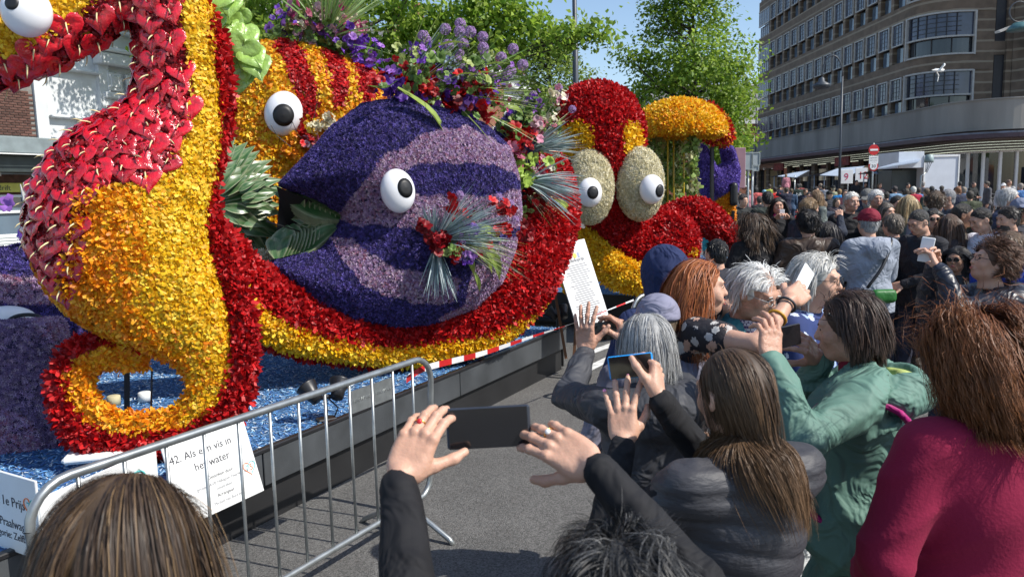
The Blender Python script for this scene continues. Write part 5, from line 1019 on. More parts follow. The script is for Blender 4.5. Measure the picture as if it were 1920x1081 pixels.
m_wood = mat('brown_wood', (.16, .07, .03), .6, .3, 5, stretch=(1, 1, .2)); MB().box((at(1047, 520, Yp+.3)+at(1035, 580, Yp+.3))/2, (.05, .03, 1.5), frame((-.15, 0, 1))).part(ps, 'easel_leg', m_wood); MB().box(at(1078, 640, Yp+.2), (.04, .03, .8), frame((.08, 0, 1))).part(ps, 'easel_leg', m_wood); MB().box(at(1100, 600, Yp+.3), (.05, .03, .9), frame((.05, .1, 1))).part(ps, 'easel_leg', m_wood)
# ---- boards hung on the first deck
def textboard(name, label, P, w_, h_, R, items, th=.012):
    t = thing(name, label, 'sign', P-R[:, 1]*h_/2); MB().bbox(P, (w_, h_, th), R, b=.003).part(t, 'board', m_white)
    pn = MB() 
    for (s_, x, y, sz, m, al) in items: text(s_, sz, t, 'lettering', m, R, P+R[:, 0]*x+R[:, 1]*y+R[:, 2]*(th/2+.001), al)
    return t
def heart75(t, P, R, s_, sc_=1.):
    m1, m2 = mat('logo_orange', (.75, .2, .06), .6), mat('logo_teal', (.1, .5, .5), .6); th = np.linspace(0.35, math.pi, 16)
    for sg, m in ((-1, m1), (1, m2)):
        b = MB(); pts = [P+R[:, 0]*sg*s_*math.sin(a)**3*1.0+R[:, 1]*s_*(13*math.cos(a)-5*math.cos(2*a)-2*math.cos(3*a)-math.cos(4*a))/16+R[:, 2]*.008 for a in th]; b.tube(pts, s_*.055, 6); b.part(t, 'heart_outline', m)
    text('7', s_*1.15, t, 'numeral', m2, R, P-R[:, 0]*s_*.6-R[:, 1]*s_*.4+R[:, 2]*.008); text('5', s_*1.15, t, 'numeral', m1, R, P-R[:, 0]*s_*.0-R[:, 1]*s_*.4+R[:, 2]*.008)
A0 = onplane(300, 858, fp(0, -.06), FN); A1 = onplane(462, 792, fp(0, -.06), FN); B1 = onplane(487, 905, fp(0, -.06), FN); B0 = onplane(345, 975, fp(0, -.06), FN)
nb = -FN*.93+np.array([0, 0, .3]); nb /= np.linalg.norm(nb); ub = FD; vb = np.cross(nb, ub); RB = np.column_stack([ub, vb, nb]); Pc = (A0+A1+B0+B1)/4; wB = (np.linalg.norm(A1-A0)+np.linalg.norm(B1-B0))/2; hB = .46
m_txt = mat('print_dark', (.03, .03, .04), .6)
def rotR(R, a): return R @ rotz(a)
RB = rotR(RB, .0)
s42 = textboard('title_board', 'white board lettered 42. Als een vis in het water on the float edge', Pc, wB, hB, RB, [('42. Als een vis in', -wB*.46, .12, wB*.108, m_txt, 'LEFT'), ('het water', -wB*.22, .04, wB*.108, m_txt, 'LEFT'), ('Gestoken door:', .03, -.035, wB*.05, m_txt, 'CENTER'), ('groep KAVB Hillegom Haarlem en', .03, -.075, wB*.045, m_print, 'CENTER'), ('omstreken', .03, -.11, wB*.045, m_print, 'CENTER'), ('Arrangeur:', .03, -.15, wB*.05, m_txt, 'CENTER'), ('Michiel van Buuren', .03, -.19, wB*.045, m_print, 'CENTER')])
heart75(s42, Pc+ub*wB*.4-vb*.06, RB, .045)
# folded prize board to the left
C0 = onplane(68, 905, fp(0, -.25), FN); C1 = onplane(292, 850, fp(0, -.12), FN); C2 = onplane(300, 960, fp(0, -.12), FN)
u2 = C1-C0; u2[2] = 0; w2 = np.linalg.norm(u2); u2 /= w2; n2 = np.cross(u2, (0, 0, 1)); n2 = n2 if n2[1] < 0 else -n2; R2_ = np.column_stack([u2, (0, 0, 1), np.cross(u2, (0, 0, 1))]); h2_ = .36
pb_ = textboard('prize_board', 'long white board with a 75 heart emblem behind the lower left woman', (C0+C1)/2-np.array([0, 0, h2_/2+.02]), w2, h2_, R2_, [('Praalwagen', -w2*.2, -.1, .12, m_txt, 'LEFT')]); heart75(pb_, C1-u2*.19-np.array([0, 0, .12]), R2_, .1)
pw3 = .62; dr = np.array([-.8, .45, 0]); dr /= np.linalg.norm(dr); R3_ = np.column_stack([-dr, (0, 0, 1), np.cross(-dr, (0, 0, 1))]); Pq = C0+dr*pw3/2-np.array([0, 0, h2_/2-.0])
pc3 = textboard('category_board', 'white end board reading 1e Prijs and Zelfbouw at the left edge', Pq, pw3, .38, R3_, [('1e Prijs', pw3*.5-.1, .035, .065, m_txt, 'RIGHT'), ('Praalwagen', pw3*.5-.06, -.07, .06, m_txt, 'RIGHT'), ('Categorie: Zelfbouw', pw3*.5-.03, -.125, .05, m_txt, 'RIGHT')]); heart75(pc3, Pq+R3_[:, 0]*(pw3*.5-.055)+np.array([0, 0, .06]), R3_, .05)
# ------------------------------------------------------------------ crowd barriers and tape
def barrier(A, B, label, H=1.07, nb=13, foot=True, lean=0.0, plates=False, cat='barrier'):
    A, B = np.asarray(A, float), np.asarray(B, float); d = B-A; L = np.linalg.norm(d); d /= L; t = thing('crowd_barrier', label, cat, (A+B)/2, group='galvanised crowd barriers'); rad = .16; n_ = np.array([-d[1], d[0], 0])*lean
    P = lambda x, z: A+d*x+np.array([0, 0, z])+n_*z
    zb = .17; c = []
    for (cx, cz, a0) in ((rad, H-rad, math.pi), (L-rad, H-rad, math.pi/2), (L-rad, zb+rad*.7, 0), (rad, zb+rad*.7, -math.pi/2)):
        rr = rad if cz > .5 else rad*.7
        for a in np.linspace(a0, a0-math.pi/2, 7): c.append(P(cx+rr*math.cos(a)-(0), cz+rr*math.sin(a)))
    c.append(c[0]); MB().tube(c, .019, 10, False).part(t, 'frame', m_galv, True)
    for i in range(1, nb): MB().tube([P(L*i/nb, zb), P(L*i/nb, H)], .0085, 8).part(t, 'bar', m_galv, True)
    if foot:
        for x in (.32, L-.32):
            s_ = np.array([-d[1], d[0], 0]); b = MB(); b.tube([P(x, 0)+s_*.36, P(x, .03)+s_*.33, P(x, .15)+s_*.1, P(x, .17), P(x, .15)-s_*.1, P(x, .03)-s_*.33, P(x, 0)-s_*.36], .017, 8); b.part(t, 'foot', m_galv, True)
    if plates:
        for i in (nb-4, nb-3): o = MB().box(P(L*(i+.5)/nb, H-.12), (L/nb-.03, .004, .13), np.column_stack([d, np.cross((0, 0, 1), d), (0, 0, 1)])).part(t, 'name_plate', m_galv); text('HEKWERK', .032, o, 'embossing', m_galv, np.column_stack([d, (0, 0, 1), np.cross(d, (0, 0, 1))]), P(L*(i+.12)/nb, H-.13)+np.cross(d, (0, 0, 1))*.003)
    return t
barrier((-1.79, 2.67, 0), (-.54, 4.83, 0), 'long galvanised crowd barrier in front of the float signs, nearest the camera', plates=True, lean=.0)
barrier((at(1186, 545, 7.3)[0], 7.3, 0), (at(1290, 545, 8.6)[0]+.9, 8.6, 0), 'barrier end showing beside the navy hooded person')
barrier((at(1441, 500, 13.)[0], 13, gz(13)), (at(1478, 430, 15.6)[0], 15.6, gz(15.6)), 'pale barrier standing between the black coat and the brown leather jacket', nb=18)
barrier((at(1310, 430, 17.)[0], 17, gz(17)), (at(1440, 430, 17.5)[0], 17.5, gz(17)), 'barrier behind the yellow flower leg at the edge of the far crowd', nb=15)
barrier((at(1468, 400, 22.)[0], 22, gz(22)), (at(1530, 400, 24)[0], 24, gz(24)), 'trestle barrier lying out in the open square behind the crowd', nb=10, H=.95)
tp = thing('barrier_tape', 'red and white striped tape stretched from the barrier past the poster', 'tape', at(780, 695, 4.9)*np.array([1, 1, 1]))
Ptp = smoothpath([at(762, 712, 4.75), at(800, 689, 4.86), at(905, 662, 5.5), at(1000, 630, 6.1), at(1082, 603, 6.6), at(1188, 562, 7.3)], 10); seg = np.linalg.norm(np.diff(Ptp, axis=0), axis=1).cumsum(); seg = np.insert(seg, 0, 0)
ns = int(seg[-1]/.02); s_ = np.linspace(0, seg[-1], ns); Pt = np.column_stack([np.interp(s_, seg, Ptp[:, i]) for i in range(3)]); V = []; F = []; mi = []
for i, p in enumerate(Pt): tw = .016*math.cos(i*.02+.3); tz = .014*math.sin(i*.02+1.2); V += [p+(0, -tw*.4, -tz-.006), p+(0, tw*.4, tz+.006)]
for i in range(ns-1): F.append((2*i, 2*i+2, 2*i+3, 2*i+1)); mi.append(int(s_[i]/.16) % 2)
wpart(tp, 'striped_ribbon', V, np.array(F), [mat('tape_red', (.55, .02, .02), .4, transl=.2), mat('tape_white', (.75, .75, .75), .4, transl=.2)], mi=mi, smooth=True)
shade = tree('street_tree', 'leafy street tree beside the white house, glimpsed behind the seahorse crest', tuple(hp(3.2, 0, 3.3)), 10.5, 6.2, 2.7, 80, 9000, .16, .35, G1, seed=21)
# ------------------------------------------------------------------ people
m_skin = mat('skin', (.52, .29, .2), .5, .12, 9, spec=.4, bump=.12, bscale=90, col2=(.6, .36, .26)); m_skin2 = mat('weathered_skin', (.46, .24, .16), .5, .15, 14, spec=.4, bump=.3, bscale=70, col2=(.56, .33, .24)); m_skind = mat('tanned_skin', (.3, .16, .1), .5, .12, 9, spec=.4, col2=(.36, .2, .13))
for m_ in (m_skin, m_skin2, m_skind):
    p_ = m_.node_tree.nodes['Principled BSDF']; p_.inputs['Subsurface Weight'].default_value = .12; p_.inputs['Subsurface Radius'].default_value = (.012, .004, .002)
m_lip = mat('lips', (.4, .1, .09), .45); m_teeth = mat('teeth', (.75, .72, .66), .3); m_eyeb = mat('eye_dark', (.05, .03, .025), .15); m_brow = mat('eyebrow', (.08, .05, .03), .8); m_lens = mat('sunglass_lens', (.01, .01, .012), .08, spec=.8); m_nail = mat('pink_nail', (.75, .25, .42), .2, .05, 4, coat=.6)
m_hair = mat('hair', (1, 1, 1), .5, .1, 40, attr='Col', spec=.4); HC = {}
def cloth(c, rough=.85, b=.35, var=.16, sh=0.0, bs=45):
    c = tuple(c); return mat('cloth_%02x%02x%02x_%d' % (int(c[0]*255), int(c[1]*255), int(c[2]*255), int(rough*100)), c, rough, var, 6, bump=b, bscale=bs, spec=.3, sheen=sh)
def hairmat2(c):
    nm = 'strand_%02x%02x%02x' % tuple(int(q*255) for q in c)
    if nm in MATS: return MATS[nm]
    m = mat(nm, c, .42, .1, 30, spec=.5); t_ = m.node_tree; N = t_.nodes; L_ = t_.links; p_ = N['Principled BSDF']; src = p_.inputs['Base Color'].links[0].from_socket; a = N.new('ShaderNodeAttribute'); a.attribute_name = 'Col'; x = N.new('ShaderNodeMixRGB'); x.blend_type = 'MULTIPLY'; x.inputs[0].default_value = 1; L_.new(src, x.inputs[1]); L_.new(a.outputs['Color'], x.inputs[2]); L_.new(x.outputs[0], p_.inputs['Base Color']); return m
def hairmat(c): return mat('hair_%02x%02x%02x' % tuple(int(q*255) for q in c), c, .45, .45, 14, bump=.9, bscale=30, stretch=(6, 6, .8))
HAND = {}
def hand(side, curl=(.3, .3, .3, .35), spread=.12, thumb=(0., 0.), h=.004):
    """side -1 left, +1 right; fingers along +Y, back of the hand +Z. thumb: (out, in front of the palm)"""
    key = (side, curl, spread, thumb, h)
    if key in HAND: return HAND[key]
    s = -side; S = SDF((-.1, -.07, -.11), (.1, .215, .06), h)       # thumb at x*s > 0
    S.cone((0, -.016, 0), (0, .0, 0), .0245, .026, .01).ell((0, .045, -.004), (.039, .052, .0145), k=.015).cone((s*.02, .02, -.006), (s*.028, .08, -.002), .014, .0115, .012).cone((-s*.024, .02, -.006), (-s*.03, .072, -.004), .013, .010, .012).ell((s*.022, .032, -.012), (.017, .03, .014), k=.012)
    tips = []
    for i, (x, y, L, r) in enumerate(((.029, .086, (.043, .026, .021), .0092), (.0095, .091, (.047, .03, .022), .0094), (-.0105, .087, (.044, .028, .021), .009), (-.029, .077, (.034, .02, .019), .0078))):
        p = np.array([s*x, y, 0.]); a = 0; az = s*spread*(1.4-i)*.9; P = [p-np.array([0, .02, .002])]; c = curl[i]; P.append(p)
        for j, l in enumerate(L):
            a += c*(.9, 1.1, .7)[j]; d = np.array([math.sin(az)*math.cos(a), math.cos(az)*math.cos(a), -math.sin(a)]); p = p+d*l; P.append(p)
        rr = [r*1.1, r*1.12, r*.98, r*.9, r*.78]; S.path(np.column_stack([P, rr]), .003)
        S.ell(P[1]+np.array([0, 0, .002]), r*1.12, k=.006); S.ell(P[2]+np.array([0, 0, .0015]), r*1.0, k=.004)
        if i == 2: ringp = P[1]*.45+P[2]*.55; ringd = (P[2]-P[1])/np.linalg.norm(P[2]-P[1])
        tips.append((P[-1], d, np.array([0, math.sin(a), math.cos(a)])))
    to, ti = thumb; P = [np.array([s*.018, .012, -.012]), np.array([s*.043, .045, -.02-ti*.3]), np.array([s*(.055+to*.02), .078-to*.006, -.022-ti]), np.array([s*(.053+to*.04), .106-to*.014, -.02-ti*1.6])]
    S.path(np.column_stack([P, [.015, .0125, .0105, .0085]]), .008); tips.append((P[-1], (P[-1]-P[-2])/.03, np.array([s*.5, 0, .85]))); tips.append((ringp, ringd, np.array([0, 0, 1.])))
    HAND[key] = (*S.mesh(), tips); return HAND[key]
def rot3(yaw=0, pitch=0, roll=0): return rotz(yaw) @ np.array(Matrix.Rotation(pitch, 3, 'X')) @ np.array(Matrix.Rotation(roll, 3, 'Y'))
def headsdf(c, R, k, h, smile=False, beard=0, old=0):
    c = np.asarray(c, float); E = 1.; lo, hi = c-.16*k, c+.16*k; S = SDF(lo, hi, h); w = lambda x, y, z: c+R @ (np.array([x, y, z])*k)
    S.ell(w(0, -.014, .025), np.array([.075, .094, .09])*k, R).ell(w(0, .02, -.025), np.array([.061, .073, .085])*k, R, .03*k).ell(w(0, .052, -.088), np.array([.03, .03, .024])*k, R, .035*k)
    for s in (-1, 1):
        S.ell(w(s*.037, .058, -.028), np.array([.024, .025, .026])*k, R, .02*k).ell(w(s*.045, .0, -.07), np.array([.02, .04, .025])*k, R, .03*k)
        S.ell(w(s*.078, -.008, -.006), np.array([.009, .021, .032])*k, R @ rot3(s*.35), .006*k); S.ell(w(s*.086, -.002, -.004), np.array([.006, .011, .018])*k, R, .004*k, True)
    S.cone(w(-.034, .082, .022), w(.034, .082, .022), .012*k, None, .015*k)
    for s in (-1, 1): S.ell(w(s*.031, .099, .003), np.array([.017, .014, .0115])*k, R, .012*k, True); S.ell(w(s*.031, .077, .003), .0128*k, None, .004*k)
    S.cone(w(0, .088, .008), w(0, .104, -.026), .008*k, .0105*k, .01*k); S.ell(w(0, .1, -.03), np.array([.0145, .011, .008])*k, R, .008*k)
    S.ell(w(0, .091, -.06), np.array([.022, .011, .011])*k, R, .012*k)
    if smile: S.ell(w(0, .106, -.062), np.array([.02, .012, .007])*k, R, .004*k, True); [S.ell(w(s*.04, .068, -.042), .02*k, None, .01*k) for s in (-1, 1)]
    else: S.ell(w(0, .106, -.0605), np.array([.022, .01, .0018])*k, R, .004*k, True)
    S.cone(w(0, -.02, -.06), w(0, -.03, -.14), .05*k, .054*k, .03*k); return S
def ik(S, W, l1, l2, hint):
    S, W, hint = map(np.asarray, (S, W, hint)); d = W-S; D = np.linalg.norm(d); u = d/max(D, 1e-6)
    if D > (l1+l2)*.995: W = S+u*(l1+l2)*.995; D = (l1+l2)*.995
    a = (l1*l1-l2*l2+D*D)/(2*D); h_ = math.sqrt(max(l1*l1-a*a, 0)); v = hint-u*(hint @ u); v = v/max(np.linalg.norm(v), 1e-6); return S+u*a+v*h_, W
def meshjoin(parts):
    V = []; Q = []; n = 0
    for v, q in parts: V.append(v); Q.append(q+n); n += len(v)
    return np.vstack(V), np.vstack(Q)
POSES = dict(down=dict(L=((-.25, .06, .84), (-.5, -1, 0), 'rest'), R=((.25, .06, .84), (.5, -1, 0), 'rest')), waist=dict(L=((-.09, .27, 1.06), (-1, -.6, -.5), 'hold'), R=((.09, .27, 1.06), (1, -.6, -.5), 'hold')),
             phone=dict(L=((-.09, .38, 1.44), (-1, -.2, -1), 'grip'), R=((.09, .38, 1.44), (1, -.2, -1), 'grip')), high=dict(L=((-.12, .36, 1.62), (-1, 0, -1), 'grip'), R=((.12, .36, 1.62), (1, 0, -1), 'grip')), one=dict(L=((-.25, .06, .84), (-.5, -1, 0), 'rest'), R=((.12, .36, 1.5), (1, -.2, -1), 'grip')),
             pocket=dict(L=((-.21, .12, .95), (-1, -.8, 0), 'rest'), R=((.21, .12, .95), (1, -.8, 0), 'rest')))
def build(H=1.7, pose='down', hd=(0, 0, 0), hh=.008, bh=.018, ch=.016, bulk=1., hem=.84, sleeve=1., legs='trousers', step=.0, arms=None, smile=False, female=False, lean=0., seatk=1., folds=1., leglen=.1, hood=False, collar=.5, zmin=0., hand_h=.006, shrug=0.):
    """meshes of one person in a local frame that faces +Y; returns dict of (V,Q) and a few key points"""
    k = H/1.72; o = {}; A = {k2: v for k2, v in POSES[pose].items()} if isinstance(pose, str) else dict(pose)
    lz = lambda z: lean*max(0, z-.95)
    pt = lambda x, y, z: np.array([x, y+lz(z), z])*k
    HK = .94; hc = pt(0, .045, 1.607)+np.array([0, abs(hd[1])*.0, 0]); Rh = rot3(hd[0], hd[1], hd[2]); sw = .165 if female else .185
    sh = {s: pt(s*sw, -.01+shrug*.5, 1.405+shrug) for s in (-1, 1)}; J = {}; arm = {}
    for s, n in ((-1, 'L'), (1, 'R')):
        W, hint, g = A[n][:3]; W = np.asarray(W, float)*(k if not arms else 1)
        if not arms: W = W+np.array([0, lz(W[2]/k)*k, 0])
        e, W = ik(sh[s], W, .285*k, .25*k, np.array(hint, float)); arm[n] = (sh[s], e, W, g, A[n][3] if len(A[n]) > 3 else None)
    # body
    lo = np.array([-.8, -.5, max(zmin, .0)])*k; hi = np.array([.8, .9, 1.62])*k
    for n in 'LR':
        for p in arm[n][1:3]: lo = np.minimum(lo, p-.15); hi = np.maximum(hi, p+.15)
    xs_ = [arm[n][i][0] for n in 'LR' for i in (0, 1, 2)]; ys_ = [arm[n][i][1] for n in 'LR' for i in (0, 1, 2)]
    lo[0] = min(xs_)-.12; hi[0] = max(xs_)+.12; lo[0] = min(lo[0], -.3); hi[0] = max(hi[0], .3); lo[1] = min(min(ys_)-.15, -.3); hi[1] = max(max(ys_)+.15, .32+lean*.7)
    S = SDF(lo, hi, bh); S.cone(pt(0, -.0, .95), pt(0, -.01, 1.3), .1*k, .11*k).cone(sh[-1], sh[1], .045*k, None, .03).cone(pt(0, -.02, 1.36), hc+Rh @ np.array([0, -.03, -.09])*k, .055*k, .05*k, .03)
    for n in 'LR':
        a, e, W, g, f = arm[n]; S.cone(a, e, .042*k, .036*k, .02).cone(e, W, .036*k, .024*k, .01)
    for s in (-1, 1):
        hp_ = pt(s*.085, 0, .9); kn = pt(s*.1, .02+s*step*.5, .48); an = pt(s*.11, -.02+s*step, .1)
        if zmin < .5: S.cone(hp_, kn, .07*k, .05*k).cone(kn, an, .048*k, .036*k)
        J[s] = (hp_, kn, an)
    S.cutz(.06*k if zmin < .06 else zmin*k); parts = [S.mesh(), headsdf(hc, Rh, k*HK, hh, smile).mesh()]
    o['tips'] = {}
    for s, n in ((-1, 'L'), (1, 'R')):
        a, e, W, g, f = arm[n]; fd = (W-e)/np.linalg.norm(W-e)
        gr = dict(rest=(.35,)*4, grip=(.55, .55, .6, .65), hold=(.7,)*4)[g] if isinstance(g, str) else g[0]; th = (0., .0) if isinstance(g, str) and g == 'rest' else ((.2, .02) if isinstance(g, str) else g[1])
        if f is None: y = fd; z = np.array([s*1., 0, .2]) if g == 'rest' else np.array([s*.5, -.8, .3])
        else: y, z = map(lambda q: np.asarray(q, float), f); y = y/np.linalg.norm(y)
        z = z-y*(z @ y); z /= np.linalg.norm(z); M = np.column_stack([np.cross(y, z), y, z]); v, q, tips = hand(s, tuple(gr), .12 if not isinstance(g, tuple) or len(g) < 3 else g[2], tuple(th), hand_h); parts.append((v*k @ M.T+W+y*.012*k, q)); o['tips'][n] = [(t[0]*k @ M.T+W+y*.012*k, M @ t[1], M @ t[2]) for t in tips]
    o['body'] = meshjoin(parts)
    # top
    S = SDF(lo-.02, hi+.02, ch); b = bulk; S.ell(pt(0, -.0, 1.27), np.array([.165*b*(sw/.175), .12*b, .2])*k, None, .04).ell(pt(0, .01, 1.06), np.array([.145*b, .115*b, .22])*k, None, .06).cone(pt(-sw*.75, -.015, 1.405), pt(sw*.75, -.015, 1.405), .062*k*b, None, .06)
    S.cone(pt(-.06, 0, .95), pt(.06, 0, .95), .125*k*b*seatk, None, .06); S.cone(pt(-.05, 0, hem+.02), pt(.05, 0, hem+.02), .135*k*b*seatk, None, .05)
    if female: S.cone(pt(-.07, .09, 1.24), pt(.07, .09, 1.24), .06*k, None, .05)
    if collar: S.cone(pt(0, -.02, 1.4), pt(0, -.015, 1.43+.03*collar), .085*k, .075*k, .03)
    for s, n in ((-1, 'L'), (1, 'R')):
        a, e, W, g, f = arm[n]
        if sleeve >= 1: S.cone(a, e, .063*k*b, .052*k*b, .035).cone(e, W-(W-e)*.02, .052*k*b, .037*k*b, .012)
        else: S.cone(a, a+(e-a)*sleeve, .06*k*b, .055*k*b, .035)
    if hood: S.ell(pt(0, -.12, 1.40), np.array([.12, .07, .09])*k, None, .04); S.cone(pt(-.11, -.05, 1.43), pt(.11, -.05, 1.43), .045*k, None, .05)
    if collar: S.ell(pt(0, .0, 1.50), np.array([.062, .06, .05])*k, None, .01, True)
    sd = (abs(hash((round(H*1000), round(bulk*100)))) % 97)*.37; amp = .0055*folds
    def fold(f, X, Y, Z):
        wp = np.sin(X*6+sd)+np.sin(Z*7+Y*5+sd); r_ = lambda a: (1-np.abs(np.sin(a)))**2
        m1 = .5+.5*np.sin(X*8+Z*4+sd*3); m2 = .5+.5*np.sin(Z*9-X*5+Y*6+sd)
        return f-amp*(2.2*m1*r_(Z*15+X*9*np.sign(X)+1.3*wp)+2.0*m2*r_(X*14-Z*9+Y*12+1.7*wp+sd)+1.5*(1-m2)*r_(Y*17+Z*8-wp))+amp*.7
    S.apply(fold).cutz(max(hem, zmin)*k); o['top'] = S.mesh()
    if zmin < .8 and legs:
        S = SDF(np.array([-.3, -.3, .04])*k, np.array([.3, .32, 1.04])*k, ch*1.35)
        S.cone(pt(-.06, 0, .93), pt(.06, 0, .93), .115*k, None, .04)
        for s in (-1, 1):
            hp_, kn, an = J[s]; wd = 1.15 if legs == 'trousers' else .95; S.cone(hp_, kn, .088*k*wd, .06*k*wd, .03)
            if legs != 'shorts': S.cone(kn, an+(0, 0, leglen-.1), .06*k*wd, .05*k*wd, .02)
        if legs == 'skirt': S.cone(pt(0, 0, .9), pt(0, 0, .55), .16*k, .2*k, .05)
        S.apply(lambda f, X, Y, Z: f+.005*np.sin(Z*38+6*np.sin(X*12)+Y*9)+.003*np.sin(X*40+Z*22)).cutz(leglen*k if legs != 'skirt' else .5*k); o['legs'] = S.mesh()
        S = SDF(np.array([-.3, -.4, 0])*k, np.array([.3, .4, .2])*k, max(.014, ch*.9))
        for s in (-1, 1): an = J[s][2]; S.cone(an+(0, -.03, -.055*k), an+(0, .14*k, -.062*k), .045*k, .036*k, .02).cone(an, an+(0, 0, -.05), .045*k, .045*k, .02)
        S.cutz(.002); o['shoes'] = S.mesh()
    o.update(k=k, hc=hc, Rh=Rh, arm=arm, J=J, pt=pt, sh=sh); return o
def hairvol(style, c, R, k, h=.009):
    """one solid hair form around the head; None when bald"""
    k = k*.94
    c = np.asarray(c, float); w = lambda x, y, z: c+R @ (np.array([x, y, z])*k); S = SDF(c-np.array([.24, .24, .45 if style in ('long', 'verylong') else .25])*k, c+.25*k, h)
    if style == 'bald': return None
    cut = True
    if style in ('short', 'buzz', 'thin', 'cap', 'tied', 'bun'):
        t = dict(short=.007, buzz=.004, thin=.003, cap=.006, tied=.006, bun=.008)[style]+(.006 if h > .012 else 0); S.ell(w(0, -.018, .03), np.array([.075+t, .094+t, .09+t])*k, R); S.ell(w(0, -.05, -.045), np.array([.06+t*.6, .055+t*.6, .05])*k, R, .02*k)
        if style == 'bun': S.ell(w(0, -.115, .03), .042*k, None, .01)
        if style == 'tied': S.cone(w(0, -.11, .01), w(0, -.13, -.16), .03*k, .015*k, .02)
    if style in ('fluffy', 'curly'): S.ell(w(0, -.02, .033), np.array([.094, .11, .1])*k, R).ell(w(0, -.055, -.04), np.array([.074, .06, .06])*k, R, .03*k)
    if style in ('bob', 'long', 'verylong'):
        S.ell(w(0, -.018, .028), np.array([.086, .103, .097])*k, R); L = dict(bob=-.12, long=-.24, verylong=-.36)[style]
        for s in (-1, 1): S.cone(w(s*.07, -.02, 0), w(s*.078, -.03, L*.8), .03*k, .025*k, .03*k)
        S.cone(w(0, -.06, -.02), c+np.array([0, 0, L*k])+R @ np.array([0, -.075, 0])*k, .07*k, .06*k, .04*k); S.cone(w(-.05, -.06, -.02), c+R @ np.array([-.05, -.06, 0])*k+np.array([0, 0, L*k]), .05*k, .04*k, .03*k); S.cone(w(.05, -.06, -.02), c+R @ np.array([.05, -.06, 0])*k+np.array([0, 0, L*k]), .05*k, .04*k, .03*k)
    # face opening and grooves
    def grooves(f, X, Y, Z):
        q = np.stack(np.broadcast_arrays(X-c[0], Y-c[1], Z-c[2]), -1) @ R; a = np.arctan2(q[..., 0], -q[..., 1]); am = .0028*k
        g = np.sin(a*26+4*np.sin(q[..., 2]*25/k))+.6*np.sin(a*47+3*np.sin(q[..., 2]*40/k))
        return f+am*g if style != 'buzz' else f
    S.apply(grooves); S.ell(w(0, .085, -.045), np.array([.066, .075, .098])*k, R, .012*k, True)
    if style in ('short', 'buzz', 'thin', 'tied', 'bun'): [S.ell(w(s*.09, .02, -.03), np.array([.03, .045, .045])*k, R, .008, True) for s in (-1, 1)]
    return S.mesh()
def facebits(p, body, c, R, k, glasses=None, smile=False, beard=None, brow=m_brow, lens=None):
    k = k*.94
    w = lambda x, y, z: c+R @ (np.array([x, y, z])*k)
    def ell(name, ctr, r, m, par=body): b = MB(); b.lathe([(math.sin(a), math.cos(a)) for a in np.linspace(.01, math.pi-.01, 8)], n=10); return link(name, mesh(name, (b.V[0]*np.array(r)*k) @ R.T+w(*ctr), b.F, m, True), par)
    for s in (-1, 1): ell('eye', (s*.031, .085, .003), (.0085, .0065, .0055), m_eyeb); ell('eyebrow', (s*.032, .094, .022), (.016, .003, .003), brow)
    if smile: ell('teeth', (0, .093, -.062), (.017, .006, .006), m_teeth)
    ell('lip', (0, .1, -.054 if smile else -.0565), (.02, .0035, .003), m_lip); ell('lip', (0, .099, -.0705 if smile else -.0645), (.017, .004, .0035), m_lip)
    if glasses:
        g = MB(); lens_r = .024 if glasses == 'sun' else .021
        for s in (-1, 1):
            L = [w(s*.032+lens_r*math.cos(a), .108-.02*abs(math.cos(a)*.3), .002+lens_r*.75*math.sin(a)) for a in np.linspace(0, 6.283, 17)]; g.tube(L, .0016*k if glasses != 'sun' else .0028*k, 5, False); g.tube([w(s*.055, .105, .006), w(s*.082, .06, .008), w(s*.086, -.0, .004)], .0015*k, 5)
        g.tube([w(-.01, .112, .006), w(.01, .112, .006)], .0016*k, 5); gl_ = link('glasses', g.mesh('glasses', m_blk if glasses != 'wire' else m_galv, True), p)
        if glasses == 'sun':
            for s in (-1, 1): b = MB(); b.add([w(s*.032, .108, .002)]+[w(s*.032+lens_r*math.cos(a), .107-.02*abs(math.cos(a)*.3), .002+lens_r*.75*math.sin(a)) for a in np.linspace(0, 6.283, 17)], [(0, i, i+1) for i in range(1, 17)]); link('lens', b.mesh('lens', m_lens), gl_)
    if beard is not None:
        S = SDF(c-.16*k, c+.14*k, .007*k); S.ell(w(0, .035, -.075), np.array([.063, .068, .055])*k, R).ell(w(0, .065, -.1), np.array([.035, .035, .035])*k, R, .02); S.ell(w(0, .07, .0), np.array([.05, .06, .05])*k, R, .01, True); S.ell(w(0, .105, -.06), np.array([.02, .02, .008])*k, R, .006, True); S.apply(lambda f, X, Y, Z: f+.0025*np.sin(X*210)*np.sin(Z*190+Y*90)); v, q = S.mesh(); link('beard', mesh('beard', v, q, hairmat(beard), True), p)
def facing(fx, fy): return math.atan2(-fx, fy)
def pmeshes(p, o, skin=m_skin, top=None, legs=None, shoes=None, topname='jacket', legname='trousers'):
    body = link('body', mesh('body', *o['body'], skin, True), p)
    if top is not None: o['top_o'] = link(topname, mesh(topname, *o['top'], top, True), p)
    if 'legs' in o and legs is not None: link(legname, mesh(legname, *o['legs'], legs, True), p)
    if 'shoes' in o: link('shoes', mesh('shoes', *o['shoes'], shoes or cloth((.03, .03, .03), .6), True), p)
    return body
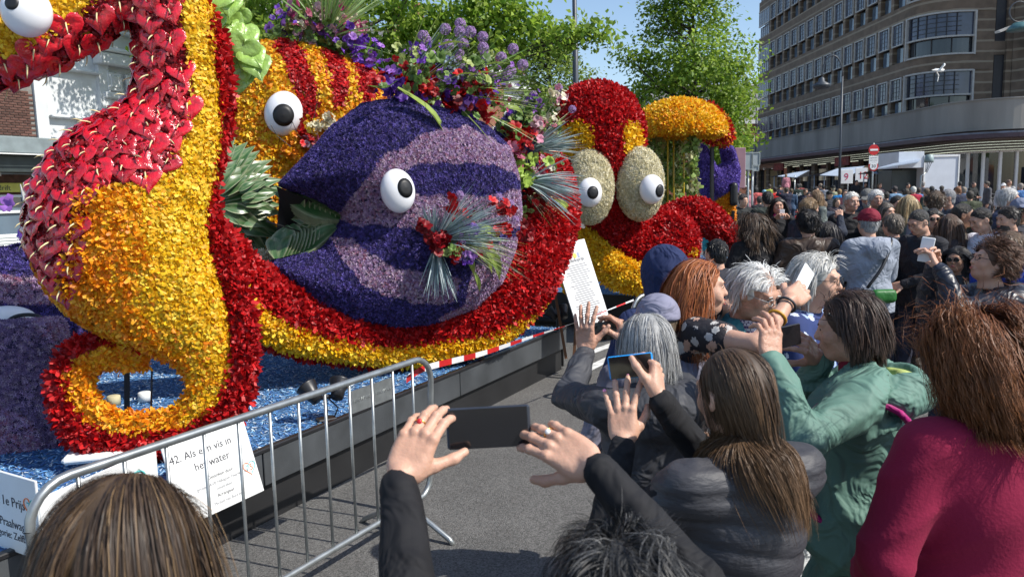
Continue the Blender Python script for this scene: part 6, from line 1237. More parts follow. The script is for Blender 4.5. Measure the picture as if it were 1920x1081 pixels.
# ---- combed hair made of many fine ribbons
def strands(p, c, R, k, n=2600, L=.3, cols=((.1, .06, .03),), grav=.35, curl=0., cf=40., wid=.0022, thick=.012, part=.35, clumps=90, steps=10, coll=(), seed=1, zlow=-.35, frontcut=.45, lift=.0, wild=.06, name='hair', frontx=.7, tipcols=None, conv=0., fcut=.03):
    n = int(n*.92); wid = wid*.62; L = L/.94; k = k*.94; thick = thick*.85; r = np.random.default_rng(seed); c = np.asarray(c, float); rad = np.array([.077, .096, .092])*k; off = np.array([0, -.014, .024])*k
    D = r.normal(size=(n*4, 3)); D /= np.linalg.norm(D, axis=1)[:, None]
    ok = (D[:, 2] > zlow) & ~((D[:, 1] > frontcut) & (D[:, 2] < .42)) & ~((D[:, 1] > .12) & (D[:, 2] < .12)); D = D[ok][:n]; n = len(D)
    cid = np.argmin(((D[:, None, :]-D[None, :clumps, :])**2).sum(2), 1); lay = r.uniform(.1, 1, n)
    P = D*rad*(1.0)+off; side = np.sign(D[:, 0]+.12*0+r.normal(0, .05, n)-.15*0); side[side == 0] = 1
    d = D*(.35+lift)+np.column_stack([side*part*np.clip(D[:, 2], 0, 1), -.45*np.clip(D[:, 2], 0, 1)-1.1*np.clip(D[:, 1], 0, 1), np.full(n, -.3)]); d = d-D*((d*D).sum(1))[:, None]; d = d/(np.linalg.norm(d, axis=1)[:, None]+1e-6)+D*(.12+lift); cn = r.normal(size=(clumps, 3)); cph = r.uniform(0, 6.283, clumps)
    st = L*k/steps*(1+r.uniform(-.12, .08, n))*(1+.18*cn[cid, 0]*.5); path = [P.copy()]; G = R.T @ np.array([0, 0, -1.])
    colll = [((np.asarray(cc)-c) @ R, np.asarray(rr)) for cc, rr in coll]
    for i in range(steps):
        t = i/steps; d = d+G*grav*(1-.0*t)+cn[cid]*wild+r.normal(0, wild*.5, (n, 3)); d /= np.linalg.norm(d, axis=1)[:, None]; P = P+d*st[:, None]
        q = (P-off)/(rad+thick*k*(.3+lay[:, None])*min(1, .35+t*2.2)); m_ = np.linalg.norm(q, axis=1); ins = m_ < 1; P = np.where(ins[:, None], q/np.maximum(m_, 1e-6)[:, None]*(rad+thick*k*(.3+lay[:, None])*min(1, .35+t*2.2))+off, P)
        for cc, rr in colll:
            q = (P-cc)/(rr*(1+.1*lay[:, None])); m_ = np.linalg.norm(q, axis=1); ins = m_ < 1; P = np.where(ins[:, None], q/np.maximum(m_, 1e-6)[:, None]*(rr*(1+.1*lay[:, None]))+cc, P)
        bad = (P[:, 1] > fcut*k) & (P[:, 2] < .045*k) & (P[:, 2] > -.16*k); P[:, 1] = np.where(bad, fcut*k, P[:, 1]); P[:, 0] = np.where(bad & (np.abs(P[:, 0]) < .075*k), np.where(P[:, 0] < 0, -1, 1)*.078*k, P[:, 0])
        if conv: P = P*np.array([1-conv/steps, 1, 1])
        d = (P-path[-1]); d /= np.linalg.norm(d, axis=1)[:, None]+1e-9; path.append(P.copy())
    X = np.stack(path, 1)        # n, steps+1, 3
    fm = ((X[..., 1] > fcut*k+.012*k) & (X[..., 2] < .04*k) & (X[..., 2] > -.14*k)).any(1)
    if curl:
        t = np.linspace(0, 1, steps+1)[None, :]; ph = cph[cid][:, None]+cf*t*L+r.normal(0, .35, (n, 1)); am = curl*k*np.clip(t*3, 0, 1)*(1+.4*cn[cid, 1][:, None])
        X = X+np.stack([am*np.cos(ph), am*np.sin(ph*1.0+1), am*np.sin(ph)*.6], -1)
    X = X[~fm]; cid = cid[~fm]; n = len(X)
    T = np.gradient(X, axis=1); T /= np.linalg.norm(T, axis=2)[..., None]+1e-9; N = X-off; N /= np.linalg.norm(N, axis=2)[..., None]; Sd = np.cross(T, N)+r.normal(0, .35, (n, 1, 3)); Sd /= np.linalg.norm(Sd, axis=2)[..., None]+1e-9
    w_ = (wid*k*np.concatenate([np.full(steps-1, 1.), [.7, .15]]))[None, :, None]; V = np.stack([X-Sd*w_, X+Sd*w_], 2).reshape(-1, 3) @ R.T+c
    b = (np.arange(n)*(steps+1)*2)[:, None]+(np.arange(steps)*2)[None, :]; b = b.ravel(); F = np.column_stack([b, b+1, b+3, b+2])
    cc = np.asarray(cols)[(np.abs(cn[cid, 2]*3+r.normal(0, .8, n)).astype(int)) % len(cols)]*(1+r.uniform(-.22, .22, (n, 1))); C = np.repeat(cc, (steps+1)*2, 0)
    if tipcols is not None: t = np.tile(np.repeat(np.clip(np.linspace(-.3, 1., steps+1), 0, 1), 2), n)[:, None]; C = C*(1-t)+np.asarray(tipcols)*t*(1+r.uniform(-.2, .2, (len(C), 1)))
    if p is None: return mesh('strands', V, F, None, True, col=np.clip(C, 0, 2))
    S = SDF(c-.2*k, c+.2*k, .009); S.ell(c+R @ off, rad+.006*k, R); S.ell(c+R @ (np.array([0, .085, -.05])*k), np.array([.077, .08, .108])*k, R, .01, True)
    if frontcut < .3: S.ell(c+R @ (np.array([0, .07, .07])*k), np.array([.085, .1, .1])*k, R, .01, True)
    v, q = S.mesh()
    h_ = link(name, mesh(name, v, q, mat('hair_cap_%d' % seed, tuple(np.mean(cols, 0)*.8), .6, .3, 20), True), p); link('strands', mesh('strands', V, F, m_hair, True, col=np.clip(C, 0, 1)), h_, kind='stuff'); return h_
def phone(P, w_, h_, R, case, label, screen=None, th=.009, P2=None):
    """phone seen from behind its owner's shoulder: screen faces R's z"""
    b = MB().bbox((0, 0, 0), (w_, h_, th), b=.004); o = link('phone', b.mesh('phone', case), M=m4(R, P)); tag(o, label, 'phone')
    link('screen', MB().box((0, 0, th/2+.0004), (w_*.93, h_*.93, .001)).mesh('screen', screen or m_lens), o); link('camera_lens', MB().lathe([(.001, 0), (.005, 0), (.005, .002), (.001, .002)], (w_*.4, h_*.3, -th/2-.002), 10).mesh('camera_lens', m_blk), o); return o
# ------------------------------------------------------------------ the people nearest the camera, one by one
def tolocal(p, base, rz): return rotz(-rz) @ (np.asarray(p)-np.array(base))
def near(label, px, py, Y, face, H=None, headtilt=(0, 0, 0), crown=None, **kw):
    """(px,py) head centre in the picture at distance Y; height follows from the camera"""
    hc = at(px, py, Y); rz = facing(*face); H = (hc[2]-gz(Y))/1.60*1.72 if H is None else H; k = H/1.72
    lean = kw.get('lean', 0); f = np.array([-math.sin(rz), math.cos(rz)]); off = (.045+lean*.65)*k; base = (hc[0]-f[0]*off, hc[1]-f[1]*off, gz(Y)); t = thing('person', label, 'person', base, rz); return t, base, rz, H
def armspec(base, rz, Lw, Rw):
    """world targets -> local arm dictionary; each is (wrist, hint, grip, (finger dir, back-of-hand dir))"""
    d = {}
    for n, q in (('L', Lw), ('R', Rw)):
        W, hint, g, f = q; d[n] = (tolocal(W, base, rz), rotz(-rz) @ np.asarray(hint, float), g, None if f is None else (rotz(-rz) @ np.asarray(f[0], float), rotz(-rz) @ np.asarray(f[1], float)))
    return d
def dirpx(a, b, Ya, Yb): q = at(*b, Yb)-at(*a, Ya); return q/np.linalg.norm(q)
def capmesh(c, R, k, col, par, visor=True):
    k = k*.96
    S = SDF(c-.22*k, c+.24*k, .008); w = lambda x, y, z: c+R @ (np.array([x, y, z])*k); S.ell(w(0, -.015, .04), np.array([.094, .113, .098])*k, R); S.ell(w(0, -.01, -.06), np.array([.2, .2, .095])*k, R, .003, True)
    if visor: S.ell(w(0, .13, .045), np.array([.07, .07, .008])*k, R @ rot3(0, -.2), .01)
    return link('cap', mesh('cap', *S.mesh(), cloth(col, .8), True), par)
BRN = ((.10, .055, .03), (.16, .09, .045), (.07, .04, .022), (.24, .15, .08)); AUB = ((.15, .045, .016), (.24, .08, .028), (.08, .025, .01), (.34, .14, .055)); RDH = ((.34, .1, .028), (.42, .14, .04), (.24, .065, .02)); GRY = ((.34, .34, .33), (.46, .46, .45), (.22, .22, .22), (.58, .58, .57)); DKB = ((.035, .02, .014), (.05, .028, .02), (.08, .045, .03)); BLK = ((.012, .01, .01), (.02, .016, .015))
# A: back of the head at the lower left
t, base, rz, H = near('woman with glossy streaked brown hair seen from behind at the lower left', 243, 1062, .94, (.12, 1)); o = build(H, 'down', (0.05, -.1, 0), .007, female=True, ch=.02); pmeshes(t, o, top=cloth((.06, .06, .07)), legs=cloth((.04, .05, .09)))
strands(t, o['hc'], o['Rh'], o['k'], 9500, .30, ((.05, .03, .018), (.035, .021, .013), (.1, .06, .03), (.065, .04, .024), (.22, .14, .07)), .5, wid=.0009, thick=.02, clumps=260, wild=.025, seed=11, coll=[(o['pt'](0, -.02, 1.36), np.array([.2, .13, .09])*o['k'])], part=.18)
# B: the photographer's neighbour, both hands up with a phone
t, base, rz, H = near('person with dark greying curls and black sleeves holding a phone up with both hands', 1165, 1160, .98, (-.12, 1), H=1.62); base = (at(1165, 1160, .98)[0], .93, at(1165, 1160, .98)[2]-1.60*H/1.72); t.location = base
lw, rw = at(746, 905, 1.28), at(1122, 880, 1.28); ytop = 1.42
A_ = armspec(base, rz, (lw, (-1.7, -.3, -.5), ((.42, .40, .38, .4), (.7, .02), .035), (dirpx((745, 900), (812, 752), 1.28, 1.36), (-.25, -1, .25))), (rw, (1, -.3, -.9), ((.36, .34, .38, .42), (.5, .02), .08), (dirpx((1150, 880), (975, 775), 1.28, 1.38), (.1, -1, .45))))
k = H/1.72
o = build(H, A_, (0, -.15, 0), .007, ch=.013, bh=.02, arms=True, hand_h=.003, folds=.6, bulk=.98); 
# longer reach: the arms run on from the sleeves to the wrists
def arm_run(o, S_, n, w1, hint, r=(.066, .052, .034), rs=(.04, .03), skinlen=.05):
    pass
pmeshes(t, o, m_skin, top=cloth((.012, .012, .014), .8, .25), topname='black_sweater', legs=cloth((.03, .03, .04)))
strands(t, o['hc'], o['Rh'], o['k'], 5200, .085, ((.02, .02, .021), (.012, .012, .013), (.035, .035, .036), (.1, .1, .1)), .26, curl=.009, cf=60, wid=.001, thick=.03, clumps=110, wild=.07, seed=12, lift=.16)
def ring(tips_o, parent, n, fi, col): pass
ph_c = at(916, 800, 1.39); RPH = frame((0.0, -1, .12), (0, 0, 1)); RPH = RPH @ rotz(.03); phone(ph_c, .158, .078, RPH, mat('dark_phone_edge', (.06, .07, .09), .3, metal=.5), 'black phone held sideways between two raised hands in the foreground')
pB = (t, o)
for n, stone in (('L', m_red), ('R', m_white)):
    q, dr_, nz_ = o['tips'][n][5]; q = q-nz_*.001; Rr = frame(dr_, nz_); b = MB(); b.tube([q+Rr @ np.array([.0105*math.cos(a), .0105*math.sin(a), 0]) for a in np.linspace(0, 6.283, 20)], .0015, 6, False); ro = link('gold_ring', b.mesh('gold_ring', mat('gold', (.8, .5, .15), .25, metal=1.), True), t)
    b = MB(); b.lathe([(math.sin(a)*.0055, math.cos(a)*.0035) for a in np.linspace(.01, 3.13, 8)], q+nz_*.0115, 10, frame(nz_)); link('ring_stone', b.mesh('ring_stone', stone, True), ro)
# C: long brown hair, charcoal padded waistcoat, blue phone
t, base, rz, H = near('woman with long straight brown hair and charcoal quilted body warmer', 1372, 742, 1.84, (-.38, 1))
lw, rw = at(1168, 835, 1.98), at(1238, 752, 2.02)
A_ = armspec(base, rz, (lw, (-.7, 0, -1), ((.12, .08, .1, .14), (.3, .01), .22), (dirpx((1165, 830), (1163, 745), 1.98, 2.04), (-.3, -.9, .2))), (rw, (1, 0, -1), ((.75, .8, .8, .8), (.3, .02), .06), (dirpx((1240, 750), (1232, 670), 2.02, 2.1), (1, -.45, .2))))
o = build(H, A_, (.12, -.1, 0), .007, bh=.02, ch=.011, arms=True, hand_h=.0035, bulk=1.03, female=True, folds=.35, hem=.8, collar=1, sleeve=.16)
V, Q = o['top']
def sleeve_sdf(o, n, r=(.06, .05, .037)):
    a, e, W = o['arm'][n][:3]; k = o['k']; P = np.array([a, e, W]); S = SDF(P.min(0)-.1, P.max(0)+.1, .011); S.cone(a, e, r[0]*k, r[1]*k).cone(e, W-(W-e)*.02, r[1]*k, r[2]*k, .012)
    d = (W-a)/np.linalg.norm(W-a); S.apply(lambda f, X, Y, Z: f-.006*(1-np.abs(np.sin((X*d[0]+Y*d[1]+Z*d[2])*28+2*np.sin(X*20+Z*9))))**2+.002); return S.mesh()
def split(V, Q, fn):
    m_ = fn(V[Q].mean(1)); out = []
    for g in (m_, ~m_):
        q = Q[g]; u, inv = np.unique(q, return_inverse=True); out.append((V[u], inv.reshape(q.shape)))
    return out
k = o['k']; vt, qt = V, Q
# quilting: seams pressed into the body panels
z_ = vt[:, 2]+.08*vt[:, 0]+.02*np.sin(vt[:, 0]*12); ph_ = (z_/.062) % 1; n_ = vn(vt, qt); vt = vt+n_*(.009*(1-np.exp(-(np.minimum(ph_, 1-ph_)/.13)**2)*1.0))[:, None]
pmeshes(t, o, m_skin, legs=cloth((.02, .025, .05))); m_puff = mat('charcoal_padding', (.04, .04, .047), .58, .12, 8, bump=.25, bscale=25, spec=.5, stretch=(1, 1, 3)); link('padded_waistcoat', mesh('padded_waistcoat', vt, qt, m_puff, True), t); [link('sleeve', mesh('sleeve', *sleeve_sdf(o, n_), cloth((.014, .014, .016)), True), t) for n_ in 'LR']
S = SDF(o['pt'](-.16, -.15, 1.36), o['pt'](.16, .15, 1.55), .01); S.cone(o['pt'](0, -.02, 1.40), o['pt'](0, -.02, 1.47), .1*k, .085*k).ell(o['pt'](0, -.01, 1.5), np.array([.075, .075, .08])*k, None, .01, True); link('collar', mesh('collar', *S.mesh(), m_puff, True), t)
strands(t, o['hc'], o['Rh'], k, 7500, .33, ((.06, .033, .018), (.042, .024, .014), (.09, .052, .028), (.12, .075, .042)), .55, wid=.0011, thick=.018, clumps=220, wild=.03, seed=13, coll=[(o['pt'](0, -.0, 1.27), np.array([.2, .172, .19])*k), (o['pt'](0, -.02, 1.44), np.array([.12, .125, .08])*k)], part=.2, conv=.85, fcut=.055, tipcols=(.17, .095, .045))
bl = mat('bright_blue_case', (.02, .3, .75), .35, .05, 4)
pc_ = at(1183, 686, 2.08); phone(pc_, .126, .066, frame((-.25, -1, .12), (0, 0, 1)) @ rotz(.14), bl, 'phone in a bright blue case held sideways by the woman in the quilted body warmer')
for n in 'LR':
    for (tp_, d_, nz_) in o['tips'][n][:4 if n == 'L' else 2]: b = MB(); R_ = frame(nz_, d_); b.lathe([(math.sin(a)*.0058, math.cos(a)*.0025) for a in np.linspace(.01, 3.13, 7)], tp_+nz_*.0062, 8, R_); link('fingernail', b.mesh('fingernail', m_nail, True), t.children[0])
# D: grey bob, slate jacket, arm raised
t, base, rz, H = near('woman with short smooth grey hair and slate grey jacket raising a phone', 1211, 652, 2.55, (-.25, 1)); lw, rw = at(1098, 662, 2.92), at(1185, 645, 2.98)
A_ = armspec(base, rz, (lw, (-1.2, -.2, -.9), ((.1, .1, .12, .2), (.9, .01), .2), (dirpx((1098, 660), (1095, 590), 2.92, 2.94), (-.5, -.9, .1))), (rw, (1, .1, -1), ((.5, .7, .8, .8), (.2, .02), .1), (dirpx((1190, 640), (1168, 598), 2.98, 3.0), (.9, -.4, .2))))
o = build(H, A_, (0, -.1, 0), .008, bh=.02, ch=.012, arms=True, hand_h=.004, bulk=1.12, female=True, hood=True, folds=1.2, hem=.72); m_slj = cloth((.05, .052, .06), .6, .3); pmeshes(t, o, m_skin2, top=m_slj, legs=cloth((.05, .05, .06)))
strands(t, o['hc'], o['Rh'], o['k'], 5200, .15, GRY, .4, wid=.0011, thick=.016, clumps=130, wild=.03, seed=14, part=.3)
phone(at(1138, 620, 3.0), .15, .073, frame((-.1, -1, .1), (0, 0, 1)) @ rotz(.06), m_blk, 'dark phone held at arm\'s length by the grey-haired woman in front of the poster', mat('dim_screen', (.06, .07, .06), .1, .9, 60, spec=.8))
ar = o['arm']['L']; q = (ar[0]*.45+ar[1]*.55); link('sleeve_patch', MB().bbox(q+np.array([-.045, -.045, .02]), (.035, .006, .03), frame((-.7, -.7, .2))[:, [0, 2, 1]], b=.002).mesh('sleeve_patch', m_blk), t)
# E: green jacket, short dark hair, backpack
t, base, rz, H = near('woman with short dark hair in a sea green hooded jacket photographing to the left', 1590, 618, 2.5, (-.9, .55)); lw, rw = at(1447, 680, 2.3), at(1540, 672, 2.62)
A_ = armspec(base, rz, (lw, (-.3, -1, -1.1), ((.25, .35, .5, .6), (.2, .02), .1), (dirpx((1447, 680), (1445, 610), 2.3, 2.36), (.3, -.9, .1))), (rw, (.3, .6, -1), ((.45, .5, .55, .6), (.3, .03), .16), (dirpx((1540, 672), (1498, 632), 2.62, 2.56), (.5, -.8, .4))))
o = build(H, A_, (.1, -.1, 0), .006, bh=.02, ch=.011, arms=True, hand_h=.004, bulk=1.27, female=True, hem=.63, folds=2.4, seatk=1.1, collar=.3); m_sea = mat('sea_green_jacket', (.1, .2, .16), .7, .12, 4, bump=.4, bscale=14); bd = pmeshes(t, o, m_skin2, top=m_sea, legs=cloth((.035, .03, .022))); k = o['k']
facebits(t, bd, o['hc'], o['Rh'], k)
S = SDF(o['pt'](-.2, -.3, 1.28), o['pt'](.2, .15, 1.56), .01); S.ell(o['pt'](0, -.1, 1.41), np.array([.15, .12, .09])*k).cone(o['pt'](-.12, .0, 1.43), o['pt'](.12, .0, 1.43), .05*k, None, .05); S.ell(o['pt'](0, -.05, 1.51), np.array([.105, .12, .07])*k, None, .01, True); S.apply(lambda f, X, Y, Z: f+.006*np.sin(X*40+Z*30)); link('hood', mesh('hood', *S.mesh(), m_sea, True), t)
S = SDF(o['pt'](-.2, -.3, 1.28), o['pt'](.2, .2, 1.56), .01); S.ell(o['pt'](0, -.075, 1.435), np.array([.125, .12, .045])*k); S.ell(o['pt'](0, -.03, 1.52), np.array([.085, .095, .09])*k, None, .01, True); link('hood_lining', mesh('hood_lining', *S.mesh(), cloth((.42, .5, .16)), True), t)
S = SDF(o['pt'](-.12, -.12, 1.4), o['pt'](.12, .12, 1.55), .01); S.cone(o['pt'](0, -.01, 1.43), o['pt'](0, .01, 1.475), .067*k, .062*k); S.ell(o['pt'](0, 0.02, 1.53), np.array([.05, .05, .045])*k, None, .004, True); link('maroon_collar', mesh('maroon_collar', *S.mesh(), cloth((.2, .012, .03)), True), t)
strands(t, o['hc'], o['Rh'], k, 4200, .13, DKB, .3, wid=.0016, thick=.022, clumps=110, wild=.03, seed=15, part=.2, frontcut=.55, zlow=-.55)
b = MB(); w = lambda x, y, z: o['hc']+o['Rh'] @ (np.array([x, y, z])*k); b.tube([w(-.085, .05, .06), w(-.09, .0, .04), w(-.09, -.05, .0)], .003, 5); b.tube([w(.085, .05, .06), w(-.085, .05, .06)], .004, 5); link('sunglasses_on_head', b.mesh('sunglasses_on_head', m_blk, True), t); link('pearl_earring', MB().lathe([(math.sin(a)*.005, math.cos(a)*.005) for a in np.linspace(.01, 3.13, 7)], w(-.085, 0, -.04), 8).mesh('pearl_earring', m_white, True), t)
S = SDF(o['pt'](-.22, -.45, .75), o['pt'](.22, -.05, 1.4), .014); S.box(o['pt'](.03, -.27, 1.08), np.array([.14, .09, .22])*k, rd=.07); S.box(o['pt'](.03, -.35, 1.0), np.array([.1, .04, .12])*k, rd=.04, k=.02); v, q = S.mesh(); bp_ = link('backpack', mesh('backpack', v, q, cloth((.016, .016, .035), .6), True), loc=base); bp_.rotation_euler = (0, 0, rz); tag(bp_, 'dark navy backpack with magenta straps on the sea green jacket', 'backpack')
m_mag = cloth((.35, .015, .15), .6); b = MB()
for pts in (((-.1, -.18, 1.3), (-.17, -.1, 1.4), (-.17, .1, 1.38), (-.19, .17, 1.2), (-.19, .1, 1.02), (-.14, -.15, .92)), ((-.1, -.27, 1.28), (-.11, -.3, 1.1), (-.1, -.28, .95))): b.tube(smoothpath([o['pt'](*q) for q in pts], 4), .011, 6)
link('magenta_strap', b.mesh('magenta_strap', m_mag, True), bp_)
phone(at(1477, 630, 2.45), .14, .07, frame((.6, -.8, .1), (0, 0, 1)), m_blk, 'black phone between the hands of the woman in the sea green jacket')
# F: fuchsia fleece, big auburn hair
t, base, rz, H = near('woman in fuchsia fleece with voluminous wavy auburn hair, seen from behind at the right edge', 1832, 682, 1.92, (-.12, 1)); o = build(H, dict(L=((-.2, .16, 1.0), (-.7, -1, 0), 'rest'), R=((.26, .2, 1.0), (.9, -.8, 0), 'rest')), (0, -.05, 0), .008, ch=.012, bulk=1.24, female=True, hem=.72, folds=.9, seatk=1.05, collar=.6); pmeshes(t, o, m_skin, top=mat('fuchsia_fleece', (.25, .005, .042), .92, .08, 3, bump=.12, bscale=120, sheen=.0), topname='fleece', legs=cloth((.05, .04, .08)))
strands(t, o['hc'], o['Rh'], o['k'], 10000, .235, AUB, .3, curl=.017, cf=80, wid=.0012, thick=.052, clumps=210, wild=.04, seed=16, lift=.2, coll=[(o['pt'](0, -.03, 1.34), np.array([.24, .17, .12])*o['k'])], part=.3, tipcols=(.22, .085, .03), conv=.2)
# G: redhead taking a selfie
t, base, rz, H = near('smiling red-haired woman in black floral dress stretching both arms out', 1312, 543, 3.1, (1, -.12)); lw, rw = at(1482, 548, 3.42), at(1480, 564, 2.82)
A_ = armspec(base, rz, (lw, (0, 1, -.2), ((.6, .7, .7, .7), (.2, .02), .08), (dirpx((1478, 556), (1512, 525), 3.3, 3.3), (-.2, -.7, .6))), (rw, (0, -1, -.3), ((.55, .6, .6, .7), (.2, .02), .08), (dirpx((1472, 575), (1510, 545), 3.0, 3.1), (-.1, -.9, .4))))
o = build(H, A_, (.05, .03, 0), .0055, bh=.012, ch=.011, arms=True, hand_h=.005, female=True, hem=.6, sleeve=.45, smile=True, bulk=1.08, collar=0, shrug=.055, folds=.9); m_flo = mat('black_floral_print', (.018, .016, .022), .8, .2, 6, bump=.2)
def floralprint(m, cols):
    t_ = m.node_tree; N = t_.nodes; L = t_.links; p = N['Principled BSDF']; src = p.inputs['Base Color'].links[0].from_socket; tc = N.new('ShaderNodeTexCoord'); v = N.new('ShaderNodeTexVoronoi'); v.inputs['Scale'].default_value = 24; v.inputs['Randomness'].default_value = 1; nz = N.new('ShaderNodeTexNoise'); nz.inputs['Scale'].default_value = 55; ad = N.new('ShaderNodeMixRGB'); ad.blend_type = 'ADD'; ad.inputs[0].default_value = .022; L.new(tc.outputs['Object'], ad.inputs[1]); L.new(nz.outputs['Color'], ad.inputs[2]); L.new(ad.outputs[0], v.inputs['Vector'])
    lt = N.new('ShaderNodeMath'); lt.operation = 'LESS_THAN'; lt.inputs[1].default_value = .46; L.new(v.outputs['Distance'], lt.inputs[0]); cr = N.new('ShaderNodeValToRGB'); cr.color_ramp.interpolation = 'CONSTANT'; bw = N.new('ShaderNodeRGBToBW'); L.new(v.outputs['Color'], bw.inputs[0]); L.new(bw.outputs[0], cr.inputs[0]); e = cr.color_ramp.elements; e[0].color = (*cols[0], 1); e[1].position = .75; e[1].color = (*cols[-1], 1)
    for i, c_ in enumerate(cols[1:-1]): q = e.new(.35+.18*i); q.color = (*c_, 1)
    mx = N.new('ShaderNodeMix'); mx.data_type = 'RGBA'; L.new(lt.outputs[0], mx.inputs['Factor']); L.new(src, mx.inputs['A']); L.new(cr.outputs[0], mx.inputs['B']); L.new(mx.outputs['Result'], p.inputs['Base Color'])
floralprint(m_flo, [(.45, .42, .4), (.5, .3, .22), (.02, .02, .025), (.5, .48, .45)]); bd = pmeshes(t, o, m_skin, top=m_flo, topname='floral_dress', legs=cloth((.02, .02, .025))); facebits(t, bd, o['hc'], o['Rh'], o['k'], smile=True, brow=mat('ginger_brow', (.2, .07, .03), .8)); k = o['k']
strands(t, o['hc'], o['Rh'], k, 5200, .33, RDH, .42, curl=.006, cf=30, wid=.0017, thick=.024, clumps=110, wild=.05, seed=17, lift=.15, coll=[(o['pt'](0, -.0, 1.32), np.array([.19, .13, .13])*k)], part=.35, frontcut=.62)
for f_, c_, nm in ((.36, (.6, .3, .02), 'orange_wristband'), (.66, (.03, .03, .035), 'black_bracelet')):
    for n in ('R',):
        a, e, W = o['arm'][n][:3]; q = e+(W-e)*(f_+.25); R_ = frame(W-e); b = MB(); b.tube([q+R_ @ np.array([.034*math.cos(a_), .034*math.sin(a_), 0]) for a_ in np.linspace(0, 6.283, 20)], .005, 6, False); link(nm, b.mesh(nm, mat(nm, c_, .5), True), t)
phone(at(1508, 523, 3.28), .072, .14, frame((.55, -.8, .25), (.45, .1, 1)) @ rotz(-.45), m_sw, 'white phone held up by the red-haired woman for a selfie', m_sw)
# H: old man in teal jacket
t, base, rz, H = near('old man with white hair and glasses in a teal jacket and checked shirt, looking down', 1386, 548, 3.3, (.62, -.75)); o = build(H, 'waist', (0, -.35, 0), .0055, bh=.02, ch=.014, bulk=1.15, hem=.72, folds=1.2, lean=.12); bd = pmeshes(t, o, m_skin2, top=mat('teal_jacket', (.02, .14, .17), .7, .12, 4, bump=.4, bscale=18), legs=cloth((.08, .075, .06))); k = o['k']; facebits(t, bd, o['hc'], o['Rh'], k, 'wire', brow=mat('white_brow', (.5, .5, .48), .8))
S = SDF(o['pt'](-.14, -.06, 1.2), o['pt'](.14, .3, 1.56), .01); S.cone(o['pt'](0, .0, 1.41), o['pt'](0, .02, 1.46), .075*k, .067*k).box(o['pt'](0, .11, 1.31), np.array([.075, .03, .12])*k, rd=.02, k=.03); S.ell(o['pt'](0, .02, 1.52), np.array([.055, .06, .05])*k, None, .004, True); m_chk = mat('checked_shirt', (.5, .48, .52), .8, .1, 5); v, q = S.mesh(); link('checked_shirt', mesh('checked_shirt', v, q, m_chk, True), t)
def checker(m, sc, c2):
    t_ = m.node_tree; N = t_.nodes; L = t_.links; p = N['Principled BSDF']; src = p.inputs['Base Color'].links[0].from_socket; tc = N.new('ShaderNodeTexCoord'); ck_ = N.new('ShaderNodeTexChecker'); ck_.inputs['Scale'].default_value = sc; L.new(tc.outputs['Object'], ck_.inputs['Vector']); L.new(src, ck_.inputs['Color1']); ck_.inputs['Color2'].default_value = (*c2, 1); L.new(ck_.outputs[0], p.inputs['Base Color'])
checker(m_chk, 90, (.06, .04, .12)); strands(t, o['hc'], o['Rh'], k, 1800, .09, ((.72, .72, .7), (.6, .6, .58), (.8, .8, .78)), .25, wid=.0016, thick=.022, clumps=80, wild=.06, seed=18, zlow=-.4, frontcut=-.02, lift=.1)
# I: grey-haired woman with glasses and lanyard
t, base, rz, H = near('grey-haired woman with glasses and a white lanyard in a navy and white patterned top', 1532, 528, 3.45, (.8, -.62)); o = build(H, 'waist', (0, -.02, 0), .0055, bh=.02, ch=.014, bulk=1.12, female=True, hem=.75, zmin=.0, folds=.8, collar=.2); m_nav = mat('navy_patterned_knit', (.014, .03, .12), .85, .2, 6); bd = pmeshes(t, o, m_skin, top=m_nav, topname='patterned_top', legs=cloth((.5, .5, .48))); k = o['k']; floralprint(m_nav, [(.3, .4, .6), (.5, .55, .65), (.014, .03, .12), (.014, .03, .12)]); facebits(t, bd, o['hc'], o['Rh'], k, 'dark', smile=False, brow=mat('grey_brow', (.25, .23, .2), .8))
strands(t, o['hc'], o['Rh'], k, 3600, .12, ((.62, .61, .57), (.5, .49, .46), (.74, .73, .7)), .35, wid=.0017, thick=.024, clumps=90, wild=.06, seed=19, part=.25, frontcut=.62, lift=.1)
b = MB(); b.tube(smoothpath([o['pt'](-.075, -.03, 1.45), o['pt'](-.07, .11, 1.38), o['pt'](-.02, .17, 1.2), o['pt'](0, .18, 1.12)], 4), .005, 5); b.tube(smoothpath([o['pt'](.075, -.03, 1.45), o['pt'](.07, .11, 1.38), o['pt'](.02, .17, 1.2), o['pt'](0, .18, 1.12)], 4), .005, 5); link('lanyard', b.mesh('lanyard', m_sw, True), t)
# J: navy hood
t, base, rz, H = near('person in a navy hooded sweatshirt with the hood up, seen from behind beside the poster', 1240, 522, 3.75, (-.3, 1)); o = build(H, 'pocket', (0, -.1, 0), .01, bulk=1.08, hem=.75, folds=.9, ch=.015); m_nv = cloth((.018, .028, .085), .85); pmeshes(t, o, m_skin, top=m_nv, topname='sweatshirt', legs=cloth((.03, .035, .05))); k = o['k']; c = o['hc']
S = SDF(c-.3, c+.3, .011); S.ell(c+np.array([0, -.03, .035])*k, np.array([.105, .125, .125])*k).cone(c+np.array([0, -.06, .02])*k, o['pt'](0, -.04, 1.4), .105*k, .12*k, .05).cone(c+np.array([0, -.05, .08])*k, c+np.array([0, -.11, .12])*k, .05*k, .02*k, .05); S.ell(c+np.array([0, .11, -.02])*k, np.array([.085, .1, .105])*k, None, .01, True); link('hood', mesh('hood', *S.mesh(), m_nv, True), t)
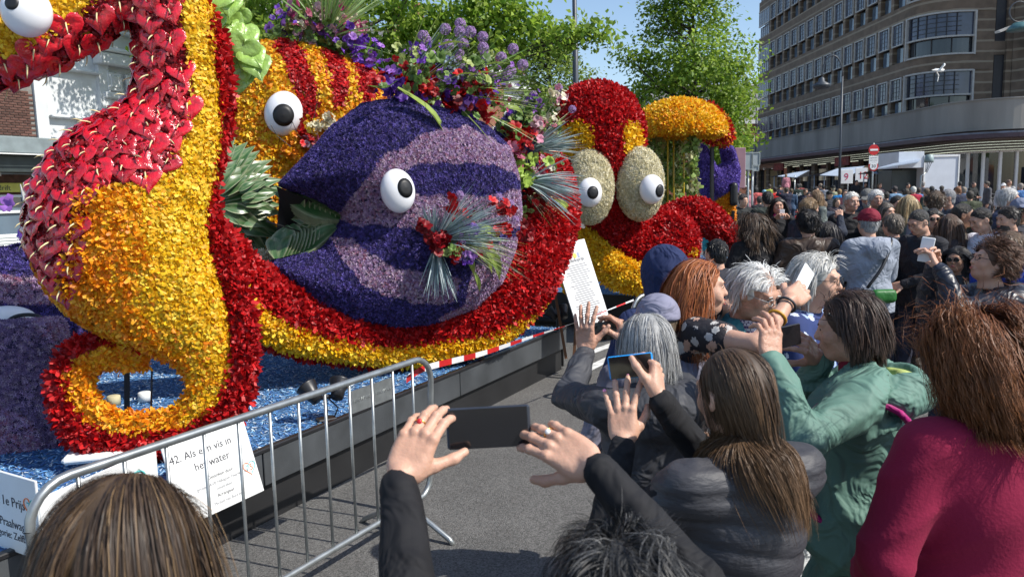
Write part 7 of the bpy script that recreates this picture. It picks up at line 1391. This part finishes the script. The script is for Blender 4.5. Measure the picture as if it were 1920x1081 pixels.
# K: lavender grey cap low between them
t, base, rz, H = near('short person in a lavender grey cap showing only its crown behind the grey bob', 1232, 612, 3.0, (-.1, 1)); o = build(H, 'pocket', (0, -.1, 0), .01); bd = pmeshes(t, o, m_skin, top=cloth((.2, .2, .26)), legs=cloth((.04, .04, .06))); capmesh(o['hc'], o['Rh'], o['k'], (.22, .22, .3), t)
v_ = hairvol('short', o['hc'], o['Rh'], o['k']); link('hair', mesh('hair', *v_, hairmat((.2, .15, .1)), True), t)
# ------------------------------------------------------------------ the crowd in the middle distance: own colours and hair, shared body forms
CACHE = {}
def mid(label, px, py, Y, face, top, hair, hs='short', legs=(.03, .035, .06), pose='down', hd=(0, 0, 0), H=None, skin=m_skin, det=1, glasses=None, beard=None, bulk=1.1, female=False, hem=.84, legk='trousers', topname='jacket', shoes=(.04, .035, .03), cap=None, hood=False, facef=None, smile=False, lean=0., leglen=.1, sleeve=1., step=.06, rough=.8):
    """px,py: head centre; Y: distance. Body forms of one pose are shared and scaled"""
    if 4.8 < Y < 14: Y = Y*1.13
    hc = at(px, py, Y); g = gz(Y); s = (hc[2]-g)/1.60 if H is None else H/1.72; s = min(max(s, .6), 1.16); rz = facing(*face)
    f = np.array([-math.sin(rz), math.cos(rz)]); off = (.045+lean*.65)*s; base = (hc[0]-f[0]*off, hc[1]-f[1]*off, hc[2]-1.60*s)
    if abs(base[2]-g) < .15: base = (base[0], base[1], g)
    t = thing('person', label, 'person', base, rz); t.scale = (s, s, s); hh = {2: .007, 1: .0095, 0: .017}[det]; q = {2: (.024, .015), 1: (.03, .021), 0: (.04, .032)}[det]
    key = (pose, hd, det, bulk, female, hem, legk, hood, smile, lean, leglen, sleeve, step)
    if key not in CACHE:
        o = build(1.72, pose, hd, hh, q[0], q[1], bulk, hem, sleeve=sleeve, legs=legk, step=step, smile=smile, female=female, lean=lean, folds=1.0, leglen=leglen, hood=hood, hand_h=.008 if det else .013); ms = {n: mesh(n, *o[n], None, True) for n in ('body', 'top', 'legs', 'shoes') if n in o}; CACHE[key] = (o, ms)
    o, ms = CACHE[key]; tn = {'top': topname, 'legs': 'trousers' if legk != 'skirt' else 'skirt'}
    for n, m_ in (('body', skin), ('top', cloth(top, rough)), ('legs', cloth(legs)), ('shoes', cloth(shoes, .6))):
        if n in ms:
            me = ms[n]
            if len(me.materials) == 0: me.materials.append(m_)
            ob_ = link(tn.get(n, n), me, t); ob_.material_slots[0].link = 'OBJECT'; ob_.material_slots[0].material = m_
            if n == 'body': bd = ob_
    hk = (hs, key[1], det, lean, 'h')
    if hk not in CACHE:
        v = hairvol(hs, o['hc'], o['Rh'], 1., .01 if det else .016); CACHE[hk] = mesh('hair', *v, None, True) if v else None
    me = CACHE[hk]
    if me:
        hm = hairmat(hair)
        if len(me.materials) == 0: me.materials.append(hm)
        ho = link('hair', me, t); ho.material_slots[0].link = 'OBJECT'; ho.material_slots[0].material = hm
    if det and not (cap and hs != 'short'):
        sk = (hs, key[1], lean, 's')
        if sk not in CACHE:
            a = dict(short=(.05, .25, .05, 0, .012, .05), buzz=(.014, .1, .3, 0, .004, .05), thin=(.05, .3, .05, 0, .012, .08), fluffy=(.075, .28, .14, .003, .02, .09), curly=(.07, .2, .2, .009, .022, .1), bob=(.18, .5, .05, 0, .02, .03), long=(.32, .5, .03, .002, .016, .03), tied=(.08, .3, 0, 0, .01, .03))[hs]
            CACHE[sk] = strands(None, o['hc'], o['Rh'], 1., 1000 if det else 700, a[0], ((.7,)*3, (1.,)*3, (1.35,)*3), a[1], curl=a[3], cf=60, wid=.004, thick=a[4], clumps=80, wild=a[5], seed=len(CACHE), lift=a[2], steps=8 if a[0] > .1 else 5, coll=[((0, -.0, 1.31), np.array([.19, .14, .15]))] if hs == 'long' else (), frontcut=.1 if hs == 'thin' else .5)
            CACHE[sk].materials.append(hairmat2(hair))
        so_ = link('strands', CACHE[sk], ho, kind='stuff'); so_.material_slots[0].link = 'OBJECT'; so_.material_slots[0].material = hairmat2(hair)
    if cap: capmesh(o['hc'], o['Rh'], 1., cap, t)
    if det: facebits(t, bd, o['hc'], o['Rh'], 1., glasses, smile, beard, brow=hairmat(hair))
    return t, o
def extra(t, name, S, m): v, q = S.mesh(); return link(name, mesh(name, v, q, m, True), t)
def carried(t, name, label, cat, V, Q, m):
    o = link(name, mesh(name, V, Q, m, True), loc=t.location); o.rotation_euler = t.rotation_euler; o.scale = t.scale; return tag(o, label, cat)
def topphone(t, o, label, m=m_blk, up=False, dy=.05):
    W = (o['arm']['L'][2]+o['arm']['R'][2])/2 if up is not None else o['arm']['R'][2]; q = link('phone', MB().bbox((0, 0, 0), (.07, .008, .14) if up else (.14, .008, .07), b=.003).mesh('phone', m)); s = t.scale[0]; p = Vector(t.location)+Matrix.Rotation(t.rotation_euler[2], 3, 'Z') @ Vector(tuple((W+np.array([0, dy, .06]))*s)); q.location = p; q.rotation_euler = t.rotation_euler; tag(q, label, 'phone'); return q
t, o = mid('woman with wavy dark brown hair in a long black coat near the yellow flower leg', 1413, 425, 6.6, (-.15, 1), (.01, .01, .012), (.07, .045, .03), 'long', pose='pocket', female=True, hem=.5, det=2, legs=(.02, .02, .02)); strands(t, o['hc'], o['Rh'], 1., 2200, .3, ((.07, .045, .03), (.04, .027, .02), (.16, .1, .06)), .3, curl=.012, cf=40, wid=.003, thick=.035, clumps=70, wild=.05, seed=31, lift=.08)
t, o = mid('man in a brown leather jacket with black wavy hair, back turned', 1515, 420, 6.5, (.15, 1), (.055, .035, .025), (.015, .013, .012), 'fluffy', pose='pocket', bulk=1.2, det=2, rough=.45); strands(t, o['hc'], o['Rh'], 1., 1800, .07, BLK, .2, curl=.008, cf=60, wid=.003, thick=.02, clumps=80, wild=.1, seed=32, lift=.2, name='curls')
mid('dark-haired woman in rust coloured shawl between the leather jacket and the maroon cap', 1553, 437, 7.0, (.5, 1), (.22, .06, .03), (.02, .015, .014), 'long', pose='waist', female=True)
t, o = mid('tall man in a maroon cap and pale grey hooded sweatshirt with bags slung across', 1627, 420, 6.3, (-.1, 1), (.27, .3, .36), (.3, .3, .3), 'short', legs=(.02, .022, .04), pose='waist', bulk=1.22, hood=True, det=2, cap=(.2, .012, .03))
S = SDF((-.2, -.35, .85), (.35, .1, 1.2), .014); S.box((.03, -.175, 1.0), (.11, .045, .06), rd=.04); carried(t, 'green_bag', 'bright green pouch bag on the back of the man in the maroon cap', 'bag', *S.mesh(), mat('bright_green_nylon', (.015, .14, .02), .5, .15, 6, bump=.4, bscale=20))
S = SDF((-.3, -.35, .8), (.1, .1, 1.2), .014); S.box((-.15, -.16, .98), (.1, .06, .08), rd=.04); bg_ = carried(t, 'shoulder_bag', 'black shoulder bag beside the green pouch on the grey sweatshirt', 'bag', *S.mesh(), cloth((.015, .015, .016), .6)); link('strap', MB().tube(smoothpath([(-.13, -.2, 1.08), (.0, -.19, 1.25), (.13, -.1, 1.44), (.16, .0, 1.48), (.1, .14, 1.4)], 4), .013, 6).mesh('strap', m_blk, True), bg_)
t, o = mid('woman in pale cropped trousers with a royal blue backpack and grey-brown bob', 1706, 462, 8.4, (.1, 1), (.02, .02, .025), (.2, .16, .12), 'bob', legs=(.5, .5, .54), pose='waist', female=True, det=2, leglen=.3, shoes=(.6, .6, .6), H=1.66)
S = SDF((-.22, -.45, .9), (.22, 0, 1.45), .016); S.box((-.02, -.24, 1.18), (.15, .09, .24), rd=.07); o_ = carried(t, 'backpack', 'royal blue backpack on the woman in pale cropped trousers', 'backpack', *S.mesh(), mat('royal_blue_nylon', (.01, .06, .28), .5, .15, 6, bump=.4, bscale=18)); b = MB(); [b.tube(smoothpath([(s*.1, -.17, 1.36), (s*.12, -.03, 1.5), (s*.13, .12, 1.36), (s*.15, .05, 1.1)], 4), .014, 6) for s in (-1, 1)]; link('strap', b.mesh('strap', cloth((.015, .03, .1)), True), o_)
mid('person with layered grey-brown hair and dark jacket right of the maroon cap', 1672, 424, 7.2, (-.4, 1), (.03, .035, .045), (.16, .13, .1), 'fluffy', pose='waist', female=True, hood=True)
mid('man with cropped dark hair and black-rimmed glasses bending his head', 1722, 418, 6.6, (-.8, -.25), (.02, .02, .024), (.05, .045, .04), 'buzz', pose='waist', hd=(.0, -.35, 0), glasses='dark', bulk=1.2, det=2)
mid('woman with sunglasses mostly hidden behind the man with black-rimmed glasses', 1750, 412, 7.6, (-.3, -1), (.06, .05, .05), (.02, .016, .014), 'long', glasses='sun', female=True)
t, o = mid('woman in black sunglasses with long straight black hair and dark grey dress', 1793, 487, 5.5, (-.75, -.7), (.035, .04, .042), (.012, .01, .01), 'long', pose='down', female=True, det=2, glasses='sun', skin=m_skind, topname='dress'); strands(t, o['hc'], o['Rh'], 1., 2600, .36, BLK, .45, wid=.0024, thick=.025, clumps=80, wild=.03, seed=33, coll=[((0, 0, 1.3), np.array([.19, .14, .15]))], frontcut=.5)
# U: short curly brown hair, looking up, phone
t, base, rz, H = near('woman with short curly brown hair and glasses tilting her head back', 1858, 494, 4.3, (-1, .06)); lw, rw = at(1762, 505, 4.3), at(1748, 500, 4.5)
A_ = armspec(base, rz, (lw, (0, -.6, -1), 'grip', None), (rw, (0, .6, -1), 'grip', None)); o = build(H, A_, (0, .3, 0), .0065, bh=.016, ch=.014, arms=True, hand_h=.005, bulk=1.25, female=True, hood=True, hem=.7, folds=1.3); bd = pmeshes(t, o, m_skin, top=mat('black_shell_jacket', (.015, .018, .03), .4, .2, 6, bump=.5, bscale=16), legs=cloth((.03, .035, .06))); facebits(t, bd, o['hc'], o['Rh'], o['k'], 'dark'); strands(t, o['hc'], o['Rh'], o['k'], 3800, .09, ((.12, .06, .035), (.2, .1, .06), (.07, .035, .02)), .12, curl=.011, cf=75, wid=.002, thick=.03, clumps=150, wild=.1, seed=34, lift=.25, frontcut=.6)
phone(at(1737, 468, 4.42), .072, .145, frame((-.6, -.75, .2), (0, 0, 1)) @ rotz(-.12), m_sw, 'white phone held upright by the curly-haired woman at the right', m_sw)
mid('man in a plain white t-shirt with cropped black hair, head bowed', 1838, 414, 6.7, (-.9, -.1), (.68, .68, .74), (.02, .017, .015), 'buzz', hd=(0, -.3, 0), pose='waist', bulk=1.12, det=2, topname='t_shirt')
mid('man in a beige striped jacket with blue sunglasses pushed up on his head', 1807, 405, 7.0, (.85, -.45), (.5, .46, .38), (.03, .025, .02), 'buzz', pose='down', det=2, skin=m_skind)
mid('bearded man with slicked dark hair in a navy jacket at the right edge', 1889, 412, 6.6, (-.95, -.1), (.02, .035, .09), (.03, .022, .018), 'short', beard=(.03, .022, .018), hd=(0, -.1, 0), det=2, bulk=1.2)
mid('man in sunglasses and a pale cap facing the camera at the far right edge', 1913, 396, 7.6, (-.2, -1), (.03, .03, .04), (.03, .02, .02), 'short', glasses='sun', cap=(.2, .22, .3), skin=m_skind)
mid('person with tousled brown hair in a royal blue jacket, back turned at the right edge', 1893, 466, 4.9, (.2, 1), (.012, .04, .27), (.13, .08, .045), 'fluffy', bulk=1.3, hood=True, det=2)
mid('tall man with windblown white hair and navy jacket above the cap at the right edge', 1893, 366, 8.6, (.7, -.6), (.05, .06, .11), (.55, .54, .52), 'fluffy', skin=m_skin2, det=2)
mid('man with thick curly brown hair and striped collar, back three-quarters turned', 1755, 380, 8.4, (.6, .8), (.25, .26, .3), (.1, .065, .04), 'curly', det=2)
mid('older man with receding grey hair and dark hooded jacket behind the curly-haired man', 1775, 366, 9.8, (-.9, .1), (.06, .075, .1), (.25, .25, .26), 'buzz', skin=m_skin2, hood=True)
mid('woman with long brown hair seen from behind between the beige jacket and the black jacket', 1779, 424, 6.9, (.1, 1), (.05, .04, .04), (.1, .055, .035), 'long', female=True)
mid('white-haired man in an open black jacket over a bright blue shirt, facing the camera', 1597, 376, 9.2, (.1, -1), (.012, .012, .014), (.62, .6, .56), 'thin', skin=m_skin2, det=2, smile=True, pose='down')
t, o = mid('woman with curly white hair and black jacket facing the camera beside the open black jacket', 1643, 372, 10.4, (-.1, -1), (.02, .022, .022), (.6, .6, .58), 'fluffy', skin=m_skin2, female=True)
mid('bearded man in a grey flat cap looking down left of the curly white-haired woman', 1626, 364, 11., (-.5, -.8), (.06, .075, .09), (.35, .34, .33), 'thin', beard=(.35, .34, .33), cap=(.16, .16, .15), hd=(0, -.3, 0))
t, o = mid('woman in dark clothes photographing straight towards the camera', 1683, 384, 10., (0, -1), (.05, .06, .055), (.03, .025, .02), 'tied', pose='phone', female=True); topphone(t, o, 'dark phone in front of the face of the woman photographing towards the camera')
mid('blonde woman with straight long hair seen from behind in the middle crowd', 1703, 384, 9.4, (.2, 1), (.1, .13, .12), (.45, .33, .17), 'long', female=True)
t, o = mid('smiling woman with a pink scarf taking a photo with a pale phone', 1459, 386, 10.6, (-.2, -1), (.012, .012, .014), (.02, .016, .014), 'long', pose='phone', female=True, smile=True); topphone(t, o, 'pale phone held upright by the woman with the pink scarf', m_sw, True); S = SDF((-.13, -.1, 1.36), (.13, .14, 1.52), .012); S.cone((0, 0, 1.41), (0, .01, 1.46), .085, .07).ell((0, .01, 1.51), (.055, .06, .045), None, .004, True); extra(t, 'pink_scarf', S, cloth((.5, .03, .15)))
mid('person in a dark green jacket with black hair walking away behind the pale barrier', 1439, 366, 12., (.05, 1), (.03, .04, .035), (.015, .014, .013), 'short', bulk=1.2)
t, o = mid('woman with sandy hair and a shiny patterned jacket carrying a white cloth bag', 1529, 362, 12., (-1, .1), (.12, .14, .13), (.28, .18, .1), 'bob', pose='waist', female=True, rough=.4); carried(t, 'tote_bag', 'white cloth bag hanging from the woman in the shiny patterned jacket', 'bag', *(lambda S: S.mesh())(SDF((.1, -.3, .6), (.4, .2, 1.2), .015).box((.26, -.05, .88), (.04, .13, .19), rd=.03)), cloth((.65, .62, .56)))
mid('man with tousled blond-brown hair reaching to the barrier behind the leather jacket', 1519, 392, 8.6, (.8, .3), (.02, .025, .04), (.25, .16, .08), 'fluffy', pose='one')
mid('woman with greying bob in a black top, third behind the maroon cap', 1663, 398, 9., (.3, -.9), (.02, .02, .02), (.12, .1, .08), 'bob', female=True)
t, o = mid('person with black hair raising a phone one-handed in front of the second float', 1342, 476, 5.0, (-.5, 1), (.03, .03, .04), (.012, .01, .01), 'short', pose='phone', hd=(0, 0, 0), H=1.55); topphone(t, o, 'phone held towards the yellow jellyfish by the black-haired person', m_blk)
mid('bald man in denim blue jacket seen between jellyfish garlands and violet creature', 1346, 388, 16.5, (.8, -.4), (.08, .12, .2), (.2, .18, .16), 'buzz', det=0)
mid('person in turquoise jacket below the violet flower creature', 1340, 412, 15.8, (.3, .9), (.06, .35, .36), (.1, .06, .03), 'short', det=0)
mid('dark-bearded man in black coat right of the yellow flower leg', 1394, 376, 16., (.3, -.9), (.02, .02, .022), (.03, .02, .02), 'short', det=0)
# ------------------------------------------------------------------ the far crowd before the shops
FAR = [ (1404, 352, 30, (.3, -1), (.4, .18, .22), (.1, .06, .04), 'long', (.03, .03, .04), 'down', 'woman in dusty pink at the left end of the far crowd, by the sign post'),
 (1417, 345, 31, (.1, 1), (.55, .12, .12), (.02, .02, .02), 'long', (.6, .58, .55), 'down', 'woman in coral red jacket and white trousers walking away'),
 (1433, 342, 30, (0, 1), (.3, .28, .22), (.4, .4, .38), 'short', (.25, .22, .18), 'down', 'man in khaki shirt and pale blue cap'),
 (1443, 342, 36, (.2, 1), (.35, .4, .08), (.05, .04, .03), 'short', (.03, .03, .03), 'down', 'steward in a yellow-green high visibility vest'),
 (1453, 344, 31, (-.3, 1), (.5, .02, .02), (.04, .03, .03), 'short', (.35, .02, .02), 'down', 'person dressed all in bright red beside the steward'),
 (1462, 345, 38, (.2, 1), (.03, .035, .06), (.03, .03, .03), 'short', (.03, .03, .05), 'down', 'person in navy just right of the person in bright red'),
 (1496, 349, 34, (.1, 1), (.02, .035, .03), (.03, .03, .03), 'short', (.02, .02, .03), 'down', 'person in a dark green jacket with white letters on the back'),
 (1511, 347, 29, (0, -1), (.03, .03, .05), (.12, .07, .04), 'curly', (.03, .03, .05), 'down', 'curly-haired woman in navy facing the camera before the left stall'),
 (1517, 357, 25, (-.3, -1), (.16, .17, .17), (.04, .03, .03), 'short', (.05, .05, .06), 'phone', 'young person in grey holding a camera, left of the sandy-haired woman'),
 (1531, 349, 28, (.2, -1), (.16, .35, .55), (.03, .02, .02), 'tied', (.1, .1, .1), 'down', 'woman in a light blue t-shirt before the gap between the stalls'),
 (1544, 340, 36, (.3, 1), (.2, .22, .26), (.02, .02, .02), 'short', (.04, .04, .06), 'down', 'person in slate blue at the middle stall'),
 (1556, 347, 24, (.3, -.9), (.02, .025, .035), (.05, .05, .05), 'cap', (.08, .1, .14), 'down', 'man in black cap, open black jacket and blue jeans'),
 (1562, 346, 30, (.1, 1), (.28, .3, .2), (.4, .35, .25), 'short', (.06, .1, .18), 'down', 'fair man in olive jacket behind the man in the black cap'),
 (1574, 350, 29, (.2, 1), (.02, .2, .5), (.3, .18, .08), 'curly', (.05, .06, .09), 'down', 'blond curly person with a bright blue top before the middle stall'),
 (1585, 362, 24, (-.4, -.8), (.4, .14, .15), (.08, .05, .04), 'bob', (.1, .1, .12), 'down', 'woman in rose pink below the 9 banner'),
 (1588, 372, 20, (-.5, -.8), (.45, .35, .28), (.6, .56, .45), 'bob', (.2, .2, .2), 'down', 'fair-haired woman in cream left of the open black jacket'),
 (1658, 372, 17, (.2, -.9), (.03, .03, .035), (.03, .03, .03), 'short', (.03, .03, .04), 'down', 'man with black hair behind the curly white-haired woman'),
 (1677, 352, 26, (-.2, 1), (.14, .24, .36), (.04, .03, .03), 'short', (.08, .1, .15), 'down', 'dark-haired person in a pale denim jacket at the flap stall'),
 (1700, 346, 27, (.3, 1), (.18, .28, .4), (.08, .06, .04), 'bob', (.05, .06, .09), 'down', 'person in sky blue before the trailer counter'),
 (1703, 340, 34, (.1, -1), (.02, .02, .022), (.02, .02, .02), 'short', (.03, .03, .03), 'phone', 'vendor in black beside the trailer counter'),
 (1713, 338, 25, (0, 1), (.35, .015, .04), (.7, .68, .62), 'short', (.3, .02, .03), 'down', 'white-haired woman in a long dark red coat before the trailer'),
 (1723, 338, 28, (.2, 1), (.08, .17, .35), (.06, .04, .03), 'short', (.06, .07, .1), 'down', 'man in mid blue shirt right of the dark red coat'),
 (1737, 346, 24, (-.3, .9), (.04, .055, .045), (.13, .09, .06), 'short', (.03, .03, .04), 'down', 'brown-haired man in dark green before the trailer panel'),
 (1747, 348, 26, (.2, 1), (.4, .06, .03), (.02, .02, .02), 'short', (.03, .05, .14), 'down', 'person with orange-red shoulders and navy trousers at the trailer corner'),
 (1780, 338, 26, (-.3, 1), (.015, .07, .45), (.4, .4, .4), 'short', (.05, .05, .08), 'down', 'grey-haired person in an electric blue jacket right of the trailer'),
 (1796, 342, 24, (-.3, 1), (.02, .025, .05), (.3, .13, .06), 'tied', (.03, .03, .04), 'down', 'ginger-haired person in navy beside the electric blue jacket'),
 (1800, 332, 34, (.2, 1), (.05, .05, .06), (.02, .02, .02), 'short', (.03, .03, .04), 'down', 'black-haired person in front of the blue window poster'),
 (1808, 338, 27, (.3, 1), (.1, .15, .24), (.3, .25, .2), 'curly', (.04, .05, .08), 'down', 'person with grey curls and denim jacket near the bicycles'),
 (1819, 350, 19, (.2, 1), (.06, .07, .04), (.05, .04, .03), 'short', (.03, .03, .03), 'down', 'person in a bulky olive coat in front of the bicycles'),
 (1827, 329, 34, (.3, -.9), (.02, .02, .022), (.1, .07, .06), 'buzz', (.03, .03, .04), 'waist', 'man with dark glasses in black holding a bicycle'),
 (1882, 333, 29, (-.7, -.7), (.55, .55, .56), (.5, .5, .5), 'cap', (.05, .05, .06), 'down', 'person in white jacket and white cap near the right shop pillars'),
 (1893, 330, 32, (.3, -.9), (.3, .24, .2), (.2, .13, .1), 'short', (.05, .05, .06), 'down', 'brown-haired person between the white jacket and the black jacket'),
 (1900, 332, 27, (.1, 1), (.015, .015, .018), (.45, .44, .43), 'short', (.03, .03, .04), 'down', 'grey-haired man in a black jacket by the right shop pillars'),
 (1914, 334, 27, (-.1, 1), (.06, .16, .38), (.35, .3, .25), 'short', (.1, .1, .12), 'down', 'person in denim blue at the far right below the parapet'),
 (1474, 350, 30, (0, 1), (.02, .022, .045), (.05, .04, .03), 'short', (.06, .08, .13), 'high', 'man in navy and blue jeans carrying a child on his shoulders'),
 (1484, 350, 31, (.5, 1), (.05, .09, .16), (.1, .07, .04), 'short', (.05, .07, .12), 'down', 'small figure in denim right of the man carrying a child'),
 (1470, 344, 40, (-.2, 1), (.14, .1, .09), (.3, .28, .26), 'short', (.03, .03, .03), 'down', 'person in taupe before the tan shop panel'),
 (1500, 342, 40, (.1, 1), (.2, .05, .05), (.05, .04, .03), 'bob', (.03, .03, .03), 'down', 'person in wine red under the left awning'),
 (1538, 343, 39, (-.4, 1), (.03, .03, .035), (.25, .2, .15), 'fluffy', (.03, .03, .03), 'down', 'fluffy-haired person in black between the two left stalls'),
 (1606, 345, 40, (.1, -1), (.03, .03, .035), (.03, .02, .02), 'short', (.03, .03, .03), 'down', 'vendor in black under the middle awning'),
 (1622, 345, 40, (.1, -1), (.12, .1, .09), (.03, .02, .02), 'tied', (.03, .03, .03), 'down', 'vendor in brown below the round 30 sign'),
 (1650, 347, 35, (.1, -1), (.09, .07, .08), (.15, .1, .05), 'bob', (.03, .03, .03), 'down', 'vendor behind the flap stall table'),
 (1731, 336, 33, (.4, 1), (.12, .12, .14), (.3, .28, .26), 'short', (.03, .03, .03), 'down', 'person in mid grey beside the short lantern mast'),
 (1766, 345, 30, (.4, 1), (.08, .03, .03), (.06, .05, .04), 'fluffy', (.03, .03, .03), 'down', 'person in plum before the lower edge of the trailer'),
 (1740, 358, 17, (-.4, .9), (.05, .06, .06), (.14, .1, .07), 'short', (.03, .03, .04), 'down', 'brown-haired person in charcoal in front of the trailer wheels'),
 (1662, 356, 22, (.2, 1), (.035, .04, .05), (.03, .025, .02), 'short', (.03, .03, .04), 'down', 'black-haired person in charcoal before the flap stall'),
 (1570, 362, 20, (.2, -1), (.05, .04, .05), (.06, .045, .03), 'bob', (.03, .03, .04), 'down', 'dark bobbed woman in aubergine left of the rose pink woman'),
 (1850, 342, 30, (-.9, .2), (.1, .1, .11), (.05, .04, .03), 'short', (.06, .07, .1), 'down', 'person in grey stooping behind the bicycles'),
 (1424, 352, 22, (.1, 1), (.03, .03, .035), (.04, .03, .03), 'short', (.03, .03, .04), 'down', 'person in black beneath the grey rear of the road signs'),
 (1378, 345, 30, (.2, -.8), (.25, .04, .06), (.05, .04, .03), 'bob', (.03, .03, .04), 'down', 'woman in crimson behind the pink back board'),
 (1386, 352, 24, (.4, -.7), (.08, .08, .09), (.04, .03, .02), 'short', (.03, .03, .04), 'down', 'man in grey between the pink back board and the sign posts'),
 (1545, 360, 18, (.2, 1), (.03, .04, .06), (.2, .13, .08), 'short', (.05, .06, .1), 'down', 'brown-haired man in blue-black crossing the square') ]
for i, (px, py, Y, fc, tc_, hc_, hs_, lc_, ps_, lb) in enumerate(FAR):
    t, o = mid(lb, px, py, Y, fc, tc_, hc_, hs_, legs=lc_, pose=ps_, det=0, H=1.72*(1+.04*math.sin(i*2.3)), cap=(.2, .4, .55) if 'pale blue cap' in lb else ((.02, .02, .02) if 'black cap' in lb else ((.6, .6, .6) if 'white cap' in lb else None)), bulk=1.15)
    # those seen only in part keep their feet on the square
    b0 = at(px, py, Y); t.location = (t.location[0], t.location[1], gz(Y)); t['group'] = 'crowd before the market stalls'
    if 'white letters' in lb: text('b&', .22, t, 'lettering', m_sw, np.column_stack([(1, 0, 0), (0, 0, 1), (0, -1, 0)]), np.array(t.location)+np.array([-.13, -.19, 1.2]))
    if lb.startswith('man in navy and blue'):
        c, oc = mid('small child in pink riding on the shoulders of the man in navy', px, py-14, Y, (0, 1), (.5, .2, .25), (.3, .2, .12), 'short', legs=(.6, .4, .35), det=0, H=.95, pose='down'); c.location = (t.location[0], t.location[1]+.06, gz(Y)+1.22)
red = at(1493, 378, 32); o = MB().bbox((0, 0, .25), (.55, .3, .5), b=.05).mesh('shopping_bag', m_red); o = tag(link('shopping_bag', o, loc=(red[0], 32, gz(32))), 'red shopping bag standing on the square below the dark green jacket', 'bag'); link('handle', MB().tube([(-.12, 0, .48), (-.1, 0, .66), (.1, 0, .66), (.12, 0, .48)], .015, 5).mesh('handle', m_red, True), o)
